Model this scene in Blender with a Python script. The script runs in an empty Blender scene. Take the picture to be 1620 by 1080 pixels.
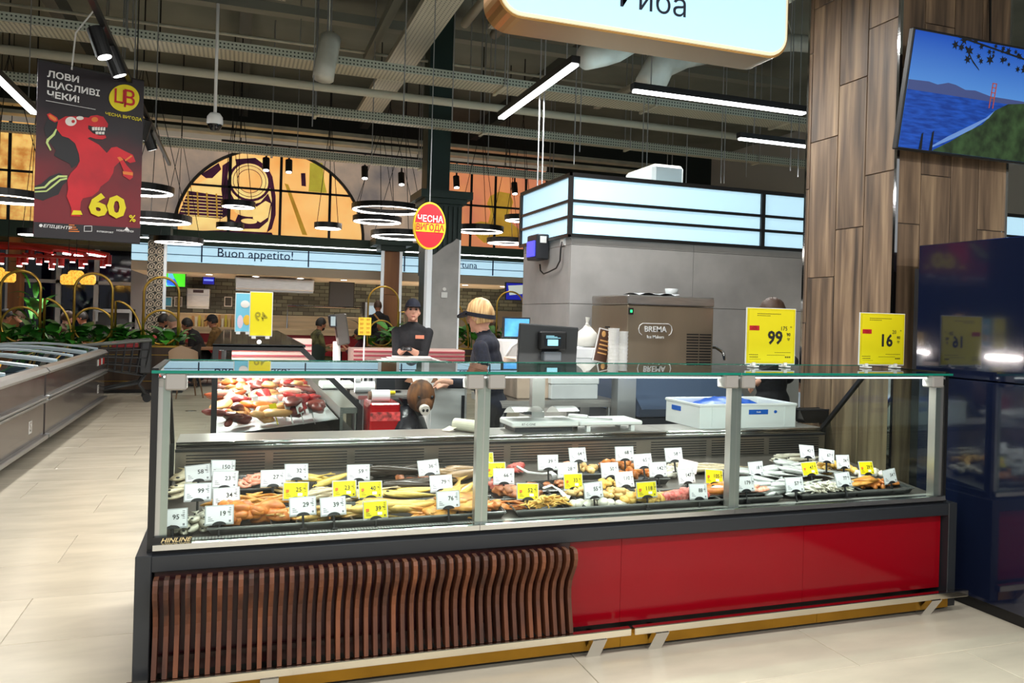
import bpy, bmesh, math, random
import numpy as np
from mathutils import Vector, Matrix, Euler
R = math.radians
ORD = 'first second third fourth fifth sixth seventh eighth ninth tenth eleventh twelfth thirteenth fourteenth fifteenth sixteenth seventeenth eighteenth nineteenth twentieth twenty-first twenty-second twenty-third twenty-fourth twenty-fifth'.split()
V = Vector
random.seed(7)
SC = bpy.context.scene
COL = SC.collection
# ------------------------------------------------------------------ camera
F, PX, PY, ROLL, YAW, CAMZ = 1252.0, 810.0, 502.0, R(1.6), R(19.1), 1.5
fw = V((math.sin(YAW), math.cos(YAW), 0)); rt = V((math.cos(YAW), -math.sin(YAW), 0)); up = V((0, 0, 1))
cxa = rt*math.cos(ROLL) + up*math.sin(ROLL); cya = up*math.cos(ROLL) - rt*math.sin(ROLL)
cam = bpy.data.objects.new('camera', bpy.data.cameras.new('camera')); COL.objects.link(cam)
m = Matrix((cxa, cya, -fw)).transposed().to_4x4(); m.translation = V((0, 0, CAMZ)); cam.matrix_world = m
cam.data.sensor_width = 36; cam.data.lens = 36*F/1620; cam.data.shift_y = -(540-PY)/1620
cam.data.clip_start = .05; cam.data.clip_end = 200
SC.camera = cam
# ------------------------------------------------------------------ world, exposure
SC.view_settings.view_transform = 'Standard'; SC.view_settings.look = 'None'
SC.view_settings.exposure = 0.0; SC.view_settings.gamma = 1; SC.view_settings.use_curve_mapping = False
w = bpy.data.worlds.new('world'); SC.world = w; w.use_nodes = True
w.node_tree.nodes['Background'].inputs[0].default_value = (.93, .97, 1, 1)
w.node_tree.nodes['Background'].inputs[1].default_value = .36
SC.cycles.use_denoising = True; SC.cycles.use_adaptive_sampling = True; SC.cycles.adaptive_threshold = .02
SC.cycles.max_bounces = 8; SC.cycles.diffuse_bounces = 3; SC.cycles.glossy_bounces = 3
SC.cycles.transmission_bounces = 4; SC.cycles.transparent_max_bounces = 24
SC.cycles.sample_clamp_indirect = 4; SC.cycles.caustics_reflective = False; SC.cycles.caustics_refractive = False

def ray(x, y): return cxa*(x-PX) - cya*(y-PY) + fw*F
def P(x, y, X=None, Y=None, Z=None):          # a point of the photograph at a known distance or height
    d = ray(x, y)
    t = X/d.x if X is not None else Y/d.y if Y is not None else (Z-CAMZ)/d.z
    return V((d.x*t, d.y*t, CAMZ+d.z*t))
def pxm(p): return F/(V((p[0], p[1], 0)).dot(fw))   # pixels per metre at a place
# ------------------------------------------------------------------ materials
def lin(c):
    o = []
    for v in c[:3]:
        v /= 255.
        o.append(v/12.92 if v <= .04045 else ((v+.055)/1.055)**2.4)
    return (*o, 1)
MATS = {}
def mat(name, rgb=(128,128,128), rough=.5, metal=0, emit=0, ecol=None, var=0, scale=8, stretch=(1,1,1), bump=0, rgb2=None, coat=0, rand=0, spec=.5, trans=0, detail=4):
    if name in MATS: return MATS[name]
    mt = bpy.data.materials.new(name); mt.use_nodes = True; MATS[name] = mt
    nt = mt.node_tree; b = nt.nodes['Principled BSDF']
    b.inputs['Base Color'].default_value = lin(rgb); b.inputs['Roughness'].default_value = rough; b.inputs['Metallic'].default_value = metal
    b.inputs['Coat Weight'].default_value = coat; b.inputs['Coat Roughness'].default_value = .05
    b.inputs['Specular IOR Level'].default_value = spec
    if emit:
        b.inputs['Emission Color'].default_value = lin(ecol or rgb); b.inputs['Emission Strength'].default_value = emit
    src = None
    if var or bump or rgb2:
        tc = nt.nodes.new('ShaderNodeTexCoord'); mp = nt.nodes.new('ShaderNodeMapping'); nz = nt.nodes.new('ShaderNodeTexNoise')
        mp.inputs['Scale'].default_value = stretch; nz.inputs['Scale'].default_value = scale; nz.inputs['Detail'].default_value = detail
        nt.links.new(tc.outputs['Object'], mp.inputs[0]); nt.links.new(mp.outputs[0], nz.inputs[0])
        if rand:
            oi = nt.nodes.new('ShaderNodeObjectInfo'); mu = nt.nodes.new('ShaderNodeMath'); mu.operation = 'MULTIPLY'; mu.inputs[1].default_value = 37
            nt.links.new(oi.outputs['Random'], mu.inputs[0]); nz.noise_dimensions = '4D'; nt.links.new(mu.outputs[0], nz.inputs['W'])
        cr = nt.nodes.new('ShaderNodeValToRGB'); cr.color_ramp.elements[0].position = .34; cr.color_ramp.elements[1].position = .66
        c1 = rgb2 or tuple(v*(1-var) for v in rgb); c2 = rgb if rgb2 else tuple(min(255, v*(1+var*.6)) for v in rgb)
        cr.color_ramp.elements[0].color = lin(c1); cr.color_ramp.elements[1].color = lin(c2)
        nt.links.new(nz.outputs[0], cr.inputs[0]); src = cr.outputs[0]
        if bump:
            bp = nt.nodes.new('ShaderNodeBump'); bp.inputs['Strength'].default_value = bump; bp.inputs['Distance'].default_value = .01
            nt.links.new(nz.outputs[0], bp.inputs['Height']); nt.links.new(bp.outputs[0], b.inputs['Normal'])
    if rand:
        oi = nt.nodes.new('ShaderNodeObjectInfo'); hs = nt.nodes.new('ShaderNodeHueSaturation'); mr = nt.nodes.new('ShaderNodeMapRange')
        mr.inputs[3].default_value = 1-rand; mr.inputs[4].default_value = 1+rand
        nt.links.new(oi.outputs['Random'], mr.inputs[0]); nt.links.new(mr.outputs[0], hs.inputs['Value'])
        if src: nt.links.new(src, hs.inputs['Color'])
        else: hs.inputs['Color'].default_value = lin(rgb)
        src = hs.outputs[0]
    if src:
        nt.links.new(src, b.inputs['Base Color'])
        if emit and not ecol: nt.links.new(src, b.inputs['Emission Color'])
    return mt
def glass(name, tint=(245,250,248), refl=1.0, base=.014):
    if name in MATS: return MATS[name]
    mt = bpy.data.materials.new(name); mt.use_nodes = True; MATS[name] = mt; nt = mt.node_tree
    nt.nodes.remove(nt.nodes['Principled BSDF']); out = nt.nodes['Material Output']
    tr = nt.nodes.new('ShaderNodeBsdfTransparent'); tr.inputs[0].default_value = lin(tint)
    gl = nt.nodes.new('ShaderNodeBsdfGlossy'); gl.inputs['Roughness'].default_value = .01
    lw = nt.nodes.new('ShaderNodeLayerWeight'); lw.inputs[0].default_value = .5
    pw = nt.nodes.new('ShaderNodeMath'); pw.operation = 'POWER'; pw.inputs[1].default_value = 4.0
    ma = nt.nodes.new('ShaderNodeMath'); ma.operation = 'MULTIPLY_ADD'; ma.inputs[1].default_value = refl*.9; ma.inputs[2].default_value = base; ma.use_clamp = True
    mx = nt.nodes.new('ShaderNodeMixShader')
    nt.links.new(lw.outputs['Facing'], pw.inputs[0]); nt.links.new(pw.outputs[0], ma.inputs[0]); nt.links.new(ma.outputs[0], mx.inputs[0])
    nt.links.new(tr.outputs[0], mx.inputs[1]); nt.links.new(gl.outputs[0], mx.inputs[2]); nt.links.new(mx.outputs[0], out.inputs[0])
    return mt
def node_mat(name, rough=.5, metal=0):
    mt = bpy.data.materials.new(name); mt.use_nodes = True; MATS[name] = mt
    b = mt.node_tree.nodes['Principled BSDF']; b.inputs['Roughness'].default_value = rough; b.inputs['Metallic'].default_value = metal
    return mt, mt.node_tree, b
def perf_mat(name, rgb, hole, sx=.04, r=.22, axis=(0,2), metal=.4, rough=.45):
    """perforated sheet: rows of round dark holes"""
    mt, nt, b = node_mat(name, rough, metal)
    tc = nt.nodes.new('ShaderNodeTexCoord'); sp = nt.nodes.new('ShaderNodeSeparateXYZ'); nt.links.new(tc.outputs['Object'], sp.inputs[0])
    sq = []
    for k in axis:
        a = nt.nodes.new('ShaderNodeMath'); a.operation = 'DIVIDE'; a.inputs[1].default_value = sx; nt.links.new(sp.outputs[k], a.inputs[0])
        f = nt.nodes.new('ShaderNodeMath'); f.operation = 'FRACT'; nt.links.new(a.outputs[0], f.inputs[0])
        s = nt.nodes.new('ShaderNodeMath'); s.operation = 'SUBTRACT'; s.inputs[1].default_value = .5; nt.links.new(f.outputs[0], s.inputs[0])
        p = nt.nodes.new('ShaderNodeMath'); p.operation = 'POWER'; p.inputs[1].default_value = 2; nt.links.new(s.outputs[0], p.inputs[0]); sq.append(p)
    ad = nt.nodes.new('ShaderNodeMath'); nt.links.new(sq[0].outputs[0], ad.inputs[0]); nt.links.new(sq[1].outputs[0], ad.inputs[1])
    lt = nt.nodes.new('ShaderNodeMath'); lt.operation = 'LESS_THAN'; lt.inputs[1].default_value = r*r; nt.links.new(ad.outputs[0], lt.inputs[0])
    mx = nt.nodes.new('ShaderNodeMix'); mx.data_type = 'RGBA'; mx.inputs[6].default_value = lin(rgb); mx.inputs[7].default_value = lin(hole)
    nt.links.new(lt.outputs[0], mx.inputs[0]); nt.links.new(mx.outputs[2], b.inputs['Base Color'])
    return mt
def brick_mat(name, c1, c2, mortar, sc=1, rough=.7, rot=None, bw=.2, bh=.065, ms=.006, bump=.4):
    mt, nt, b = node_mat(name, rough)
    tc = nt.nodes.new('ShaderNodeTexCoord'); mp = nt.nodes.new('ShaderNodeMapping')
    if rot: mp.inputs['Rotation'].default_value = rot
    br = nt.nodes.new('ShaderNodeTexBrick'); br.inputs['Color1'].default_value = lin(c1); br.inputs['Color2'].default_value = lin(c2); br.inputs['Mortar'].default_value = lin(mortar)
    br.inputs['Scale'].default_value = sc; br.inputs['Brick Width'].default_value = bw; br.inputs['Row Height'].default_value = bh; br.inputs['Mortar Size'].default_value = ms
    nt.links.new(tc.outputs['Object'], mp.inputs[0]); nt.links.new(mp.outputs[0], br.inputs[0]); nt.links.new(br.outputs[0], b.inputs['Base Color'])
    bp = nt.nodes.new('ShaderNodeBump'); bp.inputs['Strength'].default_value = bump; bp.inputs['Distance'].default_value = .01; bp.invert = True
    nt.links.new(br.outputs[1], bp.inputs['Height']); nt.links.new(bp.outputs[0], b.inputs['Normal'])
    return mt
def wood_mat(name, c1, c2, c3, axis=2, rough=.45, sc=6, rand=True, coat=0, st=.06):
    """long-grained wood along one local axis, each board its own cut"""
    mt, nt, b = node_mat(name, rough); b.inputs['Coat Weight'].default_value = coat
    tc = nt.nodes.new('ShaderNodeTexCoord'); mp = nt.nodes.new('ShaderNodeMapping'); s = [1,1,1]; s[axis] = st; mp.inputs['Scale'].default_value = s
    nz = nt.nodes.new('ShaderNodeTexNoise'); nz.noise_dimensions = '4D'; nz.inputs['Scale'].default_value = sc; nz.inputs['Detail'].default_value = 6; nz.inputs['Distortion'].default_value = .6
    oi = nt.nodes.new('ShaderNodeObjectInfo'); mu = nt.nodes.new('ShaderNodeMath'); mu.operation = 'MULTIPLY'; mu.inputs[1].default_value = 50
    nt.links.new(oi.outputs['Random'], mu.inputs[0]); nt.links.new(mu.outputs[0], nz.inputs['W'])
    nt.links.new(tc.outputs['Object'], mp.inputs[0]); nt.links.new(mp.outputs[0], nz.inputs[0])
    cr = nt.nodes.new('ShaderNodeValToRGB'); e = cr.color_ramp.elements; e[0].position = .3; e[0].color = lin(c1); e[1].position = .72; e[1].color = lin(c3)
    q = e.new(.5); q.color = lin(c2)
    nt.links.new(nz.outputs[0], cr.inputs[0]); nt.links.new(cr.outputs[0], b.inputs['Base Color'])
    bp = nt.nodes.new('ShaderNodeBump'); bp.inputs['Strength'].default_value = .15; bp.inputs['Distance'].default_value = .003
    nt.links.new(nz.outputs[0], bp.inputs['Height']); nt.links.new(bp.outputs[0], b.inputs['Normal'])
    return mt
# ------------------------------------------------------------------ mesh builder
WL = {}
class MB:
    def __init__(s): s.v = []; s.f = []
    def add(s, vs, fs):
        o = len(s.v); s.v += [V(p) for p in vs]; s.f += [tuple(i+o for i in q) for q in fs]; return s
    def box(s, x0, x1, y0, y1, z0, z1, rot=None, c=None):
        vs = [V((x, y, z)) for x in (x0, x1) for y in (y0, y1) for z in (z0, z1)]
        if rot:
            c = V(c) if c else V(((x0+x1)/2, (y0+y1)/2, (z0+z1)/2)); vs = [c + rot @ (p-c) for p in vs]
        return s.add(vs, [(0,1,3,2),(4,6,7,5),(0,4,5,1),(2,3,7,6),(0,2,6,4),(1,5,7,3)])
    def prism(s, poly, ax, a0, a1):
        """2-D outline pushed along axis ax ('x': poly=(y,z); 'y': poly=(x,z); 'z': poly=(x,y))"""
        n = len(poly)
        def q(p, a): return {'x': (a, p[0], p[1]), 'y': (p[0], a, p[1]), 'z': (p[0], p[1], a)}[ax]
        vs = [q(p, a0) for p in poly] + [q(p, a1) for p in poly]
        return s.add(vs, [tuple(range(n-1, -1, -1)), tuple(range(n, 2*n))] + [(i, (i+1) % n, n+(i+1) % n, n+i) for i in range(n)])
    def cyl(s, p0, p1, r0, r1=None, n=12, cap=True):
        p0, p1 = V(p0), V(p1); r1 = r0 if r1 is None else r1
        d = (p1-p0).normalized(); a = d.orthogonal().normalized(); b = d.cross(a)
        vs = [p + (a*math.cos(t)+b*math.sin(t))*r for p, r in ((p0, r0), (p1, r1)) for t in [2*math.pi*i/n for i in range(n)]]
        fs = [(i, (i+1) % n, n+(i+1) % n, n+i) for i in range(n)]
        if cap: fs += [tuple(range(n-1, -1, -1)), tuple(range(n, 2*n))]
        return s.add(vs, fs)
    def tube(s, pts, r, n=8, closed=False):
        pts = [V(p) for p in pts]; N = len(pts); rings = []
        a = None
        for i, p in enumerate(pts):
            d = (pts[(i+1) % N]-pts[i-1]) if closed else (pts[min(i+1, N-1)]-pts[max(i-1, 0)])
            d = d.normalized() if d.length else V((0,0,1))
            a = d.orthogonal().normalized() if a is None else (a - d*a.dot(d)).normalized()
            b = d.cross(a); rr = r[i] if isinstance(r, (list, tuple)) else r
            rings.append([p + (a*math.cos(t)+b*math.sin(t))*rr for t in [2*math.pi*k/n for k in range(n)]])
        fs = []
        for i in range(N if closed else N-1):
            for k in range(n): fs.append((i*n+k, i*n+(k+1) % n, ((i+1) % N)*n+(k+1) % n, ((i+1) % N)*n+k))
        if not closed: fs += [tuple(range(n-1, -1, -1)), tuple(range((N-1)*n, N*n))]
        return s.add([p for q in rings for p in q], fs)
    def lathe(s, prof, c=(0,0,0), n=20, mtx=None):
        c = V(c); vs = []; fs = []; k = len(prof)
        for i in range(n):
            t = 2*math.pi*i/n
            for r, z in prof:
                p = V((r*math.cos(t), r*math.sin(t), z)); vs.append(c + (mtx @ p if mtx else p))
        for i in range(n):
            j = (i+1) % n
            for q in range(k-1): fs.append((i*k+q, j*k+q, j*k+q+1, i*k+q+1))
        return s.add(vs, fs)
    def ell(s, c, r, rot=None, n=12, m=8):
        c = V(c); r = (r, r, r) if isinstance(r, (int, float)) else r; vs = []; fs = []
        for j in range(1, m):
            ph = math.pi*j/m
            for i in range(n):
                t = 2*math.pi*i/n; p = V((r[0]*math.sin(ph)*math.cos(t), r[1]*math.sin(ph)*math.sin(t), r[2]*math.cos(ph)))
                vs.append(c + (rot @ p if rot else p))
        for z in (1, -1):
            p = V((0, 0, r[2]*z)); vs.append(c + (rot @ p if rot else p))
        T = len(vs)-2
        for j in range(m-2):
            for i in range(n): fs.append((j*n+i, (j+1)*n+i, (j+1)*n+(i+1) % n, j*n+(i+1) % n))
        for i in range(n): fs += [(T, i, (i+1) % n), (T+1, (m-2)*n+(i+1) % n, (m-2)*n+i)]
        return s.add(vs, fs)
    def capsule(s, a, b, r0, r1=None):
        r1 = r0 if r1 is None else r1
        s.cyl(a, b, r0, r1, 14); s.ell(a, r0, n=12, m=8); return s.ell(b, r1, n=12, m=8)
    def grid(s, nu, nv, fn, cu=False):
        vs = [V(fn(i/(nu-1) if not cu else i/nu, j/(nv-1))) for i in range(nu) for j in range(nv)]; fs = []
        for i in range(nu if cu else nu-1):
            for j in range(nv-1): fs.append((i*nv+j, ((i+1) % nu)*nv+j, ((i+1) % nu)*nv+j+1, i*nv+j+1))
        return s.add(vs, fs)
    def xf(s, mtx): s.v = [mtx @ p for p in s.v]; return s
    def mesh(s, name, mt=None, smooth=False, bevel=0, off=V((0,0,0))):
        me = bpy.data.meshes.new(name); me.from_pydata([p-off for p in s.v], [], s.f)
        bm = bmesh.new(); bm.from_mesh(me); bmesh.ops.recalc_face_normals(bm, faces=bm.faces)
        if bevel: bmesh.ops.bevel(bm, geom=list(bm.edges), offset=bevel, segments=1, affect='EDGES', clamp_overlap=True)
        for f in bm.faces: f.smooth = smooth
        bm.to_mesh(me); bm.free()
        if mt: me.materials.append(mt)
        return me
    def build(s, name, mt, parent=None, smooth=False, bevel=0, local=False, org=None):
        """one mesh object; without a parent its origin sits at its own base, with one the points are the world's unless local"""
        if parent is None:
            if org is None:
                xs = [p.x for p in s.v]; ys = [p.y for p in s.v]; zs = [p.z for p in s.v]
                org = V(((min(xs)+max(xs))/2, (min(ys)+max(ys))/2, min(zs)))
            org = V(org); o = bpy.data.objects.new(name, s.mesh(name, mt, smooth, bevel, org)); o.location = org; WL[o] = org
        else:
            off = V((0,0,0)) if local else WL[parent]
            o = bpy.data.objects.new(name, s.mesh(name, mt, smooth, bevel, off)); o.parent = parent; WL[o] = WL[parent]
        COL.objects.link(o); return o
def tag(o, label=None, cat=None, group=None, kind=None):
    if label: o['label'] = label
    if cat: o['category'] = cat
    if group: o['group'] = group
    if kind: o['kind'] = kind
    return o
def thing(name, loc, label, cat, group=None, rz=0):
    o = bpy.data.objects.new(name, None); COL.objects.link(o); o.location = loc; o.rotation_euler = (0, 0, rz); WL[o] = V(loc); o.empty_display_size = .1
    return tag(o, label, cat, group)
def copy_obj(o, parent=None, label=None):
    c = o.copy(); COL.objects.link(c); c.parent = parent; WL[c] = WL.get(o, V((0,0,0)))
    for ch in list(o.children): copy_obj(ch, c)
    if label: c['label'] = label
    return c
def put(name, me, parent, loc, rot=(0,0,0), scale=None):
    """another object on a shared mesh"""
    o = bpy.data.objects.new(name, me); COL.objects.link(o); o.parent = parent; o.location = loc; o.rotation_euler = rot
    if scale: o.scale = scale
    return o
TXT = {}
def text_mesh(s, size=1, bold=0, mt=None, align='CENTER', shear=0, ext=0, sx=1, res=2):
    key = (s, size, bold, mt.name if mt else '', align, shear, ext, sx)
    if key in TXT: return TXT[key]
    cu = bpy.data.curves.new('lettering', 'FONT'); cu.body = s; cu.size = size; cu.align_x = align; cu.align_y = 'CENTER'; cu.offset = bold*size; cu.shear = shear; cu.extrude = ext; cu.resolution_u = res
    ob = bpy.data.objects.new('lettering', cu); me = bpy.data.meshes.new_from_object(ob); me.name = 'lettering'
    bpy.data.objects.remove(ob); bpy.data.curves.remove(cu)
    if sx != 1: me.transform(Matrix.Diagonal((sx, 1, 1, 1)))
    me.materials.clear()
    if mt: me.materials.append(mt)
    TXT[key] = me; return me
def area(parent, loc, rot, sx, sy, power, col=(1,1,1), name='lamp_light', spread=R(180)):
    l = bpy.data.lights.new(name, 'AREA'); l.shape = 'RECTANGLE'; l.size = sx; l.size_y = sy; l.energy = power; l.color = col; l.spread = spread
    o = bpy.data.objects.new(name, l); COL.objects.link(o); o.parent = parent; o.location = loc; o.rotation_euler = rot; return o
FACE = (R(90), 0, 0)      # a flat print turned to face -Y (towards the aisle)
# ------------------------------------------------------------------ shared materials
M_black = mat('black_satin', (18,18,20), .4); M_char = mat('charcoal_coat', (35,38,43), .45); M_steel = mat('brushed_steel', (196,192,188), .28, 1, var=.08, scale=6, stretch=(1,30,30))
M_chrome = mat('chrome', (225,225,225), .08, 1); M_alu = mat('anodised_aluminium', (176,178,180), .35, .85); M_white = mat('white_plastic', (238,238,236), .4)
M_grey = mat('grey_plastic', (150,146,142), .45); M_gold = mat('brass_gold', (196,160,74), .28, .9); M_led = mat('led_diffuser', (255,255,255), .5, emit=7)
M_pane = glass('clear_glass'); M_edge = mat('glass_edge_green', (20,110,92), .1, coat=.5, emit=.12, ecol=(30,160,130))
M_concrete = mat('concrete_panel', (172,170,168), .55, var=.08, scale=2.5, rgb2=None); M_green = mat('dark_green_paint', (22,46,40), .5)
M_dgrey = mat('dark_grey_paint', (84,88,84), .7); M_tray = mat('zinc_tray', (196,192,172), .5, .3, var=.1, scale=3)
M_tape = mat('ceiling_green_grey', (122,126,116), .8, var=.12, scale=.6)
M_black_txt = mat('print_black', (28,28,26), .6); M_white_txt = mat('print_white', (245,245,245), .6); M_yel = mat('card_yellow', (238,222,8), .5); M_red_txt = mat('print_red', (196,26,34), .55)
M_screen_blue = mat('lightbox_face', (190,230,250), .4, emit=.78)
# ------------------------------------------------------------------ setting
FL = MB().box(-16, 14, -6, 27, -.05, -.006).build('floor', brick_mat('floor_tiles_far', (222,214,196), (214,206,190), (176,168,152), bw=1.2, bh=.6, ms=.004, rough=.28, bump=.1), org=(0,0,0)); tag(FL, kind='structure')
M_tile = mat('floor_tile', (220,209,188), .22, var=.05, scale=2.2, stretch=(1,3,1), rand=.03)
tile_me = MB().box(-.598, .598, -.298, .298, -.006, 0).mesh('tile', M_tile, bevel=.0015)
for j in range(21):
    for i in range(-4, 4):
        put('tile', tile_me, FL, (i*1.2+(.6 if j % 2 else 0)+.25, 2.5+.6*j, 0))
dq = P(302, 650, Z=0); t = thing('floor_drain', (dq.x, dq.y, 0), 'round chrome floor drain in the pale tiles behind the fish counter', 'drain')
MB().lathe([(.001,.001),(.075,.001),(.08,.004),(.06,.006),(.05,.003),(.001,.003)], (dq.x, dq.y, .0), 24).build('drain_ring', M_chrome, t, smooth=True); MB().cyl((dq.x, dq.y, .003), (dq.x, dq.y, .0045), .048, n=20).build('drain_grate', M_black, t)
CE = MB().box(-16, 14, -6, 27, 6.7, 6.8).build('ceiling', M_tape, org=(0,0,6.7)); tag(CE, kind='structure')
tag(MB().box(-16, 14, 21.6, 21.8, 0, 6.7).build('wall_back', mat('wall_dark_green', (30,40,38), .8)), kind='structure')
tag(MB().box(-16.2, -16, -6, 27, 0, 6.7).build('wall_left', mat('wall_dark_green', (30,40,38), .8)), kind='structure')
tag(MB().box(14, 14.2, -6, 27, 0, 6.7).build('wall_right', mat('wall_pale', (190,190,186), .8)), kind='structure')
# roof deck joists seen between the trays
def xbar(px, py, z, h, d, x0, x1, name, mt, label, cat, shape='box', group=None):
    p = P(px, py, Z=z); b = MB()
    if shape == 'pipe': b.cyl((x0, p.y, z), (x1, p.y, z), h/2, n=14)
    else: b.box(x0, x1, p.y-d/2, p.y+d/2, z, z+h)
    return tag(b.build(name, mt, smooth=shape == 'pipe'), label, cat, group), p.y
def ybar(px, py, z, w, h, y0, y1, name, mt, label, cat, shape='box'):
    p = P(px, py, Z=z); b = MB()
    if shape == 'pipe': b.cyl((p.x, y0, z), (p.x, y1, z), w/2, n=14)
    else: b.box(p.x-w/2, p.x+w/2, y0, y1, z, z+h)
    return tag(b.build(name, mt, smooth=shape == 'pipe'), label, cat), p.x
M_perf_b = perf_mat('perforated_tray_bottom', (206,200,176), (84,82,70), .05, .26, (0,1)); M_perf_s = perf_mat('perforated_tray_side', (196,202,186), (62,68,62), .045, .24, (0,2))
M_perf_y = perf_mat('perforated_tray_long', (204,198,178), (80,80,72), .05, .2, (0,1))
WIRES = []
def tray(px, py, z, w, h, x0, x1, label, full=True):
    y = P(px, py, Z=z).y; t = thing('cable_tray', ((x0+x1)/2, y, z), label, 'cable tray')
    if full: MB().box(x0, x1, y-w/2, y+w/2, z, z+.006).build('tray_bottom', M_perf_b, t)
    for s in (-1, 1): MB().box(x0, x1, y+s*w/2-.004, y+s*w/2+.004, z, z+h).build('tray_side', M_perf_s, t)
    for k in range(7):
        x = x0+(x1-x0)*(k+.5)/7
        MB().cyl((x, y-w/2-.02, z), (x, y-w/2-.02, 6.7), .009, n=6).build('threaded_rod', M_alu, t); MB().cyl((x, y+w/2+.02, z), (x, y+w/2+.02, 6.7), .009, n=6).build('threaded_rod', M_alu, t)
        MB().box(x-.02, x+.02, y-w/2-.04, y+w/2+.04, z-.03, z).build('support_strut', M_tray, t)
    return y
tray(400, 92, 4.6, .42, .10, -7, 9, 'wide perforated cable tray, nearest the camera of the ceiling trays')
xbar(400, 125, 4.5, .11, .1, -8, 9, 'sprinkler_pipe', mat('pipe_cream', (196,192,172), .5), 'thick cream pipe running across below the widest perforated cable tray', 'pipe', 'pipe')
tray(400, 172, 4.4, .16, .125, -8, 10, 'perforated steel tray just below the thick cream pipe')
tray(400, 243, 4.3, .16, .14, -9, 10, 'perforated steel tray along the top of the mural wall')
xbar(420, 62, 5.7, .05, .05, -8, 9, 'conduit_pipe', M_tray, 'thin pale conduit crossing just above the widest perforated tray', 'pipe', 'pipe')
xbar(400, 16, 6.1, .14, .14, -8, 10, 'ceiling_beam', mat('beam_grey', (132,134,122), .6), 'grey ceiling beam crossing at the top of the frame', 'beam')
xbar(450, 208, 5.3, .08, .25, -8, 10, 'cable_ladder', M_tray, 'brown cable ladder in the dark high above the dome camera', 'cable tray')
xbar(450, 222, 5.0, .07, .25, -8, 10, 'cable_ladder', M_tray, 'lower brown cable ladder in front of the mural top', 'cable tray')
xbar(600, 45, 6.3, .12, .3, -8, 10, 'ceiling_beam', mat('beam_grey', (132,134,122), .6), 'wide grey roof beam behind the round white duct', 'beam')
ybar(312, 30, 5.4, .13, .05, 5, 10.2, 'ceiling_channel', M_perf_y, 'short perforated channel running away above the dome camera pole', 'channel')
ybar(437, 40, 5.4, .15, .05, 5, 10.4, 'ceiling_channel', M_perf_y, 'perforated channel running away left of the round white duct', 'channel')
ybar(605, 50, 5.6, .12, .12, 5, 13, 'roof_joist', mat('beam_grey', (132,134,122), .6), 'slim grey roof joist right of the round white duct', 'beam')
ybar(700, 5, 5.1, .42, .08, 4, 15, 'cable_tray', M_perf_y, 'broad perforated cable tray running away towards the green column', 'cable tray')
ybar(724, 52, 5.5, .12, .1, 4, 10.5, 'conduit_pipe', mat('pipe_cream', (196,192,172), .5), 'cream pipe running away beside the broad perforated cable tray', 'pipe', 'pipe')
ybar(765, 60, 5.3, .10, .05, 4, 10, 'ceiling_channel', M_perf_y, 'narrow perforated channel left of the fish sign', 'channel')
ybar(782, 55, 5.6, .14, .1, 4, 11, 'conduit_pipe', mat('pipe_grey', (140,138,126), .5), 'grey pipe running away just left of the fish sign', 'pipe', 'pipe')
ybar(1040, 118, 5.0, .1, .06, 6, 12, 'ceiling_channel', M_perf_y, 'perforated channel running away below the fish sign', 'channel')
for i, x in enumerate((-6, -3, 0, 3, 6)):
    tag(MB().box(x-.1, x+.1, -6, 21, 6.35, 6.7).build('roof_joist', M_dgrey), f'{ORD[i]} dark roof joist counted from the left wall', 'beam', 'dark roof joists')
def duct(px, py, Y, r, label, pts):
    c = P(px, py, Y=Y)
    b = MB().tube([c+V(p) for p in pts], r, 18); b.cyl(c+V(pts[1]), (c.x, c.y, 6.7), .006, n=6)
    tag(b.build('air_duct', mat('duct_white', (206,206,194), .45, .1, var=.06, scale=3), smooth=True), label, 'air duct')
duct(518, 88, 9.6, .125, 'round white air duct elbow above the wide cable tray', [(.04,.1,.24),(.02,.05,.12),(0,0,0),(-.03,-.05,-.14),(-.05,-.08,-.30)])
duct(955, 85, 7.6, .13, 'white flexible duct hanging behind the fish sign', [(1.2,.8,2.6),(.8,.5,1.0),(.5,.3,.3),(.2,.1,.1),(0,0,0),(-.25,-.1,-.1)])
duct(1040, 100, 9.0, .2, 'round white duct elbow under the fish sign', [(.8,.2,.35),(.4,.05,.2),(.05,0,0),(-.1,0,-.3)])
duct(1215, 62, 9.4, .12, 'thin white duct between the fish sign and the wood column', [(1.6,.6,.3),(.6,.2,.1),(-.5,-.1,-.2)])
# thin hanging wires
for i, (x, y0, y1, Y) in enumerate([(246,30,205,10),(212,40,140,9),(494,0,200,9.5),(638,0,190,8.6),(588,100,260,12),(470,120,250,13),(715,60,200,10),(850,60,300,7.4),(857,60,300,7.4),(908,90,260,9),(917,70,240,9),(1015,180,300,10),(1022,180,300,10),(1085,170,300,11),(1140,175,290,10),(1145,175,290,10),(1180,185,280,11),(740,120,270,12),(772,110,255,12),(1250,100,270,9),(1262,120,280,9)]):
    a, b = P(x, y1, Y=Y), P(x, y0, Y=Y)
    tag(MB().cyl(a, (a.x, a.y, 6.7), .007, n=6).build('hanging_wire', M_alu), f'{ORD[i]} thin steel ceiling wire in the group of hanging wires', 'wire', 'thin ceiling wires')
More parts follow.
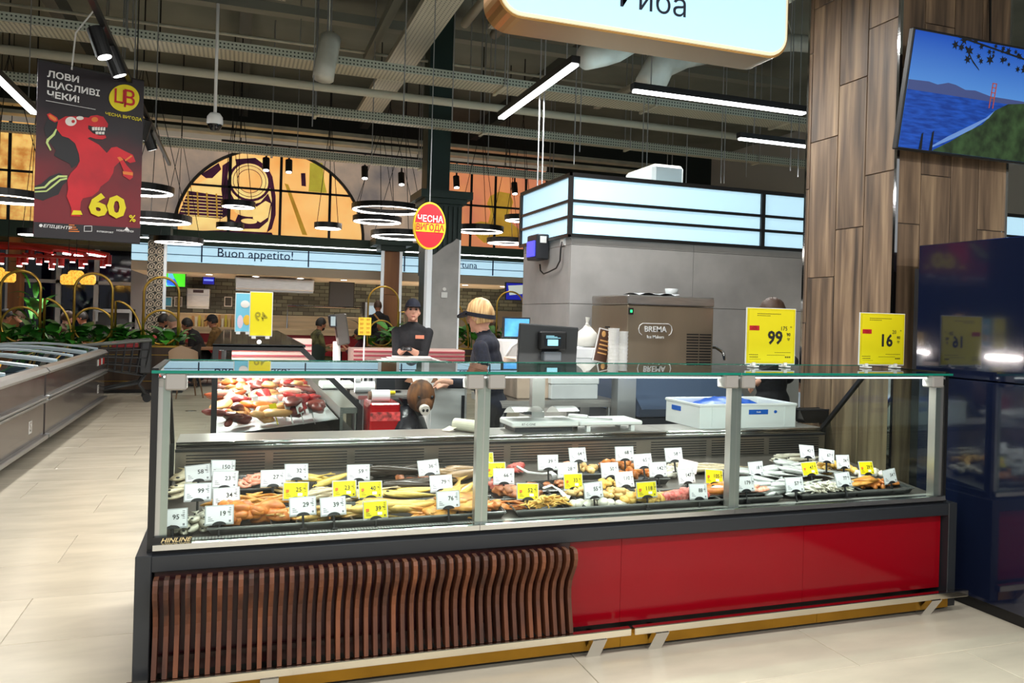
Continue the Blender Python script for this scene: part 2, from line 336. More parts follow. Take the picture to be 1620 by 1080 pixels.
# ------------------------------------------------------------------ lamps
def led_bar(p, axis, L, label, power=90, name='linear_lamp'):
    t = thing(name, p, label, 'lamp'); d = V((1,0,0)) if axis == 'x' else V((0,1,0)); s = V((0,1,0)) if axis == 'x' else V((1,0,0)); h = L/2
    a = -d*h - s*.04 + V((0,0,0)); b = d*h + s*.04 + V((0,0,.07)); MB().box(a.x, b.x, a.y, b.y, .008, .07).build('housing', M_black, t, local=True)
    MB().box(*( (-h+.02, h-.02, -.034, .034) if axis == 'x' else (-.034, .034, -h+.02, h-.02)), -.012, .008).build('diffuser', M_led, t, local=True)
    for k in (-.8, .8):
        q = d*(h*k); MB().cyl(q+V((0,0,.07)), q+V((0,0,6.7-p[2])), .006, n=6).build('suspension_wire', M_alu, t, local=True)
    area(t, (0,0,-.02), (0,0,0 if axis == 'x' else R(90)), L-.05, .07, power, (1,.99,.96)); return t
pa = P(905, 100, Z=3.7); pb = P(797, 188, Z=3.7); led_bar(((pa.x+pb.x)/2, (pa.y+pb.y)/2, 3.7), 'y', (pb.y-pa.y), 'lit linear lamp running away left below the fish sign', 90)
pa = P(1000, 143, Z=3.7); pb = P(1262, 184, Z=3.7); led_bar(((pa.x+pb.x)/2, pa.y, 3.7), 'x', pb.x-pa.x, 'lit linear lamp right below the fish sign', 90)
pa = P(1168, 219, Z=3.7); led_bar((pa.x+1.1, pa.y, 3.7), 'x', 2.2, 'shorter lit linear lamp beside the left edge of the wood column', 80)
pa = P(55, 180, Z=3.6); led_bar((pa.x, pa.y-1.4, 3.6), 'y', 2.8, 'lit linear lamp left of the hanging red banner', 90)
for i, (x, y) in enumerate([(-3.0, .2), (.9, .4), (4.2, .2), (-2.4, -2.6), (.9, -2.6), (4.2, -2.6)]):  # unseen lamps added behind the camera to light the near area
    led_bar((x, y, 3.7), 'x', 2.2, f'{ORD[i]} linear lamp of the aisle behind the camera', 105)
for i, (x, y) in enumerate([(.4, 4.9), (1.9, 5.0), (-1.4, 3.9)]): led_bar((x, y, 3.8), 'x' if i < 2 else 'y', 1.9, ['linear lamp above the staff side of the meat counter','linear lamp above the ice maker aisle','linear lamp above the left aisle'][i], (70,60,10)[i])  # out-of-view lamps added to brighten the dark middle ground and left aisle
def spot(t, p, d, power=40, lamp=True, size=1.0, mt=M_black, col=(1,.95,.86)):
    p = V(p); d = V(d).normalized(); r = .045*size; L = .17*size
    h = MB().cyl(p-d*L/2, p+d*L/2, r, n=16).build('spot_head', mt, t); MB().cyl(p+d*(L/2-.02), p+d*(L/2+.002), r*.82, n=16).build('spot_lens', M_led, h)
    if lamp:
        l = bpy.data.lights.new('spot_light', 'SPOT'); l.energy = power; l.spot_size = R(75); l.spot_blend = .6; l.shadow_soft_size = .05; l.color = col
        o = bpy.data.objects.new('spot_light', l); COL.objects.link(o); o.parent = t; o.location = p+d*(L/2+.02)-WL[t]; o.rotation_euler = d.to_track_quat('-Z', 'Y').to_euler()
z = 3.55; pa = P(268, 262, Z=z); t = thing('track_rail', (pa.x, pa.y-2.5, z), 'black track rail with spotlights beside the hanging red banner', 'track light')
MB().box(pa.x-.02, pa.x+.02, 2.2, pa.y, z, z+.04).build('rail', M_black, t)
for (x, y, dz, dr) in [(158,68,0,(.35,-.1,-1)), (181,98,0,(.4,.1,-1)), (228,205,0,(-.3,.3,-1)), (236,222,0,(.35,.3,-1))]:
    q = P(x, y, Z=z-.12); spot(t, q, dr, 34, size=1.3); MB().cyl((pa.x, q.y, z+.01), q, .012, n=6).build('bracket', M_black, t)
for y in (3.5, 6, 8.5): MB().cyl((pa.x, y, z), (pa.x, y, 6.7), .006, n=6).build('suspension_rod', M_black, t)
z = 4.1; [0 for _ in ()]; t = thing('track_rail', (3, 17.2, 4.92), 'long black track rail with spotlights along the mural', 'track light')
MB().box(P(350, 238, Y=17.2).x, P(850, 292, Y=17.2).x, 17.18, 17.22, 4.92, 4.96).build('rail', M_black, t)
for (x, y) in [(421,260),(457,263),(577,273),(635,283),(722,288),(814,298),(1600,0)][:6]:
    q = P(x, y, Y=17.2); spot(t, q, (0,-.3,-1), 60, size=1.6, col=(1,.85,.75)); MB().cyl((q.x, 17.2, 4.93), q, .02, n=6).build('bracket', M_black, t)
for px in (380, 520, 660, 800): x = P(px, 265, Y=17.2).x; MB().cyl((x, 17.2, 4.95), (x, 17.2, 6.7), .01, n=6).build('suspension_rod', M_black, t)
# ------------------------------------------------------------------ dome camera
c = P(340, 188, Y=8.6); t = thing('dome_camera', c, 'white dome security camera on a long ceiling pole', 'camera')
MB().cyl(c, (c.x, c.y, 4.6), .016, n=10).build('pole', M_white, t, smooth=True)
MB().lathe([(.001,.06),(.05,.055),(.075,.02),(.08,-.04),(.078,-.06)], c, 20).build('housing', M_white, t, smooth=True)
MB().lathe([(.07,-.06),(.065,-.085),(.04,-.115),(.001,-.125)], c, 20).build('dome', mat('smoked_dome', (24,24,26), .08), t, smooth=True)
# ------------------------------------------------------------------ far bar: mural, fascia, brick, service counter
YB = 18.6
def rect(px0, py0, px1, py1, Y): a, b = P(px0, py0, Y=Y), P(px1, py1, Y=Y); return a.x, b.x, min(a.z, b.z), max(a.z, b.z)
xL, xR = P(-40, 400, Y=YB).x, P(860, 400, Y=YB).x
zM0, zM1 = P(400, 371, Y=YB).z, P(400, 228, Y=YB).z
def flat(name, poly, mt, parent, y, th=.012):
    return MB().prism(poly, 'y', y, y+th).build(name, mt, parent)
mu = thing('mural_lightbox', ((xL+xR)/2, YB+.1, zM0), 'long backlit sepia mural with an old car above the bar sign', 'mural')
M_m_cloud = mat('mural_clouds', (214,186,160), .6, emit=.5, scale=.7, rgb2=(104,104,110), detail=7)
M_m_sand = mat('mural_sand', (255,206,130), .6, emit=.85, scale=.8, rgb2=(244,170,90))
M_m_straw = mat('mural_straw', (255,206,116), .6, emit=.85, scale=5, rgb2=(196,130,60), detail=8)
M_m_purple = mat('mural_purple', (92,40,70), .6, emit=.35, scale=3, rgb2=(52,24,50)); M_m_cream = mat('mural_cream', (255,226,140), .6, emit=.85, scale=3, rgb2=(240,190,120))
M_m_yel = mat('mural_yellow', (214,170,60), .6, emit=.5, scale=2, rgb2=(190,140,50)); M_m_olive = mat('mural_olive', (206,196,70), .6, emit=.55, scale=3, rgb2=(190,170,60))
M_m_pink = mat('mural_pink', (240,156,96), .6, emit=.7, scale=.9, rgb2=(206,120,96))
x_a, x_b = P(222, 300, Y=YB).x, P(690, 300, Y=YB).x
MB().box(xL, x_a, YB, YB+.1, zM0, zM1).build('mural_panel', M_m_straw, mu); MB().box(x_a, x_b, YB, YB+.1, zM0, zM1).build('mural_panel', M_m_cloud, mu); MB().box(x_b, xR, YB, YB+.1, zM0, zM1).build('mural_panel', M_m_pink, mu)
ca = P(430, 372, Y=YB); ra = abs(P(275, 368, Y=YB).x-ca.x); rz = P(430, 237, Y=YB).z-zM0
def arc(r, q=1, n=40, z0=None): return [(ca.x+r*math.cos(math.pi*i/n), zM0+rz*q*math.sin(math.pi*i/n)) for i in range(n+1)]
flat('arch_print', arc(ra), M_m_sand, mu, YB-.012)
def mp(px, py): p = P(px, py, Y=YB); return (p.x, p.z)
def mpoly(pts): return [mp(*p) for p in pts]
def disc(px, py, r, n=28, ry=None): p = mp(px, py); s = 1/pxm((p[0], YB)); return [(p[0]+r*s*math.cos(2*math.pi*i/n), p[1]+(ry or r)*s*math.sin(2*math.pi*i/n)) for i in range(n)]
# the printed car: body, grille, headlight, bumper
flat('car_print', mpoly([(287,372),(292,340),(298,300),(318,288),(350,270),(366,250),(400,246),(424,258),(430,292),(432,330),(430,352),(420,366),(392,372)]), M_m_cream, mu, YB-.02)
flat('car_shade_print', mpoly([(352,262),(364,254),(360,280),(362,300),(372,318),(392,326),(412,320),(424,306),(430,322),(424,350),(410,362),(385,362),(362,352),(354,330),(350,300)]), M_m_purple, mu, YB-.026)
flat('car_shade_print', mpoly([(424,266),(431,280),(436,310),(436,340),(430,362),(422,368),(428,345),(430,315),(426,290),(420,274)]), M_m_purple, mu, YB-.027)
flat('car_shade_print', mpoly([(350,364),(430,368),(432,373),(300,371),(292,366)]), M_m_purple, mu, YB-.027)
flat('fender_print', mpoly([(402,330),(420,318),(428,322),(424,344),(412,352),(400,346)]), M_m_cream, mu, YB-.030)
flat('fender_print', mpoly([(360,318),(368,328),(378,336),(372,350),(360,345)]), M_m_sand, mu, YB-.030)
flat('hood_print', mpoly([(372,252),(404,250),(420,262),(410,262),(390,257),(374,260)]), M_m_purple, mu, YB-.027)
flat('leaf_print', mpoly([(318,276),(346,258),(350,268),(336,282),(326,282)]), M_m_purple, mu, YB-.026)
flat('grille_print', mpoly([(283,338),(298,302),(352,310),(358,342),(350,346),(283,340)]), M_m_purple, mu, YB-.026)
for k in range(4): flat('grille_bar_print', mpoly([(296+k*15,302+k*1.5),(298.5+k*15,302+k*1.5),(300+k*15,342+k),(297.5+k*15,342+k)]), M_m_yel, mu, YB-.032)
for k in range(7): flat('grille_line_print', mpoly([(286,308+k*5.2),(352,313+k*5),(352,314+k*5),(286,309+k*5.2)]), M_m_cream, mu, YB-.031)
for k, (r_, m_) in enumerate(((32,M_m_purple),(28,M_m_cream),(25,M_m_purple),(24,M_m_cream),(19,M_m_purple),(18,M_m_sand))): flat('headlight_print', disc(395, 287, r_), m_, mu, YB-.034-.003*k)
flat('bumper_print', disc(394, 334, 22, ry=9), M_m_cream, mu, YB-.034); flat('bumper_print', disc(394, 350, 12, ry=4), M_m_cream, mu, YB-.034)
flat('pillar_print', mpoly([(490,258),(510,258),(513,288),(517,305),(488,303),(489,288)]), M_m_olive, mu, YB-.02)
flat('figure_print', mpoly([(476,274),(483,274),(484,295),(477,294)]), M_m_purple, mu, YB-.02)
flat('path_print', mpoly([(450,290),(456,292),(486,372),(478,371)]), M_m_yel, mu, YB-.02)
flat('statue_print', mpoly([(775,310),(790,303),(806,306),(812,320),(804,340),(808,352),(820,362),(822,385),(765,384),(752,372),(742,356),(760,350),(772,352),(776,335),(770,322)]), M_m_yel, mu, YB-.02)
# dark glazing bars of the mural
for px in (15, 363, 444, 522, 745, 783, 831):
    p = P(px, 300, Y=YB); MB().box(p.x-.03, p.x+.03, YB-.06, YB-.045, zM0, zM0+(rz*math.sqrt(max(.05, 1-((p.x-ca.x)/ra)**2)) if abs(p.x-ca.x) < ra else zM1-zM0)).build('mural_bar', M_black, mu)
zb = P(440, 302, Y=YB).z
for xa, xb in ((xL, P(52, 300, Y=YB).x), (ca.x-ra*.84, ca.x+ra*.84), (x_b, xR)): MB().box(xa, xb, YB-.06, YB-.045, zb-.025, zb+.025).build('mural_bar', M_black, mu)
MB().tube([(x, YB-.05, z) for x, z in arc(ra)], .035, 6).build('mural_bar', M_black, mu)
tag(MB().box(xL, xR, YB-.06, YB+.12, zM1, zM1+.14).build('trim_1', mat('cove_cream', (226,214,196), .6, emit=.15)), kind='structure')
tag(MB().box(xL, xR, YB-.25, YB+.1, P(400,394,Y=YB).z, zM0).build('trim_2', mat('cornice_green', (52,76,62), .5)), kind='structure')
# light fascia with the names
YF = 18.4; zf1, zf0 = P(430, 390, Y=YF).z, P(430, 420, Y=YF).z
fx0, fx1 = P(208, 400, Y=YF).x, P(845, 430, Y=YF).x
fa = thing('light_fascia', ((fx0+fx1)/2, YF, zf0), 'long pale blue light fascia reading Buon appetito! over the bar', 'sign')
MB().box(fx0, fx1, YF, YF+.2, zf0, zf1).build('light_panel', M_screen_blue, fa)
M_navy_line = mat('fascia_navy_line', (24,40,96), .5)
for k in (.34, .78): MB().box(fx0, fx1, YF-.012, YF, zf0+(zf1-zf0)*k-.008, zf0+(zf1-zf0)*k+.008).build('divider', M_navy_line, fa)
for px in (319, 488, 640, 780): p = P(px, 410, Y=YF); MB().box(p.x-.015, p.x+.015, YF-.014, YF, zf0, zf1).build('divider', M_navy_line, fa)
p = P(405, 403, Y=YF-.02); s = P(456, 400, Y=YF).x-P(354, 400, Y=YF).x; put('lettering', text_mesh('Buon appetito!', .27, .004, M_navy_line), fa, p-WL[fa], FACE)
p = P(733, 419, Y=YF-.02); put('lettering', text_mesh('Fortuna', .22, .004, M_navy_line), fa, p-WL[fa], FACE)
MB().box(fx0, fx1, YF-.05, YF+.02, zf1+.03, zf1+.055).build('light_strip', M_led, fa)
MB().box(fx0, fx1, YF, 21.5, zf0-.22, zf0-.02).build('soffit', mat('soffit_cream', (206,190,168), .7), fa)
for k in range(9):  # downlights added under the soffit to brighten the bar and brick
    q = V((fx0+(fx1-fx0)*(k+.5)/9, YF+.9, zf0-.225)); MB().cyl(q, q+V((0,0,.004)), .07, n=16).build('downlight', M_led, fa)
    l = bpy.data.lights.new('downlight_lamp', 'SPOT'); l.energy = 300; l.spot_size = R(120); l.spot_blend = .7; l.shadow_soft_size = .06; l.color = (1,.9,.78); lo = bpy.data.objects.new('downlight_lamp', l); COL.objects.link(lo); lo.parent = fa; lo.location = q-V((0,0,.02))-WL[fa]
bw = MB().box(P(225,500,Y=21.4).x, xR+2, 21.4, 21.6, 0, 4).build('wall_brick', brick_mat('dark_brick', (112,118,106), (62,66,62), (34,34,33), rot=(R(90),0,0), bw=.27, bh=.10, ms=.008)); tag(bw, kind='structure')
# service counter of the bar: pale wood top, red front
bx0, bx1 = P(250, 500, Y=18.2).x, P(574, 500, Y=18.2).x
t = thing('bar_counter', ((bx0+bx1)/2, 18.2, 0), 'long bar counter with pale wood top and red front behind the diners', 'counter')
ztop = P(500, 490, Y=18.2).z+.35; ztop = 1.12
MB().box(bx0, bx1, 18.05, 18.9, ztop-.14, ztop).build('countertop', mat('pale_wood_top', (214,186,146), .45, var=.1, scale=3, stretch=(.3,4,4)), t); MB().box(bx0, bx1, 18.15, 18.85, 0, ztop-.14).build('front', mat('bar_red', (150,16,28), .4), t)
MB().box(bx0, bx1, 18.45, 18.85, ztop, ztop+.28).build('display_shelf', mat('pale_wood_top', ()), t)
MB().tube([(P(455,480,Y=18.3).x, 18.3, ztop), (P(455,480,Y=18.3).x, 18.3, ztop+.5), (P(575,480,Y=18.3).x, 18.3, ztop+.5), (P(575,480,Y=18.3).x, 18.3, ztop)], .02, 6).build('glass_rail', M_chrome, t)
for i in range(16):
    p = P(300+i*5.2, 506, Y=18.3); tag(MB().box(p.x-.02, p.x+.025, 18.2, 18.3, ztop, ztop+.22+.04*math.sin(i*3)).build('drink_carton', mat('carton_%d' % (i % 4), [(226,196,120),(206,150,90),(240,228,200),(220,200,60)][i % 4], .5)), f'{ORD[i]} small carton on the bar counter from the tiled column', 'carton', 'cartons on the bar counter')
# stainless hoods and equipment
def hood(px0, py0, px1, py1, Y, d, name, label, cat, mt=M_steel):
    x0, x1, z0, z1 = rect(px0, py0, px1, py1, Y); t = thing(name, ((x0+x1)/2, Y+d/2, z0), label, cat)
    MB().box(x0, x1, Y, Y+d, z0, z1).build('body', mt, t, bevel=.02); MB().box(x0+.02, x1-.02, Y+.02, Y+d-.02, z0-.04, z0-.001).build('drip_edge', M_alu, t); return t, x0, x1, z0, z1
t, x0, x1, z0, z1 = hood(372, 437, 497, 461, 19.2, .9, 'extractor_hood', 'wide stainless extractor hood hanging over the bar', 'hood')
for px in (420, 470): p = P(px, 440, Y=19.6); MB().box(p.x-.25, p.x+.25, 19.4, 19.9, z1, z1+.32).build('flue', M_steel, t)
for px in (375, 489): p = P(px, 440, Y=19.6); MB().cyl((p.x, 19.6, z1), (p.x, 19.6, 3.3), .012, n=6).build('hanger', M_alu, t)
t, x0, x1, z0, z1 = hood(295, 455, 332, 486, 20.9, .49, 'warming_oven', 'stainless oven with a dark window on the brick wall', 'oven')
xm = (x0+x1)/2; MB().box(xm-.12, xm+.12, 20.87, 20.9, z0+.35, z1-.04).build('window', mat('oven_dark', (46,12,14), .3), t); MB().box(x0, x1, 20.88, 20.9, z0+.28, z0+.3).build('ledge', M_alu, t)
def screen(px0, py0, px1, py1, Y, label, mt, cat='screen', name='wall_screen', extra=None):
    x0, x1, z0, z1 = rect(px0, py0, px1, py1, Y); t = thing(name, ((x0+x1)/2, Y, z0), label, cat)
    MB().box(x0, x1, Y, Y+.07, z0, z1).build('casing', M_black, t); MB().box(x0+.02, x1-.02, Y-.006, Y, z0+.02, z1-.02).build('display', mt, t)
    MB().box((x0+x1)/2-.05, (x0+x1)/2+.05, Y+.07, Y+.2, z0+.1, z1-.1).build('bracket', M_black, t); return t, x0, x1, z0, z1
t, x0, x1, z0, z1 = screen(262, 429, 294, 455, 19.6, 'lit green television beside the tiled column', mat('tv_green', (70,220,40), .4, emit=.9))
flat('picture_patch', [(x0+.03,z0+.03),(x0+.28,z0+.03),(x0+.2,z0+.2),(x0+.03,z0+.16)], mat('tv_blue', (30,90,220), .4, emit=.9), t, 19.588); flat('picture_patch', [(x0+.06,z0+.2),(x0+.2,z0+.18),(x0+.14,z1-.03),(x0+.06,z1-.03)], mat('tv_sky', (90,180,230), .4, emit=.9), t, 19.588)
t, x0, x1, z0, z1 = screen(320, 435, 340, 451, 20.9, 'small blue menu screen on the brick wall', mat('tv_deep_blue', (20,26,150), .4, emit=.8))
for k in range(3): MB().box(x0+.04, x1-.04, 20.885, 20.892, z0+.1+k*.1, z0+.14+k*.1).build('menu_line', mat('menu_line', (120,150,255), .4, emit=.8), t)
screen(521, 445, 560, 487, 20.6, 'large switched-off grey screen on the brick wall', mat('tv_off', (58,64,74), .5))
t, x0, x1, z0, z1 = screen(800, 446, 836, 476, 17.6, 'tilted blue menu screen beside the grey block', mat('tv_deep_blue', ()))
flat('picture_patch', [(x0+.1,z0+.12),(x0+.42,z0+.16),(x0+.46,z1-.05),(x0+.06,z1-.08)], mat('tv_pale', (200,210,200), .4, emit=.6), t, 17.588)
for i, (px, c) in enumerate([(266,(60,150,190)),(282,(120,118,112)),(361,(60,62,60))]):
    x0, x1, z0, z1 = rect(px-6, 469, px+6, 485, 21.36); t = thing('menu_poster', ((x0+x1)/2, 21.36, z0), ['blue framed poster next to the tiled column','grey framed poster left of the stainless oven','dark framed poster right of the stainless oven'][i], 'poster')
    MB().box(x0, x1, 21.36, 21.4, z0, z1).build('frame', M_white, t); MB().box(x0+.02, x1-.02, 21.352, 21.36, z0+.02, z1-.02).build('print', mat('poster_%d' % i, c, .5, var=.3, scale=6), t)
# rolled awning
tag(MB().cyl(P(534, 436, Y=20.2), P(600, 438, Y=20.2), .13, n=14).build('ceiling_duct', mat('duct_tan', (190,150,110), .35, .6), smooth=True), 'round tan metal duct under the bar soffit', 'air duct')
# tall drink fridge
x0, x1, z0, z1 = rect(578, 478, 631, 560, 18.0); t = thing('drink_fridge', ((x0+x1)/2, 18.2, 0), 'tall fridge with white frame behind the standing man', 'fridge')
MB().box(x0, x1, 18.0, 18.02, z1-.5, z1).build('frame', M_white, t); MB().box(x0, x1, 18.03, 18.6, 0, z1).build('body', M_char, t); MB().box(x0+.06, (x0+x1)/2, 17.985, 17.998, 1.2, z1-.08).build('door_glass', mat('fridge_glow', (200,220,230), .3, emit=.5), t); MB().box((x0+x1)/2+.03, x1-.05, 17.985, 17.998, .3, z1-.08).build('door_glass', mat('fridge_dark', (26,24,24), .2), t)
# low beige panelling behind the right planter
tag(MB().box(P(640,500,Y=18.3).x, xR+1, 18.3, 18.4, 0, P(760,491,Y=18.3).z).build('wall_panel', mat('beige_panel', (186,160,130), .6)), kind='structure')
# ------------------------------------------------------------------ columns of the hall
def col_box(px0, px1, Y, d, z0, z1, name, mt, t): 
    a, b = P(px0, 450, Y=Y).x, P(px1, 450, Y=Y).x; return MB().box(a, b, Y, Y+d, z0, z1).build(name, mt, t), a, b
# ornamental tile pattern: circles and petals
mt, nt, b = node_mat('ornament_tile', .4)
tc = nt.nodes.new('ShaderNodeTexCoord'); mp_ = nt.nodes.new('ShaderNodeMapping'); mp_.inputs['Scale'].default_value = (4.4, 4.4, 4.4); nt.links.new(tc.outputs['Object'], mp_.inputs[0])
vo = nt.nodes.new('ShaderNodeTexVoronoi'); vo.inputs['Scale'].default_value = 1.6; vo.inputs['Randomness'].default_value = 0; wv = nt.nodes.new('ShaderNodeMath'); wv.operation = 'MULTIPLY'; wv.inputs[1].default_value = 22
v2 = nt.nodes.new('ShaderNodeTexVoronoi'); v2.inputs['Scale'].default_value = 5; v2.inputs['Randomness'].default_value = .5; ad = nt.nodes.new('ShaderNodeMath'); sn = nt.nodes.new('ShaderNodeMath'); sn.operation = 'SINE'; gt = nt.nodes.new('ShaderNodeMath'); gt.operation = 'GREATER_THAN'; gt.inputs[1].default_value = .05
mm = nt.nodes.new('ShaderNodeMath'); mm.operation = 'MULTIPLY'; mm.inputs[1].default_value = 6
for n_ in (vo, v2): nt.links.new(mp_.outputs[0], n_.inputs[0])
nt.links.new(vo.outputs[0], wv.inputs[0]); nt.links.new(v2.outputs[0], mm.inputs[0]); nt.links.new(wv.outputs[0], ad.inputs[0]); nt.links.new(mm.outputs[0], ad.inputs[1]); nt.links.new(ad.outputs[0], sn.inputs[0]); nt.links.new(sn.outputs[0], gt.inputs[0])
mx = nt.nodes.new('ShaderNodeMix'); mx.data_type = 'RGBA'; mx.inputs[6].default_value = lin((38,32,28)); mx.inputs[7].default_value = lin((216,200,176)); nt.links.new(gt.outputs[0], mx.inputs[0]); nt.links.new(mx.outputs[2], b.inputs['Base Color'])
M_orn = mt
a, b_ = P(232, 450, Y=17.2), P(258, 450, Y=17.2); t = thing('tiled_column', ((a.x+b_.x)/2, 17.3, 0), 'slim column clad in black and cream ornamental tiles', 'column')
wt = (b_.x-a.x)/2; zc = P(240, 372, Y=17.2).z
tm = MB().box(-wt/2+.004, wt/2-.004, -.01, .01, -wt/2+.004, wt/2-.004).mesh('tile', M_orn)
MB().box(a.x+.01, b_.x-.01, 17.22, 17.6, 0, zc).build('core', M_dgrey, t)
for i in range(2):
    for k in range(int(zc/wt)): put('tile', tm, t, (a.x+wt*(i+.5)-WL[t].x, -.09, wt*(k+.5)))
MB().box(a.x-.12, b_.x+.12, 17.1, 17.7, zc, zc+.2).build('capital', M_green, t); MB().box(a.x-.2, b_.x+.2, 17.05, 17.75, zc+.2, zc+.3).build('capital_slab', M_green, t)
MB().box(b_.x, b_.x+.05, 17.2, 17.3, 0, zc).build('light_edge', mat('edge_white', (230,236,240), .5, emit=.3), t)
M_wood_far = wood_mat('walnut_cladding', (96,58,30), (140,90,50), (166,112,64), sc=5)
a, b_ = P(608, 450, Y=17.6), P(631, 450, Y=17.6); zc = P(615, 397, Y=17.6).z; t = thing('wood_column', ((a.x+b_.x)/2, 17.7, 0), 'slim walnut-clad column left of the oval red sign', 'column')
for k in range(3): MB().box(a.x, b_.x, 17.6, 18.0, zc*k/3, zc*(k+1)/3-.01).build('panel', M_wood_far, t)
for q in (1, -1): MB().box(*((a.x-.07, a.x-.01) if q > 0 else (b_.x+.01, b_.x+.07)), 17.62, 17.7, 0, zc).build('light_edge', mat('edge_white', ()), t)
MB().box(a.x-.12, b_.x+.12, 17.5, 18.1, zc, zc+.12).build('capital', M_green, t); MB().box(a.x-.25, b_.x+.25, 17.4, 18.2, zc+.12, zc+.28).build('capital_slab', M_green, t)
# big green column with fluted head and concrete cladding torn at the top
YG = 12.6; gx0, gx1 = P(680, 200, Y=YG).x, P(716, 200, Y=YG).x
t = thing('green_column', ((gx0+gx1)/2, YG+.3, 0), 'tall dark green steel column with fluted head and grey cladding', 'column')
MB().box(gx0, gx1, YG+.1, YG+.5, 0, 6.7).build('shaft', M_green, t)
hx0, hx1 = P(676, 350, Y=YG).x, P(731, 350, Y=YG).x; zh0, zh1 = P(700, 396, Y=YG).z, P(700, 322, Y=YG).z
MB().box(hx0, hx1, YG+.02, YG+.6, zh0-.4, zh1).build('head', M_green, t)
for k in range(7): x = hx0+.05+(hx1-hx0-.1)*k/6; MB().box(x-.022, x+.022, YG-.02, YG+.02, zh0-.2, zh1-.04).build('flute', M_green, t)
MB().box(hx0-.06, hx1+.06, YG-.06, YG+.68, zh1, zh1+.08).build('capital', M_green, t); MB().box(hx0-.14, hx1+.14, YG-.14, YG+.76, zh1+.08, zh1+.2).build('capital_slab', M_green, t)
c0, c1 = P(683, 450, Y=YG-.1).x, P(725, 450, Y=YG-.1).x; zz = lambda y: P(700, y, Y=YG-.1).z
MB().prism([(c0,0),(c1,0),(c1,zz(378)),(c1-.05,zz(376)),(c1-.1,zz(381)),(c0+.22,zz(388)),(c0+.14,zz(394)),(c0+.05,zz(402)),(c0,zz(404))], 'y', YG-.1, YG-.02).build('cladding', M_concrete, t)
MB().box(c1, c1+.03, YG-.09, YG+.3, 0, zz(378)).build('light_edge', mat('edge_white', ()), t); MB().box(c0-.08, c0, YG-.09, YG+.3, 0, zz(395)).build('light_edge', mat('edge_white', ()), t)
p = P(703, 466, Y=YG-.13); MB().box(p.x-.05, p.x+.05, YG-.13, YG-.1, p.z-.05, p.z+.04).build('switch_box', M_white, t); MB().cyl((p.x, YG-.13, p.z+.09), (p.x, YG-.1, p.z+.09), .03).build('sounder', M_white, t)
# ------------------------------------------------------------------ left: night windows, grey wall
YW = 21.0
x0, x1 = P(-60, 450, Y=YW).x, P(207, 450, Y=YW).x; zt = P(100, 392, Y=YW).z
wi = MB().box(x0, x1, YW+.1, YW+.12, 0, zt).build('window_1', mat('night_glass', (16,22,60), .06, scale=1.2, rgb2=(4,5,12))); tag(wi, kind='structure')
for px in (12, 33, 92, 152): p = P(px, 450, Y=YW); MB().box(p.x-.05, p.x+.05, YW, YW+.1, 0, zt).build('window_mullion', mat('mullion_white', (206,208,214), .5), wi)
zt2 = P(120, 446, Y=YW).z; MB().box(x0, x1, YW, YW+.1, zt2-.04, zt2+.04).build('window_transom', mat('mullion_white', ()), wi)
tag(MB().box(x1, P(235,450,Y=YW).x, YW, YW+.3, 0, zt+.3).build('wall_pier', mat('pier_grey', (150,154,164), .6)), kind='structure')
tag(MB().box(P(-60,390,Y=20).x, P(232,390,Y=20).x, 19.6, 21.3, P(100,387,Y=20).z, P(100,374,Y=20).z+.5).build('trim_3', mat('bulkhead_olive', (70,72,60), .7)), kind='structure')
a, b_ = P(12, 450, Y=19.4), P(31, 450, Y=19.4); t = thing('wood_column', ((a.x+b_.x)/2, 19.5, 0), 'walnut-clad column in front of the night windows', 'column')
for k in range(3): MB().box(a.x, b_.x, 19.4, 19.8, k*1.2, k*1.2+1.19).build('panel', M_wood_far, t)
x0, x1, z0, z1 = rect(152, 488, 208, 530, 20); t = thing('drink_cooler', ((x0+x1)/2, 20.2, 0), 'low grey service cooler in front of the night windows', 'cooler')
MB().box(x0, x1, 20, 20.6, 0, z0+.55).build('body', M_char, t); MB().box(x0, x1, 19.9, 20.6, z1-.08, z1).build('top_shelf', M_alu, t); MB().box(x0, x1, 19.95, 20.6, z1-.45, z1-.4).build('shelf', M_alu, t); MB().box(x0, x0+.05, 19.95, 20.6, z0+.3, z1).build('side_panel', M_alu, t); MB().box(x1-.05, x1, 19.95, 20.6, z0+.3, z1).build('side_panel', M_alu, t)
# red chandelier with tubes
M_redm = mat('chandelier_red', (170,24,22), .4)
p = P(30, 400, Y=18); t = thing('tube_chandelier', p, 'large red chandelier of curved rails with small red tube lamps', 'chandelier')
for k, (pts, rr) in enumerate([([(0,386),(60,389),(110,394),(150,399),(173,404)], .05), ([(0,391),(50,392),(100,396),(137,402)], .045), ([(0,388),(40,390),(84,398)], .045), ([(0,404),(60,405),(110,407),(165,409)], .03)]):
    MB().tube([P(x, y, Y=18-k*.2) for x, y in pts], rr, 6).build('rail', M_redm, t)
    if k < 3: MB().tube([P(x, y, Y=18-k*.2)-V((0,.03,.06)) for x, y in pts[2:]], .02, 6).build('light_line', M_led, t)
for k, (x, y) in enumerate([(2,408),(31,412),(40,408),(50,400),(62,409),(75,405),(84,409),(82,417),(97,413),(115,406),(129,415),(135,409),(163,414),(172,411)]):
    q = P(x, y, Y=17.8)
    if k % 4 == 1:
        l = bpy.data.lights.new('tube_spot', 'SPOT'); l.energy = 60; l.spot_size = R(130); l.spot_blend = .7; l.color = (1,.92,.85); lo = bpy.data.objects.new('tube_spot', l); COL.objects.link(lo); lo.parent = t; lo.location = q-V((0,0,.15))-WL[t]
    MB().cyl(q-V((0,0,.1)), q+V((0,0,.1)), .055, n=10).build('tube_lamp', M_redm, t); MB().cyl(q-V((0,0,.12)), q-V((0,0,.1)), .045, n=10).build('tube_glow', M_led, t)
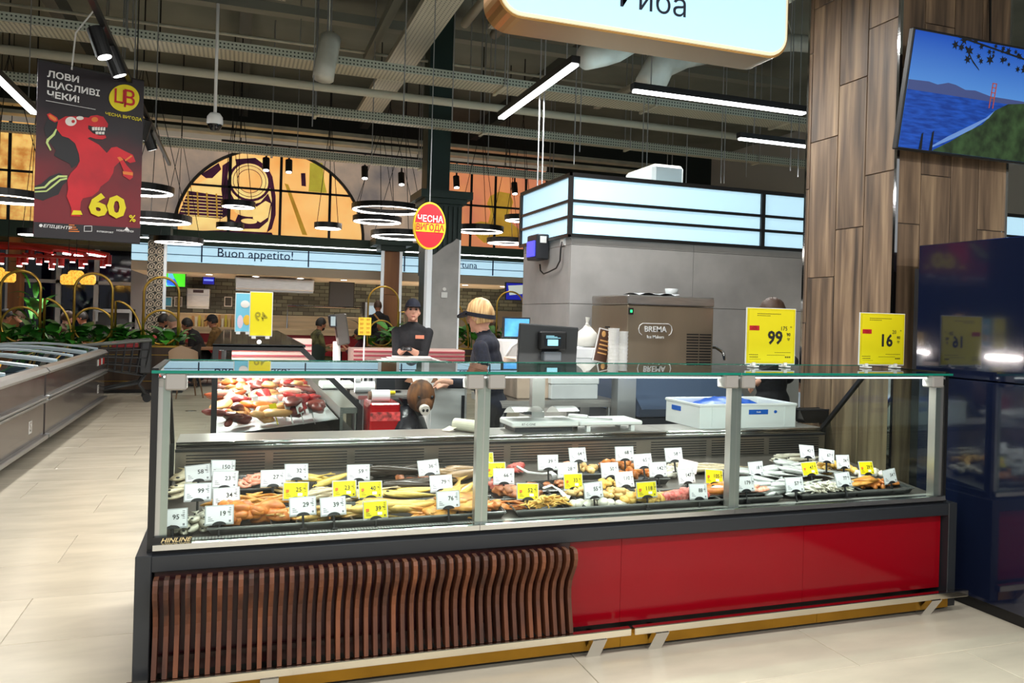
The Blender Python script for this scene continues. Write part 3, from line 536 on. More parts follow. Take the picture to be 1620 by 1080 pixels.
for k, (x, y) in enumerate([(-6,431),(12,438),(108,442),(120,436),(139,442)]):
    q = P(x, y, Y=17.5); t = thing('basket_lamp', q, ['woven yellow pendant lamp at the photo left border','woven yellow pendant lamp in front of the walnut column','leftmost woven yellow pendant lamp inside the tall gold arch','topmost woven yellow pendant lamp inside the tall gold arch','rightmost woven yellow pendant lamp inside the tall gold arch'][k], 'lamp', 'woven yellow pendant lamps')
    MB().lathe([(.001,.1),(.1,.1),(.14,.06),(.14,-.06),(.11,-.1),(.001,-.1)], q, 16).build('lamp_shade', mat('woven_shade', (240,196,80), .6, emit=1.2, scale=30, rgb2=(200,140,40)), t, smooth=True); MB().cyl(q+V((0,0,.1)), (q.x, q.y, 6.7), .008, n=6).build('cord', M_black, t)
# palm by the window
M_leaf = mat('leaf_green', (52,120,40), .45, var=.45, scale=6, rand=.3); M_leaf_l = mat('leaf_bright', (90,180,60), .4, var=.3, scale=6, rand=.2)
def leaf_mesh(name, L, W, mt, droop=.25, lobes=False):
    n = 7; vs = []; fs = []
    for i in range(n):
        u = i/(n-1); w_ = W*math.sin(math.pi*min(1, u*.92+.08))**.8*(1-.25*u); w_ *= (.8 if lobes and i % 2 else 1)
        z = L*(.15*math.sin(u*2.6)-droop*u*u)
        vs += [(L*u, -w_, z+.12*w_), (L*u, 0, z), (L*u, w_, z+.12*w_)]
    for i in range(n-1): fs += [(i*3, i*3+1, i*3+4, i*3+3), (i*3+1, i*3+2, i*3+5, i*3+4)]
    return MB().add(vs, fs).mesh(name, mt, smooth=True)
LF = [leaf_mesh('leaf', .34, .085, M_leaf), leaf_mesh('leaf', .28, .11, M_leaf, .4, True), leaf_mesh('leaf', .24, .10, M_leaf_l, .35), leaf_mesh('leaf', .8, .05, M_leaf, .5)]
def plant(name, p, label, n, spread, hgt, kinds, group, sc=1):
    t = thing(name, p, label, 'plant', group); MB().cyl((0,0,-.1), (0,0,hgt*.5), .02, .01, 6).build('stem', M_leaf, t, local=True)
    for i in range(n):
        a_ = random.uniform(0, 6.28); el = random.uniform(-1.2, .1); q = V((math.cos(a_)*spread*random.random()*.5, math.sin(a_)*spread*random.random()*.3, hgt*random.uniform(.1, .9)))
        put('leaf', LF[random.choice(kinds)], t, q, (random.uniform(-.4,.4), el*.8, a_), (sc*random.uniform(.8, 1.3),)*3)
    return t
q = P(56, 500, Y=18.3); plant('palm_plant', (q.x, q.y, .3), 'tall feathery palm in front of the night windows', 26, .5, 1.7, (3, 3, 0), 'plants')
# ------------------------------------------------------------------ ring lamps
RN = [(613,329,112,15.5,'largest ring lamp, topmost of the cluster left of the oval sign'),(597,347,77,15.2,'middle ring lamp of the cluster left of the oval sign'),(637,371,100,14.8,'lowest ring lamp of the cluster, partly behind the oval sign'),(377,323,52,15,'small ring lamp hanging in front of the printed car'),(364,357,42,16,'lowest small ring lamp under the printed car'),(519,357,43,15,'small ring lamp hanging alone in front of the sandy mural'),(222,299,100,13.5,'upper ring lamp just right of the hanging red banner'),(245,345,110,14,'large lower ring lamp right of the hanging red banner'),(283,380,74,16.5,'ring lamp in front of the light fascia above the green television'),(758,362,78,14.5,'ring lamp right of the green column'),(801,381,62,15.5,'lowest ring lamp beside the grey block'),(824,345,52,15,'ring lamp half hidden by the light box of the grey block'),(8,310,130,13,'large ring lamp left of the hanging red banner'),(52,367,44,15.5,'small ring lamp left of the hanging banner foot')]
M_ring_led = mat('ring_led', (255,248,238), .5, emit=13)
for (x, y, wpx, Y, lab) in RN:
    c = P(x, y, Y=Y); r = wpx/pxm(c)/2; t = thing('ring_lamp', c, lab, 'lamp', 'black ring pendant lamps')
    MB().lathe([(r-.06,.05),(r,.05),(r,-.05),(r-.06,-.05),(r-.06,.05)], c, 44).build('ring_body', M_black, t)
    MB().lathe([(r-.068,-.028),(r-.062,-.028),(r-.062,-.052),(r-.022,-.052),(r-.022,-.057),(r-.068,-.057),(r-.068,-.028)], c, 44).build('led_inner', M_ring_led, t)
    for k in range(3): aa = 2.1*k+.5; MB().cyl(c+V(((r-.03)*math.cos(aa), (r-.03)*math.sin(aa), .05)), c+V((0, 0, 2.0)), .006, n=5).build('suspension_wire', M_black, t)
    MB().cyl(c+V((0,0,2.0)), (c.x, c.y, 6.7), .012, n=6).build('hanging_rod', M_black, t)
# ------------------------------------------------------------------ people
M_skin = mat('skin', (214,160,136), .55, var=.06, scale=20); M_skin2 = mat('skin_tan', (176,116,88), .55, var=.08, scale=20)
M_navyc = mat('cloth_navy', (20,24,40), .85, var=.25, scale=60); M_blackc = mat('cloth_black', (22,22,26), .85, var=.2, scale=40); M_jeans = mat('cloth_jeans', (38,48,66), .9)
M_tanc = mat('cloth_tan', (112,84,44), .9, var=.2, scale=20); M_maroon = mat('cloth_maroon', (70,22,36), .85); M_glove = mat('glove_black', (24,24,26), .35); M_shoe = mat('shoe_black', (20,20,20), .5)
M_camo = mat('cloth_camo', (112,112,70), .9, scale=9, rgb2=(52,52,34), detail=2); M_olivec = mat('cloth_olive', (64,66,52), .9); M_brownc = mat('cloth_brown', (78,54,38), .9)
M_hairb = mat('hair_blond', (232,196,140), .5, scale=14, stretch=(1,6,.5), rgb2=(176,128,78), bump=.5); M_hairk = mat('hair_black', (26,22,20), .5, bump=.3, scale=30); M_hairg = mat('hair_grey', (120,112,104), .6, bump=.3, scale=30); M_hairbr = mat('hair_brown', (70,48,34), .6, bump=.3, scale=30)
def person(name, label, loc, rz, H=1.7, sit=False, lean=0., hands=None, head=(0,0), mats=None, hair=None, hairstyle='short', cap=None, visor=None, voxel=.012, group=None, eyes=False, beard=False, legs=True):
    """one continuous body grown from tapered limbs; forward is local +Y"""
    shirt, trous, skin, glove = mats; k = H/1.7; MW = Matrix.Translation(V(loc)) @ Matrix.Rotation(rz, 4, 'Z'); MI = MW.inverted()
    b = MB(); prim = []
    def cp(a, c, r0, r1, mi): b.capsule(a, c, r0, r1); prim.append((V(a), V(c), r0, r1, mi))
    def el(c, r, mi, rot=None): b.ell(c, r, rot, 14, 10); prim.append((V(c), V(c), min(r)*.5+max(r)*.5, min(r)*.5+max(r)*.5, mi))
    hz = (.50 if sit else .90)*k; hip = V((0, 0, hz)); RL = Matrix.Rotation(-lean, 3, 'X'); S = lambda x, y, z: hip + RL @ V((x*k, y*k, z*k))
    el(S(0,0,.02), (.165*k, .12*k, .13*k), 0 if not sit else 1, RL); el(S(0,.01,.16), (.150*k, .108*k, .14*k), 0, RL); el(S(0,.01,.33), (.172*k, .115*k, .18*k), 0, RL); el(S(0,-.005,.45), (.165*k, .09*k, .10*k), 0, RL)
    neck = S(0,.0,.53); hc = S(0,.025,.68) + V((0, .03*math.sin(head[1]), 0)); cp(S(0,-.01,.50), hc-V((0,0,.06*k)), .055*k, .05*k, 2); el(S(0,-.005,.53), (.075*k, .065*k, .035*k), 0)
    RH = Matrix.Rotation(head[0], 3, 'Z') @ Matrix.Rotation(-head[1], 3, 'X'); Hh = lambda x, y, z: hc + RH @ V((x*k, y*k, z*k))
    el(hc, (.073*k, .092*k, .108*k), 2, RH); el(Hh(0,.028,-.055), (.055*k, .058*k, .062*k), 2, RH); el(Hh(0,.092,-.02), (.012*k, .018*k, .022*k), 2, RH); el(Hh(0,.07,-.068), (.022*k, .016*k, .010*k), 2, RH); el(Hh(0,.07,-.1), (.02*k, .016*k, .016*k), 2, RH)
    for s in (-1, 1): el(Hh(s*.075,-.005,-.02), (.010*k, .020*k, .030*k), 2, RH)
    ends = []
    for i, s in enumerate((-1, 1)):
        sh = S(s*.172, 0, .445); tgt = MI @ V(hands[i]) if hands and hands[i] is not None else S(s*.22, .08, -.06)
        d = tgt-sh; L1, L2 = .29*k, .26*k; D = min(d.length, (L1+L2)*.98); dn = d.normalized(); tgt = sh+dn*D
        a_ = (L1*L1-L2*L2+D*D)/(2*D); h_ = math.sqrt(max(0, L1*L1-a_*a_)); pole = V((s*.3, -.35, -.85)); pole = (pole-dn*pole.dot(dn)).normalized(); elb = sh+dn*a_+pole*h_
        cp(sh, elb, .057*k, .047*k, 0); mid = elb.lerp(tgt, .45); cp(elb, mid, .048*k, .042*k, 0); cp(mid, tgt, .038*k, .028*k, 0 if glove == 'long' else 2)
        f = (tgt-elb).normalized(); sd = f.cross(V((0,0,1))).normalized(); nm = sd.cross(f); gi = 3
        pc = tgt+f*.045*k; cp(tgt+f*.01*k-sd*.016*k, tgt+f*.075*k-sd*.02*k, .019*k, .018*k, gi); cp(tgt+f*.01*k+sd*.016*k, tgt+f*.075*k+sd*.02*k, .019*k, .018*k, gi); cp(tgt, tgt+f*.07*k, .019*k, .018*k, gi)
        for q, (o_, l_) in enumerate(((-.033,.058),(-.011,.072),(.011,.068),(.032,.054))):
            r0 = tgt+f*.08*k+sd*o_*k; r1 = r0+(f*.8-nm*.35)*l_*.55*k; r2 = r1+(f*.35-nm*.85)*l_*.5*k; cp(r0, r1, .0095*k, .009*k, gi); cp(r1, r2, .009*k, .008*k, gi)
        t0 = tgt+f*.03*k-s*sd*.03*k; t1 = t0+(f*.6-s*sd*.7-nm*.2)*.035*k; cp(t0, t1, .011*k, .010*k, gi); cp(t1, t1+(f*.9-nm*.4)*.03*k, .010*k, .009*k, gi)
        ends.append(tgt)
    for s in (-1, 1):
        hp = hip+V((s*.09*k, 0, -.02*k))
        if sit: kn = hp+V((s*.03*k, .42*k, -.01*k)); an = kn+V((0, -.02*k, -.41*k))
        else: kn = hp+V((s*.01, .02*k, -.40*k)); an = V((s*.10*k, 0, .08*k))
        cp(hp, kn, .088*k, .062*k, 1); cp(kn, an, .060*k, .042*k, 1); el(V((an.x, an.y+.06*k, .045*k)), (.045*k, .125*k, .045*k), 4)
    me0 = b.mesh(name); o = bpy.data.objects.new(name, me0); COL.objects.link(o)
    rm = o.modifiers.new('r', 'REMESH'); rm.mode = 'VOXEL'; rm.voxel_size = voxel; sm = o.modifiers.new('s', 'SMOOTH'); sm.iterations = 3; sm.factor = .45
    dg = bpy.context.evaluated_depsgraph_get(); me = bpy.data.meshes.new_from_object(o.evaluated_get(dg)); o.modifiers.clear(); o.data = me; bpy.data.meshes.remove(me0); me.name = name
    n = len(me.polygons); c = np.empty(n*3); me.polygons.foreach_get('center', c); c = c.reshape(-1, 3); best = np.full(n, 1e9); idx = np.zeros(n, int)
    for a, e, r0, r1, mi in prim:
        A = np.array(a); D_ = np.array(e)-A; q = D_.dot(D_); tt = np.clip((c-A).dot(D_)/q, 0, 1) if q > 1e-9 else np.zeros(n); dist = np.linalg.norm(c-A-tt[:, None]*D_, axis=1)-(r0+(r1-r0)*tt); mk = dist < best; best[mk] = dist[mk]; idx[mk] = mi
    me.materials.clear()
    for q in (shirt, trous, skin, glove if not isinstance(glove, str) and glove else skin, M_shoe): me.materials.append(q)
    me.polygons.foreach_set('material_index', idx.astype(np.int32)); me.polygons.foreach_set('use_smooth', np.ones(n, bool)); me.update()
    o.location = loc; o.rotation_euler = (0, 0, rz); WL[o] = V(loc); tag(o, label, 'person', group)
    # hair: a cap of hair cut free of the face
    def dome(name, mt, off, rad, front, low, n=24, m=14, jit=0, seed=1):
        rnd = random.Random(seed)
        def fn(u, v):
            t = 2*math.pi*u; fr = math.cos(t); lo = low+(front-low)*max(0, fr)**.7 if fr > 0 else low; ph = v*math.acos(max(-.99, min(.99, lo)))
            j = 1+jit*math.sin(t*9+seed)*math.sin(ph*7+t*3); p = V((rad[0]*k*math.sin(ph)*math.sin(t), rad[1]*k*math.sin(ph)*math.cos(t), rad[2]*k*math.cos(ph)))*j
            return hc + RH @ (p+V(off)*k)
        return MB().grid(n, m, fn, cu=True).build(name, mt, o, smooth=True, local=True)
    if hair: dome('hair', hair, (0,-.008,.008), (.084,.104,.122) if hairstyle != 'full' else (.087,.106,.121), .35, {'crop': -.15, 'full': -.58}.get(hairstyle, -.5), jit=.02 if hairstyle != 'full' else .035)
    if beard: MB().ell(Hh(0,.045,-.078), (.05*k, .05*k, .045*k), RH).build('beard', hair, o, smooth=True, local=True)
    if cap:
        d = dome('cap', cap, (0,-.004,.018), (.088,.108,.118), .22, .12)
        MB().prism([(math.sin(t)*.075*k*(1 if abs(t) < 1.5 else 1), .07*k+math.cos(t)*.085*k) for t in [-1.57+3.14*i/10 for i in range(11)]], 'z', -.006, .004).xf(Matrix.Translation(Hh(0,0,.056)) @ RH.to_4x4() @ Matrix.Rotation(R(-8), 4, 'X')).build('brim', cap, d, local=True)
    if visor:
        d = MB().grid(32, 3, lambda u, v: Hh(.092*math.sin(2*math.pi*u), .112*math.cos(2*math.pi*u)-.008, .018-.03*(1-v)+.035*math.cos(2*math.pi*u)), cu=True).build('visor', visor, o, smooth=True, local=True)
        MB().prism([(math.sin(t)*.088*k, .065*k+math.cos(t)*.115*k) for t in [-1.57+3.14*i/12 for i in range(13)]], 'z', -.006, .006).xf(Matrix.Translation(Hh(0,0,.05)) @ RH.to_4x4() @ Matrix.Rotation(R(-12), 4, 'X')).build('brim', visor, d, local=True)
    if eyes:
        for s in (-1, 1):
            e = MB().ell(Hh(s*.031,.085,.006), (.014*k,.008*k,.009*k), RH, 10, 6).build('eye', mat('eye_dark', (44,34,30), .3), o, smooth=True, local=True)
            MB().ell(Hh(s*.031,.086,.022), (.019*k,.006*k,.004*k), RH, 10, 6).build('eyebrow', M_hairk, o, smooth=True, local=True)
        MB().ell(Hh(0,.083,-.068), (.022*k,.006*k,.005*k), RH, 10, 6).build('mouth', mat('lip', (150,70,70), .5), o, smooth=True, local=True)
    return o, hc, RH
# staff ---------------------------------------------------------------
hnd = P(716, 604, Y=5.05); hnd2 = P(742, 610, Y=5.3)
o, hc, RH = person('person', 'blonde shop worker in navy shirt and visor, seen from behind', (1.68, 5.22, 0), R(58), 1.63, lean=R(7), hands=(hnd, (1.45, 5.55, 1.0)), head=(R(-12), R(10)), mats=(M_navyc, M_blackc, M_skin, 'long'), hair=M_hairb, hairstyle='full', visor=M_navyc, voxel=.008, group='shop staff')
o, hc, RH = person('person', 'shop worker in black sweater and navy cap facing the camera with gloved hands', (P(655,495,Y=8.2).x, 8.25, 0), R(162), 1.66, hands=(P(648,553,Y=7.93), P(640,552,Y=7.9)), head=(R(10), R(-4)), mats=(M_blackc, M_blackc, M_skin, M_glove), hair=M_hairk, hairstyle='short', cap=M_navyc, voxel=.009, eyes=True, group='shop staff')
bd = MB().box(-.045, .045, -.005, .005, -.018, .018).build('badge', mat('badge_orange', (226,140,110), .5), o, local=True); bd.location = (-.09, .125, 1.27); bd.rotation_euler = (R(-8), 0, 0)
o, hc, RH = person('person', 'dark-haired shop worker in black with blue collar behind the large 99 price board', (P(1228,490,Y=4.98).x, 5.0, 0), R(25), 1.70, hands=(P(1205,600,Y=4.85), (4.1, 5.4, 1.0)), mats=(M_blackc, M_blackc, M_skin, 'long'), hair=M_hairbr, hairstyle='full', voxel=.010, group='shop staff')
MB().grid(28, 3, lambda u, v: hc + V((.094*math.sin(2*math.pi*u), .114*math.cos(2*math.pi*u)-.008, -.015-.03*v-.015*math.cos(2*math.pi*u))), cu=True).build('visor_band', mat('cloth_blue', (40,60,110), .8), o, smooth=True, local=True)
# diners -----------------------------------------------------------
M_chairs = {'beige': mat('shell_beige', (176,148,120), .6), 'green': mat('shell_green', (24,40,32), .6), 'red': mat('shell_red', (150,52,36), .6), 'dark': mat('shell_dark', (34,34,36), .6)}
def shell_chair(p, rz, colr, label):
    t = thing('shell_chair', p, label, 'chair', 'dining chairs', rz)
    MB().box(-.22, .22, -.2, .22, .42, .46).build('seat', M_chairs[colr], t, local=True, bevel=.015)
    MB().grid(9, 6, lambda u, v: (.26*math.sin((u-.5)*2.4), -.06-.2*math.cos((u-.5)*2.4)-.08*v, .44+.42*v*(1-.25*abs(u-.5)*2))).build('backrest', M_chairs[colr], t, smooth=True, local=True)
    for sx in (-1, 1):
        for sy in (-1, 1): MB().cyl((sx*.15, sy*.14, .42), (sx*.22, sy*.2, 0), .015, .012, 8).build('leg', mat('leg_wood', (120,84,52), .5), t, local=True)
    return t
def cafe_table(p, label):
    t = thing('cafe_table', p, label, 'table', 'cafe tables'); MB().cyl((0,0,.71), (0,0,.745), .42, n=28).build('tabletop', mat('cafe_top', (150,110,76), .4), t, local=True); MB().cyl((0,0,.03), (0,0,.71), .03).build('leg', M_black, t, local=True); MB().cyl((0,0,0), (0,0,.03), .24, .22, 20).build('base', M_black, t, local=True)
def diner(px, py, Y, rz, label, mats, colr='dark', chairlab=None, hd=(0,R(14)), lean=R(12), hand=True, **kw):
    c = P(px, py, Y=Y); f = V((-math.sin(rz), math.cos(rz), 0)); base = V((c.x, c.y, 0))-f*(.68*math.sin(lean)+.03); k = max(.85, min(1.08, (c.z-.0)/(.50+.68*math.cos(lean))))
    hs = None
    if hand: s = V((f.y, -f.x, 0)); q = base+f*.42+V((0,0,.80)); hs = (q-s*.1, q+s*.1)
    person('person', label, base, rz, 1.7*k, sit=True, lean=lean, hands=hs, head=hd, mats=mats, voxel=.018, group='diners', **kw)
    if chairlab: shell_chair(base-f*.02, rz, colr, chairlab)
diner(8, 494, 17.4, R(-60), 'diner in dark cap and grey jacket at the photo left border', (mat('cloth_slate', (46,50,60), .9), M_jeans, M_skin2, None), 'dark', 'dark shell chair at the photo left border', cap=M_blackc, hair=M_hairk)
diner(33, 490, 18.6, R(100), 'diner in black top facing left behind the left gold arch', (M_blackc, M_jeans, M_skin, None), 'dark', 'dark shell chair behind the left gold arch', hair=M_hairbr)
diner(106, 500, 17.4, R(-75), 'brown-haired diner in dark jacket between the two tall gold arches', (M_brownc, M_jeans, M_skin, None), 'beige', 'beige shell chair between the two tall gold arches', hair=M_hairbr, hairstyle='full')
diner(131, 500, 18.2, R(80), 'diner in black bent over the table inside the gold circle', (M_blackc, M_jeans, M_skin2, None), 'dark', 'dark shell chair behind the gold circle', hair=M_hairk)
diner(258, 494, 16.72, R(-70), 'bearded diner in olive jacket beside the tiled column', (M_olivec, M_jeans, M_skin2, None), 'dark', 'dark shell chair beside the tiled column', hair=M_hairk, beard=True)
diner(274, 508, 16.2, R(70), 'grey-haired diner in dark coat in front of the tiled column', (M_blackc, M_jeans, M_skin, None), 'dark', 'dark shell chair in front of the tiled column', hair=M_hairg, hairstyle='crop')
diner(298, 506, 17.05, R(75), 'black-haired diner in black hoodie leaning over his plate', (M_blackc, M_blackc, M_skin2, None), 'dark', 'dark shell chair of the diner in black hoodie', hair=M_hairk, lean=R(28))
diner(337, 502, 17.4, R(72), 'diner in black cap and tan jacket looking down', (M_tanc, M_jeans, M_skin2, None), 'dark', 'dark shell chair of the diner in tan jacket', cap=M_blackc, hair=M_hairk)
diner(507, 510, 16.9, R(-72), 'bearded diner in camouflage jacket on the red chair', (M_camo, M_camo, M_skin2, None), 'red', 'red shell chair under the bearded diner in camouflage', hair=M_hairk, beard=True)
diner(566, 528, 16.4, R(60), 'diner in maroon top mostly hidden by the yellow paper sign', (M_maroon, M_jeans, M_skin2, None), 'red', 'red shell chair hidden by the yellow paper sign', hair=M_hairk)
diner(605, 511, 16.8, R(70), 'bald diner in camouflage jacket behind the gold circle', (M_camo, M_camo, M_skin2, None), 'dark', 'dark shell chair of the bald diner in camouflage')
diner(781, 512, 17.4, R(60), 'diner mostly hidden behind the blonde shop worker', (M_brownc, M_jeans, M_skin2, None), 'beige', 'beige shell chair behind the blonde shop worker', hair=M_hairbr)
q = P(601, 485, Y=17.4); o, hc, RH = person('person', 'man standing in black jacket with tan shoulder strap at the bar', (q.x, 17.4, 0), R(10), 1.8, lean=R(8), head=(R(-10), R(20)), mats=(M_blackc, M_jeans, M_skin2, None), hair=M_hairbr, voxel=.018, group='diners')
MB().tube([(-.17,-.10,1.50),(-.05,-.145,1.35),(.08,-.145,1.18),(.17,-.08,1.05)], .018, 6).build('shoulder_strap', mat('strap_tan', (176,130,70), .6), o, local=True)
q = P(292, 600, Z=0); shell_chair((P(296,560,Y=14.4).x, 14.4, 0), R(200), 'beige', 'beige shell chair between the wooden planter and the meat counter'); shell_chair((P(490,545,Y=16).x, 16.0, 0), R(150), 'green', 'dark green shell chair left of the red chair')
for px, Y, lab in [(20,17.9,'round cafe table at the photo left border'),(120,17.8,'round cafe table behind the gold circle'),(255,16.6,'round cafe table in front of the tiled column'),(318,16.7,'round cafe table of the diner in tan jacket'),(540,16.8,'round cafe table between the two diners in camouflage')]:
    q = P(px, 520, Y=Y); cafe_table((q.x, Y, 0), lab)
# ------------------------------------------------------------------ planters with gold arches
M_walnut = wood_mat('planter_walnut', (46,34,27), (68,52,41), (86,68,54), sc=7, rough=.35)
def planter(x0, x1, Y, h, label):
    t = thing('planter_box', ((x0+x1)/2, Y+.25, 0), label, 'planter'); n = max(2, int((x1-x0)/1.6)); wv_ = (x1-x0)/n
    for i in range(n):
        a = x0+i*wv_; p = MB().box(a+.004, a+wv_-.004, Y, Y+.5, .06, h).build('panel', M_walnut, t)
        for (u0, u1, z0, z1) in ((.08,wv_-.08,h-.14,h-.128),(.08,wv_-.08,.20,.212),(.08,.092,.2,h-.13),(wv_-.092,wv_-.08,.2,h-.13)): MB().box(a+u0, a+u1, Y-.006, Y, z0, z1).build('gold_line', M_gold, p)
    MB().box(x0, x1, Y-.01, Y+.51, h, h+.03).build('rim', M_gold, t); MB().box(x0, x1, Y+.03, Y+.47, 0, .06).build('plinth', M_black, t)
    return t
YP = 15.2; hP = .80
xe = P(290, 560, Y=YP).x; planter(-9.4, xe, YP, hP, 'long walnut planter with gold lines behind the chest freezers')
YP2 = 16.0; planter(P(585,560,Y=YP2).x, P(850,560,Y=YP2).x, YP2, hP, 'walnut planter behind the shop staff')
def arch(px0, px1, top, Y, label, r=.022):
    a, b = P(px0, 520, Y=Y), P(px1, 520, Y=Y); rr = (b.x-a.x)/2; zt = P((px0+px1)/2, top, Y=Y).z; y = Y+.12
    pts = [(a.x, y, hP+.03)] + [(a.x+rr-rr*math.cos(math.pi*i/24), y, zt-rr+rr*math.sin(math.pi*i/24)) for i in range(25)] + [(b.x, y, hP+.03)]
    tag(MB().tube(pts, r, 8).build('gold_arch', M_gold, smooth=True), label, 'arch frame', 'gold planter frames')
def ring(px, py, rpx, Y, label, r=.02):
    c = P(px, py, Y=Y); rr = rpx/pxm(c); c.z = max(c.z, hP+.05+rr)
    tag(MB().tube([(c.x+rr*math.cos(2*math.pi*i/40), Y+.2, c.z+rr*math.sin(2*math.pi*i/40)) for i in range(40)], r, 8, closed=True).build('gold_hoop', M_gold, smooth=True), label, 'hoop', 'gold planter frames')
def quarter(px0, px1, top, Y, label, flip=False, r=.02):
    a, b = P(px0, 520, Y=Y), P(px1, 520, Y=Y); zt = P(px0, top, Y=Y).z; y = Y+.16; w_ = b.x-a.x; hh = zt-hP-.03
    pts = [(a.x, y, hP+.03), (a.x, y, zt)] + [(a.x+w_*math.sin(math.pi/2*i/14), y, hP+.03+hh*math.cos(math.pi/2*i/14)) for i in range(1, 15)]
    tag(MB().tube(pts, r, 8).build('gold_quarter_arch', M_gold, smooth=True), label, 'arch frame', 'gold planter frames')
arch(-4, 60, 428, YP, 'tall gold arch at the photo left border'); quarter(66, 112, 472, YP, 'gold quarter arch between the two leftmost tall arches'); ring(28, 522, 28, YP, 'gold hoop inside the leftmost tall arch')
arch(114, 175, 432, YP, 'tall gold arch in front of the woven yellow lamps'); ring(144, 524, 28, YP, 'gold hoop above the shopping trolley'); quarter(180, 224, 476, YP, 'gold quarter arch left of the tiled column')
arch(225, 281, 438, YP, 'tall gold arch in front of the tiled column'); ring(254, 527, 27, YP, 'gold hoop in front of the tiled column')
arch(583, 631, 453, YP2, 'gold arch behind the yellow paper sign', .018); ring(606, 530, 20, YP2, 'gold hoop around the bald diner', .016); quarter(633, 705, 493, YP2, 'gold quarter arch behind the capped shop worker', r=.016)
quarter(707, 745, 468, YP2, 'pale gold quarter arch in front of the grey cladding', r=.016); ring(722, 535, 24, YP2, 'gold hoop between the two women of the staff', .016); arch(788, 830, 461, YP2, 'gold arch beside the blue menu screen', .018)
i = 0
for px in list(range(2, 290, 21)):
    q = P(px, 540, Y=YP+.28); i += 1; plant('leafy_plant', (q.x, YP+.28, hP), f'{ORD[i-1]} leafy green plant in the walnut planter from the left border', 13, .45, .24, (0, 1, 1, 2, 0), 'planter plants')
for j, px in enumerate(range(590, 850, 26)):
    q = P(px, 540, Y=YP2+.3); plant('leafy_plant', (q.x, YP2+.3, hP), f'{ORD[j]} dark leafy plant from the left behind the shop staff', 12, .5, .42, (0, 1, 0), 'planter plants behind the staff')
# ------------------------------------------------------------------ chest freezers
M_fz = mat('freezer_grey', (104,98,96), .16, .2, coat=.3); M_fzdark = mat('freezer_top_band', (92,80,74), .3); M_lid = glass('lid_glass', (176,206,216), 1.0, .12)
def freezer(y0, y1, label):
    X = -1.85; W = 1.9; t = thing('chest_freezer', (X-W/2, (y0+y1)/2, 0), label, 'freezer', 'chest freezers')
    MB().box(X-W, X-.03, y0+.01, y1-.01, .14, .5).build('front_panel', M_fz, t); MB().box(X-W, X-.03, y0+.01, y1-.01, .53, .79).build('front_panel', M_fz, t); MB().box(X-W+.02, X-.045, y0+.02, y1-.02, .5, .53).build('joint', M_black, t)
    for (z0, z1, o_) in ((.105,.15,.02),(.49,.515,.015),(.525,.55,.02)): MB().box(X-.04, X+o_, y0+.005, y1-.005, z0, z1).build('bumper_rail', M_alu, t, bevel=.008)
    MB().prism([(X-.12,.78),(X+.0,.78),(X+.01,.805),(X-.02,.84),(X-.10,.85)], 'y', y0, y1).build('top_rim', M_alu, t); MB().prism([(X-W,.78),(X-W+.12,.78),(X-W+.1,.85),(X-W,.84)], 'y', y0, y1).build('top_rim', M_alu, t)
    for yy in (y0, y1-.06): MB().box(X-W+.1, X-.1, yy, yy+.06, .80, .85).build('end_rim', M_alu, t)
    MB().box(X-W+.1, X-.1, y0+.05, y1-.05, .50, .52).build('basket_floor', mat('freezer_inside', (200,212,222), .5), t)
    MB().box(X-.135, X-.115, y0+.08, y1-.08, .79, .80).build('inner_led', M_led, t); area(t, (.9*W/2, 0, .785), (0, R(-50), 0), .03, y1-y0-.3, 22, (.92,.97,1))  # strip and area light added to brighten the freezer inside
    n = max(2, round((y1-y0)/1.0)); st = (y1-y0-.12)/n
    for i in range(n):
        a = y0+.06+i*st; dz = .012*(i % 2)
        ld = MB().grid(8, 2, lambda u, v: (X-.12-(W-.24)*u, a+st*v*1.04-.01, .845+.075*math.sin(math.pi*u)+dz)).build('sliding_lid', M_lid, t, smooth=True)
        for e in (0, 1): MB().tube([(X-.12-(W-.24)*u/7, a+st*e*1.0, .85+.075*math.sin(math.pi*u/7)+dz) for u in range(8)], .011, 6).build('lid_frame', mat('lid_frame_grey', (190,200,204), .35), ld)
    for k in range(int((y1-y0)/.8)+1):
        yy = y0+.25+k*.8
        if yy < y1-.1: MB().cyl((X-.16, yy, 0), (X-.16, yy, .12), .035, n=10).build('foot', M_black, t)
    p = MB().box(X-.03, X-.028, y1-.62, y1-.5, .24, .36).build('logo_sticker', M_white, t)
    me = text_mesh('S', .13, .01, M_fz); put('lettering', me, t, V((X-.026, y1-.56, .30))-WL[t], (R(90), 0, R(90)))
    return t, X
freezer(5.0, 9.36, 'glass-lidded grey chest freezer cut by the photo left border'); t, X = freezer(9.42, 13.3, 'far glass-lidded grey chest freezer with red price labels')
for k in range(4): MB().box(X-.028, X-.024, 12.62+k*.16, 12.73+k*.16, .64, .73).build('price_label', [M_white, mat('label_red', (200,30,34), .5)][k % 2], t)
rr_ = random.Random(3)
for k in range(24):
    yy = 6.2+k*.29; x_ = -2.2-.5*(k % 3)
    tag(MB().box(x_-.12, x_+.12, yy-.1, yy+.1, .52, .66+.05*rr_.random(), Matrix.Rotation(rr_.random()-.5, 3, 'Z')).build('frozen_pack', mat('pack_%d' % (k % 5), [(210,60,60),(70,110,180),(230,220,200),(60,60,80),(200,150,90)][k % 5], .4), bevel=.02), f'{ORD[k]} frozen food pack under the freezer lids, counted away from the camera', 'frozen food', 'frozen packs')
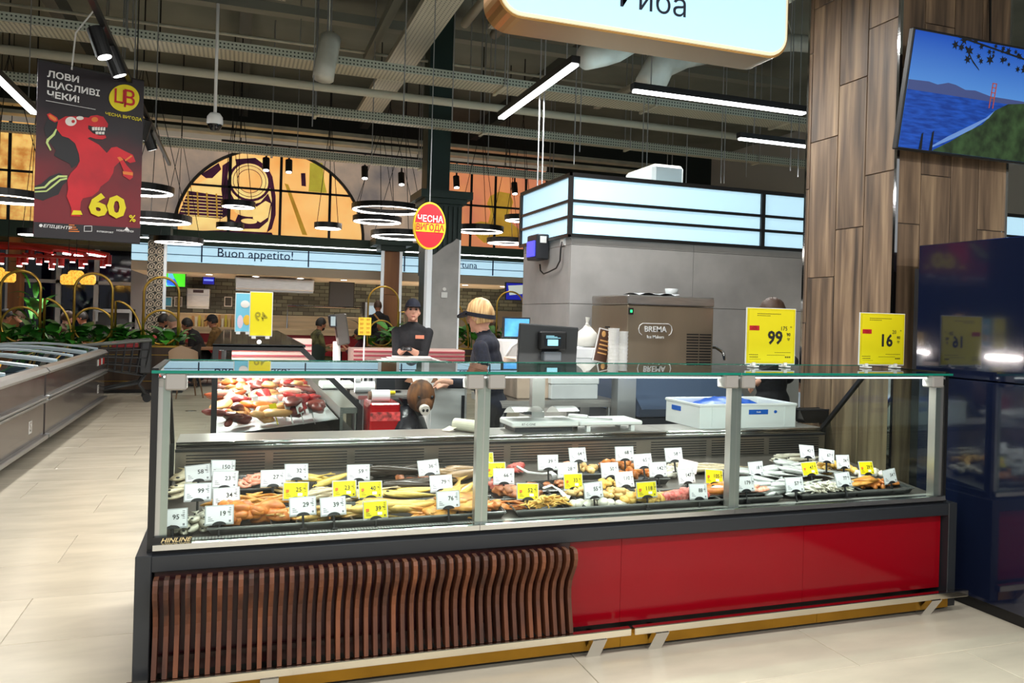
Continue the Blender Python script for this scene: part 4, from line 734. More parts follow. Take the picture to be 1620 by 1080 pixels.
# ------------------------------------------------------------------ shopping trolley
q = P(186, 624, Z=0); yq = 13.9; xq = P(186, 600, Y=yq).x; t = thing('shopping_trolley', (xq, yq, 0), 'dark grey plastic shopping trolley beside the far chest freezer', 'trolley', None, R(8))
M_tr = mat('trolley_plastic', (58,60,62), .45)
def bsk(u): return (-.62+1.0*u, .34+.28*u)  # x and floor height along the basket
b0 = [(-.56,-.22,.56),(.36,-.25,.42),(.36,.25,.42),(-.56,.22,.56)]; b1 = [(-.62,-.26,.86),(.46,-.30,.98),(.46,.30,.98),(-.62,.26,.86)]
for i in range(4):
    j = (i+1) % 4; A, B, C_, D = V(b0[i]), V(b0[j]), V(b1[j]), V(b1[i]); n = 9 if i % 2 == 0 else 5
    for k in range(n+1):
        u = k/n; MB().tube([A.lerp(B, u), D.lerp(C_, u)], .011, 6).build('basket_bar', M_tr, t, local=True)
    for k in range(5): u = k/4; MB().tube([A.lerp(D, u), B.lerp(C_, u)], .011, 6).build('basket_bar', M_tr, t, local=True)
MB().add(b0, [(0,1,2,3)]).build('basket_floor', M_tr, t, local=True); MB().tube([V(p) for p in b1], .02, 8, closed=True).build('basket_rim', mat('trolley_rim', (120,124,120), .4), t, smooth=True, local=True)
MB().box(.3, .47, -.27, .27, .45, .97).build('back_panel', M_tr, t, local=True, bevel=.02); MB().cyl((.52,-.28,1.03), (.52,.28,1.03), .02).build('handle', mat('handle_red', (176,30,40), .4), t, local=True)
MB().box(-.1, .28, -.2, .2, .86, .93).build('child_seat', mat('handle_red', ()), t, local=True, bevel=.01)
for s in (-1, 1):
    MB().tube([(.40,s*.2,.45),(.30,s*.22,.28),(.42,s*.24,.1)], .022, 8).build('leg_frame', M_tr, t, smooth=True, local=True); MB().tube([(.30,s*.22,.3),(-.1,s*.2,.22),(-.42,s*.18,.14)], .022, 8).build('leg_frame', M_tr, t, smooth=True, local=True)
    for x_, y_ in ((.42, s*.24), (-.42, s*.18)): MB().cyl((x_, y_-.02, .065), (x_, y_+.02, .065), .065, n=18).build('wheel', M_black, t, local=True)
# ------------------------------------------------------------------ grey block with light box, ice maker
BX, BY = 2.66, 6.2; t = thing('kiosk_block', (BX+2.5, BY+1, 0), 'grey concrete-clad block with a pale light box round its top', 'kiosk')
zl0, zl1 = 2.215, 2.71; BE = 7.38
MB().box(BX+.03, BX+5.4, BY+.03, BE-.03, 0, zl0).build('core', M_dgrey, t)
cuts = [BX, P(1095,480,Y=BY).x, P(1300,480,Y=BY).x, BX+5.4]; zs = [0, 1.55, zl0-.07, zl0]
zs = [0, P(905,480,Y=BY).z, zl0-.08, zl0]
for i in range(3):
    for k in range(3): MB().box(cuts[i]+.002, cuts[i+1]-.002, BY, BY+.03, zs[k]+.002, zs[k+1]-.002).build('panel', M_concrete, t)
for k in range(3): MB().box(BX, BX+.03, BY+.03, BE, zs[k]+.002, zs[k+1]-.002).build('panel', M_concrete, t)
lb = MB().box(BX-.02, BX+5.4, BY-.02, BE+.02, zl0, zl1).build('light_panel', M_screen_blue, t)
def lbar(z0, z1): 
    MB().box(BX-.04, BX+5.4, BY-.04, BY-.02, z0, z1).build('frame_bar', M_black, lb); MB().box(BX-.04, BX-.02, BY-.04, BE+.04, z0, z1).build('frame_bar', M_black, lb)
for z0, z1 in ((zl0-.02, zl0+.01), (zl1-.005, zl1+.03), (zl0+.14, zl0+.165), (zl0+.275, zl0+.30)): lbar(z0, z1)
for x in (BX-.03, P(1203,350,Y=BY).x, P(1203,350,Y=BY).x+1.9): MB().box(x-.02, x+.02, BY-.045, BY-.02, zl0, zl1).build('frame_bar', M_black, lb)
MB().box(BX-.045, BX-.02, BE, BE+.04, zl0, zl1).build('frame_bar', M_black, lb)
tag(MB().box(P(1010,280,Y=7).x, P(1058,280,Y=7).x, 6.7, 7.3, zl1+.05, zl1+.3).build('air_conditioner', mat('ac_grey', (150,150,146), .5), bevel=.03), 'grey ventilation unit on top of the kiosk light box', 'vent unit')
# insect lamp on the block's left face, with cord
p = P(849, 393, X=BX-.08); t = thing('insect_lamp', p, 'black wall lamp with blue glow on the corner of the grey block', 'lamp')
MB().box(p.x-.06, p.x+.06, p.y-.16, p.y+.1, p.z-.11, p.z+.12).build('body', M_char, t, bevel=.01); MB().box(p.x-.075, p.x-.06, p.y-.12, p.y+.06, p.z-.08, p.z+.06).build('grille', mat('uv_glow', (70,70,220), .4, emit=1.5), t); MB().box(p.x-.03, p.x+.03, p.y-.165, p.y-.16, p.z+.04, p.z+.1).build('label', M_white, t)
s0 = P(889, 381, X=BX-.02); MB().box(BX-.02, BX, s0.y-.04, s0.y+.04, s0.z-.04, s0.z+.04).build('socket', M_white, t); MB().tube([P(a, b, X=BX-.04) for a, b in [(889,382),(887,395),(886,412),(880,424),(868,430),(860,433),(855,428),(854,418)]], .007, 6).build('cord', M_black, t, smooth=True)
# ice maker on its bin
ix0, ix1, iy0, iy1 = 2.80, 3.56, 5.4, 6.05; t = thing('ice_maker', ((ix0+ix1)/2, 5.7, 0), 'stainless ice maker with BREMA lettering on a blue-lidded bin', 'ice maker')
M_ice = mat('ice_steel', (158,144,124), .3, .7, var=.05, scale=3, stretch=(1,1,.05)); zi0, zi1, zt = 1.08, 1.62, 1.70
MB().box(ix0, ix1, iy0, iy1, zi0, zi1).build('machine_body', M_ice, t, bevel=.006); MB().box(ix0-.004, ix1+.004, iy0-.006, iy1, zi1+.004, zt).build('lid', M_steel, t, bevel=.01)
bq = MB(); 
for k in range(12): bq.box(ix1-.24, ix1-.135, iy0-.004, iy0, 1.16+k*.022, 1.169+k*.022); bq.box(ix1-.125, ix1-.02, iy0-.004, iy0, 1.16+k*.022, 1.169+k*.022)
bq.build('vent_slots', M_black, t)
bq = MB()
for k in range(14): bq.box(ix0-.004, ix0, iy0+.30, iy0+.38, 1.10+k*.026, 1.112+k*.026); bq.box(ix0-.004, ix0, iy0+.42, iy0+.50, 1.10+k*.026, 1.112+k*.026 if k < 11 else 1.101+k*.026)
bq.build('vent_slots', M_black, t)
p = P(1037, 521, Y=iy0-.006); put('lettering', text_mesh('BREMA', .062, .012, M_white, ext=.002), t, p-WL[t], FACE); p = P(1037, 533, Y=iy0-.006); put('lettering', text_mesh('Ice Makers', .034, .008, M_white, ext=.002), t, p-WL[t], FACE)
c = P(1037, 521, Y=iy0-.004); MB().tube([(c.x+sx*.11+.035*math.cos(a), c.y, c.z+.045*math.sin(a)) for sx, a in [(1, R(-80)), (1, R(-40)), (1, 0), (1, R(40)), (1, R(85)), (-1, R(95)), (-1, R(140)), (-1, R(180)), (-1, R(220)), (-1, R(260))]], .003, 5).build('logo_outline', M_white, t)
p = P(998, 492, Y=iy0-.004); MB().box(p.x-.02, p.x+.02, p.y-.006, p.y+.003, p.z-.025, p.z+.025).build('switch', M_black, t); MB().box(p.x-.008, p.x+.008, p.y-.01, p.y-.006, p.z-.01, p.z+.01).build('switch_light', mat('green_led', (40,230,120), .4, emit=2), t)
M_bin = mat('bin_blue', (74,88,112), .35); M_bin_d = mat('bin_dark', (48,52,60), .5)
MB().prism([(5.1,.86),(5.14,.80),(6.05,.80),(6.05,1.075),(5.36,1.075)], 'x', ix0-.02, ix1+.16).build('bin_lid', M_bin, t); MB().box(ix0, ix1+.14, 5.16, 6.05, .06, .798).build('bin_body', M_bin_d, t, bevel=.01)
for q in (0, 1): MB().cyl((ix0+.06+q*.72, 5.3, 0), (ix0+.06+q*.72, 5.3, .06), .03).build('foot', M_black, t); MB().cyl((ix0+.06+q*.72, 5.95, 0), (ix0+.06+q*.72, 5.95, .06), .03).build('foot', M_black, t)
tag(MB().lathe([(.001,0),(.045,0),(.055,.07),(.05,.07),(.042,.006),(.001,.006)], (3.35,5.7,1.701), 18).build('plastic_tub', mat('tub_clear', (200,206,206), .3), smooth=True), 'small clear tub on top of the ice maker', 'tub')
tag(MB().grid(9, 7, lambda u, v: (2.95+.36*u, 5.5+.3*v, 1.703+.02*abs(math.sin(7*u+3*v)))).build('plastic_sheet', mat('plastic_film', (210,216,220), .25)), 'crumpled clear film on top of the ice maker', 'film')
tag(MB().tube([(3.66,5.7,1.078),(3.66,5.7,1.26),(3.68,5.66,1.30),(3.72,5.6,1.30),(3.76,5.55,1.26),(3.77,5.54,1.2)], .014, 8).build('tap', M_chrome, smooth=True), 'curved chrome tap beside the ice maker', 'tap')
# steel column and prep table with boxes behind the fish counter
def px_box(px0, px1, py0, py1, Y, d): a, b = P(px0, py0, Y=Y), P(px1, py1, Y=Y); return a.x, b.x, Y, Y+d, b.z, a.z
x0, x1, y0, y1, z0, z1 = px_box(978, 1005, 600, 660, 5.0, .1); tag(MB().box(x0, x1, y0, y1, 0, 1.16).build('steel_post', M_alu), 'square steel post left of the ice bin', 'post')
tt = thing('prep_table', (2.3, 5.3, 0), 'stainless prep table with white boxes behind the fish counter', 'table')
tx0, tx1, tz = P(788, 640, Y=5.1).x, P(976, 640, Y=5.1).x, P(900, 633, Y=5.1).z
MB().box(tx0, tx1, 5.1, 5.75, tz-.05, tz).build('tabletop', M_steel, tt); MB().box(tx0+.03, tx1-.03, 5.15, 5.7, .3, .33).build('shelf', M_steel, tt)
for x in (tx0+.04, tx1-.04):
    for y in (5.14, 5.7): MB().cyl((x, y, 0), (x, y, tz-.05), .02).build('leg', M_alu, tt)
def carton(px0, px1, py1, Y, d, h, z, label, mt, name='carton_box', cat='box'):
    a, b = P(px0, py1, Y=Y).x, P(px1, py1, Y=Y).x; t = thing(name, ((a+b)/2, Y+d/2, z), label, cat)
    MB().box(a, b, Y, Y+d, z, z+h*.55).build('box_body', mt, t, bevel=.006); MB().box(a-.006, b+.006, Y-.006, Y+d+.006, z+h*.55+.002, z+h).build('box_lid', mt, t, bevel=.006); return t
M_foam = mat('foam_white', (236,240,242), .6, var=.03, scale=6)
carton(872, 946, 620, 5.15, .4, .19, tz+.001, 'white foam box on the prep table', M_foam); carton(873, 944, 600, 5.17, .35, .17, tz+.195, 'upper white foam box on the prep table, below the white bag', M_foam)
carton(818, 868, 625, 5.2, .3, .28, tz+.001, 'cream carton left of the foam boxes on the prep table', mat('carton_cream', (226,200,178), .7))
# items on the foam boxes: bag, cups, menu board
zb = tz+.37; p = P(928, 545, Y=5.3); bagp = V((p.x, 5.3, zb))
t = thing('plastic_bag', bagp, 'white knotted plastic bag on the foam boxes', 'bag'); bgm = mat('bag_white', (232,230,222), .5, bump=.5, scale=10)
bag = MB().lathe([(.001,0),(.07,.005),(.085,.05),(.075,.10),(.04,.135),(.018,.15),(.012,.16)], bagp, 22); bag.v = [p_+V((.008*math.sin(p_.z*90+p_.x*60), .008*math.sin(p_.z*70+p_.y*80), 0)) for p_ in bag.v]; bag.build('sack', bgm, t, smooth=True)
MB().ell(bagp+V((0,0,.165)), (.014,.012,.012)).build('knot', bgm, t, smooth=True); MB().cyl(bagp+V((0,0,.17)), bagp+V((.004,0,.215)), .008, .018).build('bag_ends', bgm, t)
for k, (px, n) in enumerate([(970, 9), (984, 8)]):
    p = P(px, 570, Y=5.05); hx = .0
    b = MB()
    zc0 = P(px, 580, Y=5.05).z; zc1 = P(px, 519+k*5, Y=5.05).z; m_ = 10
    for q in range(m_): z = zc0+(zc1-zc0)*q/m_; b.lathe([(.001,0),(.036,0),(.040,(zc1-zc0)/m_*.9),(.042,(zc1-zc0)/m_),(.001,(zc1-zc0)/m_)], (p.x, 5.05+.0, z), 16)
    tag(b.build('cup_stack', mat('cup_white', (236,236,232), .35), smooth=False), ['taller stack of white plastic cups left of the ice maker front','shorter stack of white plastic cups nearest the ice maker front'][k], 'cups', 'stacks of white cups')
tag(MB().box(P(962,580,Y=5.02).x, P(992,580,Y=5.02).x, 5.0, 5.12, 1.165, P(975,580.5,Y=5.05).z).build('post_cap', M_alu), 'small steel plate carrying the cup stacks on the post', 'plate')
p0, p1 = P(944, 574, Y=5.12), P(962, 520, Y=5.2); t = thing('menu_board', (p0.x, 5.16, p0.z), 'small brown menu board leaning beside the white cups', 'sign')
rM = Matrix.Rotation(R(12), 3, 'Y'); cM = V(((p0.x+p1.x)/2, 5.16, (p0.z+p1.z)/2)); hM = (p1.z-p0.z)/2
MB().box(cM.x-.055, cM.x+.055, 5.15, 5.16, cM.z-hM, cM.z+hM, rM).build('board', M_white, t); MB().box(cM.x-.049, cM.x+.049, 5.144, 5.15, cM.z-hM+.008, cM.z+hM-.008, rM, (cM.x, 5.147, cM.z)).build('print', mat('menu_brown', (92,58,40), .5), t)
for k in range(4): MB().box(cM.x-.035, cM.x+.035, 5.139, 5.144, cM.z-.06+k*.03, cM.z-.05+k*.03, rM, (cM.x, 5.142, cM.z)).build('menu_line', mat('menu_orange', (236,180,110), .5), t)
MB().ell((cM.x-.0, 5.142, cM.z+hM*.7), (.016,.003,.022)).build('menu_dot', mat('menu_orange', ()), t)
# second monitor (blue) and white chair-like plastic behind
p = P(825, 520, Y=5.9); t = thing('desk_monitor', (p.x, 5.9, P(825,560,Y=5.9).z), 'monitor with pale blue screen behind the black till display', 'monitor'); x0, x1, y0, y1, z0, z1 = px_box(797, 838, 501, 535, 5.9, .04)
MB().box(x0, x1, y0, y1, z0, z1).build('casing', M_char, t); MB().box(x0+.01, x1-.01, y0-.006, y0, z0+.012, z1-.012).build('display', mat('screen_sky', (90,170,220), .3, emit=.8, scale=9, rgb2=(60,130,200)), t); MB().box((x0+x1)/2-.02, (x0+x1)/2+.02, y0+.04, y1+.04, tz+.001, z0+.08).build('stand', M_char, t); MB().box((x0+x1)/2-.1, (x0+x1)/2+.1, y0-.05, y1+.1, z0-.24, z0-.22).build('foot', M_char, t)
x0, x1, y0, y1, z0, z1 = px_box(798, 822, 537, 572, 5.7, .2); t = thing('plastic_tub', ((x0+x1)/2, 5.8, z0), 'open white plastic container behind the blonde worker', 'container')
MB().prism([(x0,z0),(x1,z0),(x1+.03,z1),(x0-.03,z1)], 'y', y0, y1).build('container_body', M_white, t, bevel=.01); MB().tube([(x0+.0,y0-.01,z0+.02),(x0+.05,y0-.02,z1-.05),(x1,y0-.01,z1)], .012, 6).build('handle', M_white, t, smooth=True)
# steel cutting counter (staff side) under blonde's hands
x0, x1, y0, y1, z0, z1 = px_box(688, 738, 590, 668, 5.6, .6); t = thing('white_fridge', ((x0+x1)/2, 5.9, 0), 'white under-counter fridge in front of the blonde worker', 'fridge')
MB().box(x0-.05, x1, y0, y1, .06, z1).build('body', M_white, t, bevel=.012); MB().box(x0-.03, x1-.02, y0-.02, y0, .1, z1-.06).build('door', mat('fridge_door', (222,226,226), .35), t, bevel=.006); MB().box(x1-.05, x1-.03, y0-.04, y0-.02, .5, z1-.16).build('handle', M_char, t); MB().box(x0, x1-.04, y0+.04, y1-.04, 0, .06).build('plinth', M_black, t)
# ------------------------------------------------------------------ meat counter, running away
mx0, mx1, my0, my1 = -.15, .84, 5.55, 9.6
t = thing('meat_counter', ((mx0+mx1)/2, (my0+my1)/2, 0), 'glass meat counter running away behind the fish counter', 'display counter')
MB().box(mx0, mx1, my0+.05, my1, .08, .62).build('base', M_char, t)
def ring_frame(name, x_or_y, pts, wd, th, mt, par, axis):
    """flat outline frame of width wd"""
    n = len(pts); c = [sum(p[i] for p in pts)/n for i in (0, 1)]
    inn = []
    for i in range(n):
        p0, p1, p2 = V((*pts[i-1], 0)), V((*pts[i], 0)), V((*pts[(i+1) % n], 0)); d1, d2 = (p1-p0).normalized(), (p2-p1).normalized(); n1, n2 = V((-d1.y, d1.x, 0)), V((-d2.y, d2.x, 0)); bsc = (n1+n2); q = p1+bsc*(wd/max(.2, bsc.dot(n1)*1.0)); inn.append((q.x, q.y))
    b = MB()
    for i in range(n): j = (i+1) % n; b.prism([pts[i], pts[j], inn[j], inn[i]], axis, x_or_y, x_or_y+th)
    return b.build(name, mt, par), inn
prof = [(mx0,.62),(mx1,.62),(mx1,.85),(.42,1.265),(mx0,1.265)]
for yy in (my0, my1-.03):
    f_, inn = ring_frame('end_frame', yy, prof, .035, .03, M_black, t, 'y'); MB().prism(inn, 'y', yy+.01, yy+.016).build('end_glass', M_pane, f_)
MB().box(mx0, .44, my0, my1, 1.255, 1.272).build('top_glass', mat('top_dark_glass', (22,24,26), .04, coat=1), t)
MB().box(mx0, mx0+.01, my0+.03, my1-.03, .64, 1.25).build('front_glass', M_pane, t)
M_perf_m = mat('deck_steel', (206,210,214), .4, .4); MB().add([(mx0+.02,my0+.04,.66),(mx1-.16,my0+.04,.76),(mx1-.16,my1-.04,.76),(mx0+.02,my1-.04,.66)], [(0,1,2,3)]).build('display_deck', M_perf_m, t)
MB().box(mx1-.15, mx1-.13, my0+.04, my1-.04, .62, .84).build('back_grille', M_steel, t); MB().box(mx1-.13, mx1, my0+.03, my1-.03, .80, .84).build('staff_shelf', M_steel, t)
MB().box(mx0+.04, mx0+.07, my0+.1, my1-.1, 1.225, 1.25).build('led_strip', M_led, t); area(t, (mx0+.09-WL[t].x, 0, 1.22), (0, R(-35), 0), .04, my1-my0-.3, 80, (1,.9,.86))
cc = P(410, 541, Y=my0-.005); MB().cyl((cc.x, my0-.006, cc.z), (cc.x, my0, cc.z), .014).build('badge', M_chrome, t)
# striped far tray fronts (stacked shelves seen through the end glass)
MB().box(mx0+.1, .78, 9.0, 9.2, .78, 1.2).build('far_shelf', mat('far_shelf_pink', (214,180,170), .5), t)
for k in range(6): MB().box(mx0+.1, .78, 8.98, 9.0, .82+k*.06, .84+k*.06).build('shelf_line', mat('shelf_line', (150,60,70), .5), t)
MM = {'beef': mat('meat_beef', (168,44,44), .35, var=.35, scale=14, rand=.15, rgb2=None, bump=.3), 'pork': mat('meat_pork', (226,140,130), .35, scale=9, rgb2=(240,200,180), rand=.12, bump=.3), 'chick': mat('meat_chicken', (226,176,120), .4, scale=8, rgb2=(214,140,80), rand=.12, bump=.3), 'saus': mat('meat_sausage', (190,90,50), .3, var=.25, scale=10, rand=.15, bump=.2), 'dark': mat('meat_dark', (110,50,44), .35, var=.3, scale=10, rand=.2, bump=.3), 'salm': mat('meat_orange', (232,120,48), .35, scale=10, rgb2=(206,90,40), rand=.1)}
def lump(name, r, mt, seed, n=12, m=8, amp=.18):
    rnd = random.Random(seed); ph = [rnd.uniform(0, 6) for _ in range(6)]; b = MB().ell((0,0,0), r, None, n, m)
    for i, p in enumerate(b.v):
        q = V((p.x/r[0], p.y/r[1], p.z/r[2])); d = 1+amp*(math.sin(3*q.x+ph[0])*math.cos(2.5*q.y+ph[1])+.6*math.sin(4*q.z+ph[2]+2*q.x)+.4*math.sin(7*q.y+ph[3]+4*q.x)); b.v[i] = V((p.x*d, p.y*d, p.z*d))
    return b.mesh(name, mt, smooth=True)
def bent(name, L, r, mt, bend=.3, n=8, taper=.6):
    return MB().tube([(L*(u-.5), bend*L*(u-.5)**2*2, 0) for u in [i/9 for i in range(10)]], [r*min(1, taper+3*min(u, 1-u)) if 0 < u < 1 else r*.3 for u in [i/9 for i in range(10)]], n).mesh(name, mt, smooth=True)
rnd = random.Random(11)
rows = [('pork','pink pork pieces'),('chick','pale roast poultry pieces'),('beef','red beef slabs'),('saus','brown sausages'),('salm','orange marinated fillets'),('dark','dark smoked meat pieces'),('pork','pink ham pieces'),('beef','red mince patties'),('chick','golden chicken legs')]
meatm = {k: [lump('meat_piece', (.075,.05,.03), m_, 3+i) for i in range(3)] + [bent('meat_piece', .22, .022, m_)] for k, m_ in MM.items()}
ord_ = ['dark','chick','beef','pork','saus','chick','salm','pork','beef','chick','dark','beef','pork']
names = {'dark':'dark smoked meat piece','chick':'golden poultry piece','beef':'red beef piece','pork':'pale pink pork piece','saus':'brown sausage','salm':'orange marinated fillet'}
k_ = 0
for r_ in range(13):
    y = my0+.2+r_*.29
    for c_ in range(3):
        kd = ord_[(r_+c_*5) % 13]; tx = mx0+.12+c_*.24
        for q in range(5 if r_ < 8 else 3):
            me = meatm[kd][3 if kd == 'saus' else rnd.choice((0,1,2,2,3))]; xx = tx+rnd.uniform(-.09,.09)
            o = put('meat_piece', me, None, (xx, y+rnd.uniform(-.1,.1), .70+.13*(xx-mx0)+.02+.02*q*rnd.random()+.035*q/4), (rnd.uniform(-.3,.3), rnd.uniform(-.3,.3), rnd.uniform(0,3.1)), (1.15,1.15,1.1))
            tag(o, f'{names[kd]} in the {ORD[r_]} row of the meat counter, {["aisle side","middle","staff side"][c_]}', 'meat', f'meat counter row {r_+1} {["aisle side","middle","staff side"][c_]}')
cm = MB().box(-.05, .05, -.002, .002, .05, .12).box(-.004, .004, -.002, .002, -.03, .05).mesh('card', M_white)
for k, (x, y) in enumerate([(395,612),(447,628),(440,650),(452,640),(470,660),(486,655),(505,655),(466,620),(520,640),(410,632),(494,612)]):
    p = P(x, y+12, Z=.78); p.y = max(p.y, 5.68); p.x = min(.62, p.x); p.z = .745; o = put('meat_price_card', (MB().box(-.05, .05, -.002, .002, .05, .12).box(-.004, .004, -.002, .002, -.03, .05).mesh('card', M_yel) if k == 2 else cm), None, p, (R(-18), 0, R(62)))
    tag(o, f'{"yellow" if k == 2 else "white"} price card seen almost edge-on, {ORD[k]} in the meat counter', 'price card', 'meat price cards')
# price boards on the meat counter's dark top
def board(px0, px1, py0, py1, Y, label, mt, name='price_board', back=None):
    x0, x1, y0, y1, z0, z1 = px_box(px0, px1, py0, py1, Y, .006); t = thing(name, ((x0+x1)/2, Y, z0-.02), label, 'price board')
    MB().box(x0-.006, x1+.006, y0+.002, y1+.004, z0-.006, z1+.006).build('sleeve', mat('sleeve_clear', (230,232,230), .3), t); MB().box(x0, x1, y0-.002, y0+.001, z0, z1).build('card', mt, t)
    for q in (.18, .82):
        x = x0+(x1-x0)*q; MB().box(x-.015, x+.015, Y-.03, Y+.03, z0-.022, z0-.005).build('clip_foot', M_white, t)
    return t, x0, x1, z0, z1
t, x0, x1, z0, z1 = board(397, 429, 462, 531, 6.05, 'tall yellow price board with mirrored 49 on the meat counter', M_yel); M_fade = mat('print_faded', (170,158,20), .6)
me = text_mesh('49', .09, .012, M_fade); put('lettering', me, t, V(((x0+x1)/2, 6.045, (z0+z1)/2-.02))-WL[t], (R(90),0,0), (-1,1,1))
t, x0, x1, z0, z1 = board(374, 396, 464, 524, 6.3, 'pale blue leaflet with pictures behind the tall yellow board', mat('leaflet_blue', (120,200,226), .5)); 
for (u, v_, w_, h_, c_) in ((.6,.72,.3,.1,(240,236,230)),(.6,.72,.18,.05,(206,110,110)),(.3,.25,.2,.18,(230,210,226)),(.75,.3,.25,.14,(244,196,60))): MB().ell((x0+(x1-x0)*u, 6.297, z0+(z1-z0)*v_), ((x1-x0)*w_, .002, (z1-z0)*h_)).build('picture', mat('pic_%d_%d' % (c_[0], c_[1]), c_, .5), t)
# wand-like scale display on white post (meat scale)
p = P(535, 556, Y=7.0); t = thing('meat_scale', (p.x, 7.0, .84), 'grey scale display on a white post behind the meat counter', 'scale'); a = P(534, 560, Y=7.0)
MB().cyl((a.x, 7.0, .845), (a.x-.01, 7.0, P(534,540,Y=7.0).z), .032).build('post', M_white, t); rS = Matrix.Rotation(R(-9), 3, 'Y'); c = P(540, 518, Y=7.0)
MB().box(c.x-.055, c.x+.055, 6.95, 7.02, c.z-.15, c.z+.12, rS).build('display_case', mat('scale_grey', (96,92,88), .3, .5), t, bevel=.012); MB().box(c.x-.11, c.x-.05, 6.93, 7.03, c.z-.0, c.z+.11, rS).build('customer_display', M_char, t, bevel=.01); MB().box(c.x-.10, c.x-.06, 6.926, 6.93, c.z+.015, c.z+.095).build('display_glass', mat('lcd', (170,190,196), .2), t); MB().box(a.x-.14, a.x+.14, 6.9, 7.15, .845, .90).build('scale_base', M_white, t, bevel=.01)
# yellow paper sign on thin post
ztw = P(570, 612, Y=6.2).z-.046; c = P(577, 516, Y=6.3); t = thing('paper_sign', (c.x, 6.3, ztw), 'small yellow paper sign on a thin white rod', 'sign'); w_ = 10/pxm(c)
MB().box(c.x-w_, c.x+w_, 6.295, 6.30, c.z-.07, c.z+.07).build('card', mat('paper_yellow', (244,206,60), .6), t); MB().cyl((c.x, 6.305, ztw), (c.x, 6.305, c.z), .006).build('rod', M_white, t)
for k in range(4):
    for s in (-1, 1): put('lettering', text_mesh('99', .028, .01, mat('print_orange', (206,140,30), .6)), t, V((c.x+s*w_*.5, 6.292, c.z+.052-.034*k))-WL[t], FACE)
# wrapped trays in front of the capped worker
p = P(648, 566, Y=7.85); t = thing('paper_stack', (p.x, 7.85, p.z-.03), 'loose white wrapping sheets under the gloved hands', 'paper')
for k in range(4): MB().box(p.x-.30+.04*k, p.x+.30-.03*k, 7.65, 8.0, p.z-.03+k*.012, p.z-.022+k*.012, Matrix.Rotation(R(6-5*k), 3, 'Z')).build('sheet', mat('wrap_white', (232,228,224), .5), t)
t = thing('steel_table', (p.x, 7.85, 0), 'steel table under the wrapping sheets of the capped worker', 'table'); MB().box(p.x-.42, p.x+.42, 7.6, 8.05, p.z-.07, p.z-.031).build('tabletop', M_steel, t)
for s in (-1, 1):
    for y in (7.64, 8.0): MB().cyl((p.x+s*.38, y, 0), (p.x+s*.38, y, p.z-.07), .02).build('leg', M_alu, t)
# striped tray fronts between scale and worker
t = thing('meat_display', (P(690,575,Y=9).x, 9.1, 0), 'second meat case with red and white edge strips behind the staff', 'display counter'); x0, x1, y0, y1, z0, z1 = px_box(560, 735, 552, 585, 9.0, .5)
MB().box(x0, x1, y0, y1, 0, z0).build('case_body', M_char, t); MB().box(x0, x1, y0+.02, y1, z0, z1).build('case_top', mat('far_shelf_pink', ()), t)
for k in range(5): MB().box(x0, x1, y0, y0+.02, z0+.01+k*(z1-z0)/5, z0+.03+k*(z1-z0)/5).build('edge_strip', mat('shelf_line', ()), t)
# red box in place of a reflection, rolls, dark bag, animal head below the slanted glass
x0, x1, y0, y1, z0, z1 = px_box(574, 632, 638, 690, 5.35, .3); x0 = max(x0, .86); t = thing('red_bin', ((x0+x1)/2, 5.5, 0), 'glossy red cabinet with a white roll on top beside the meat counter', 'cabinet')
MB().box(x0, x1, y0, y1, .02, z1).build('body', mat('red_gloss', (176,18,26), .15, coat=.5), t, bevel=.01); MB().box(x0, x1, y0-.006, y0, z1-.12, z1-.06).build('printed_band', mat('band_pink', (206,70,70), .4, var=.5, scale=30), t)  # body stands for the mirrored red front, mottled band for mirrored packages
p0, p1 = P(576, 630, Y=5.45), P(615, 628, Y=5.45); zr = z1+.042
t = thing('paper_roll', (.98, 5.45, z1), 'white paper roll lying on the red cabinet', 'paper roll'); MB().cyl((x0+.02, 5.45, zr), (x1-.06, 5.45, zr), .04, n=18).build('roll', M_foam, t, smooth=False); MB().cyl((x0+.0, 5.45, zr), (x0+.02, 5.45, zr), .03, n=14).build('core', mat('cardboard', (120,90,70), .7), t)
for k, (py, lab) in enumerate([(612,'longer white paper roll behind the red cabinet'),(598,'white packet behind the yellow knife')]):
    a, b = P(548, py, Y=6.2), P(592-k*22, py, Y=6.2); t = thing('paper_roll', (a.x, 6.2, a.z-.045), lab, 'paper roll'); MB().cyl(V((max(a.x, .87), 6.2, a.z)), b, .045, n=16).build('roll', M_foam, t)
    MB().cyl(b, b+V((.01,0,0)), .02).build('core', mat('cardboard', ()), t)
x0, x1, y0, y1, z0, z1 = px_box(545, 690, 622, 660, 6.0, .5); t = thing('staff_worktable', ((x0+x1)/2, 6.25, 0), 'steel worktable carrying the paper rolls beside the meat counter', 'table'); x0 = max(x0, .87)
ztw = P(570, 612, Y=6.2).z-.046; MB().box(x0, x1, 6.0, 6.45, ztw-.03, ztw).build('tabletop', M_steel, t)
for x in (x0+.03, x1-.03):
    for y in (6.03, 6.42): MB().cyl((x, y, 0), (x, y, ztw-.03), .018).build('leg', M_alu, t)
p = P(584, 605, Z=ztw+.013); p.y = 6.1; t = thing('knife', (p.x, 6.1, p.z), 'knife with yellow handle among the paper rolls', 'knife'); MB().box(p.x-.065, p.x+.065, 6.08, 6.11, p.z-.012, p.z+.012).build('handle', mat('handle_yellow', (240,216,20), .4), t, bevel=.006); MB().box(p.x+.065, p.x+.24, 6.092, 6.096, p.z-.02, p.z+.016).build('blade', M_chrome, t)
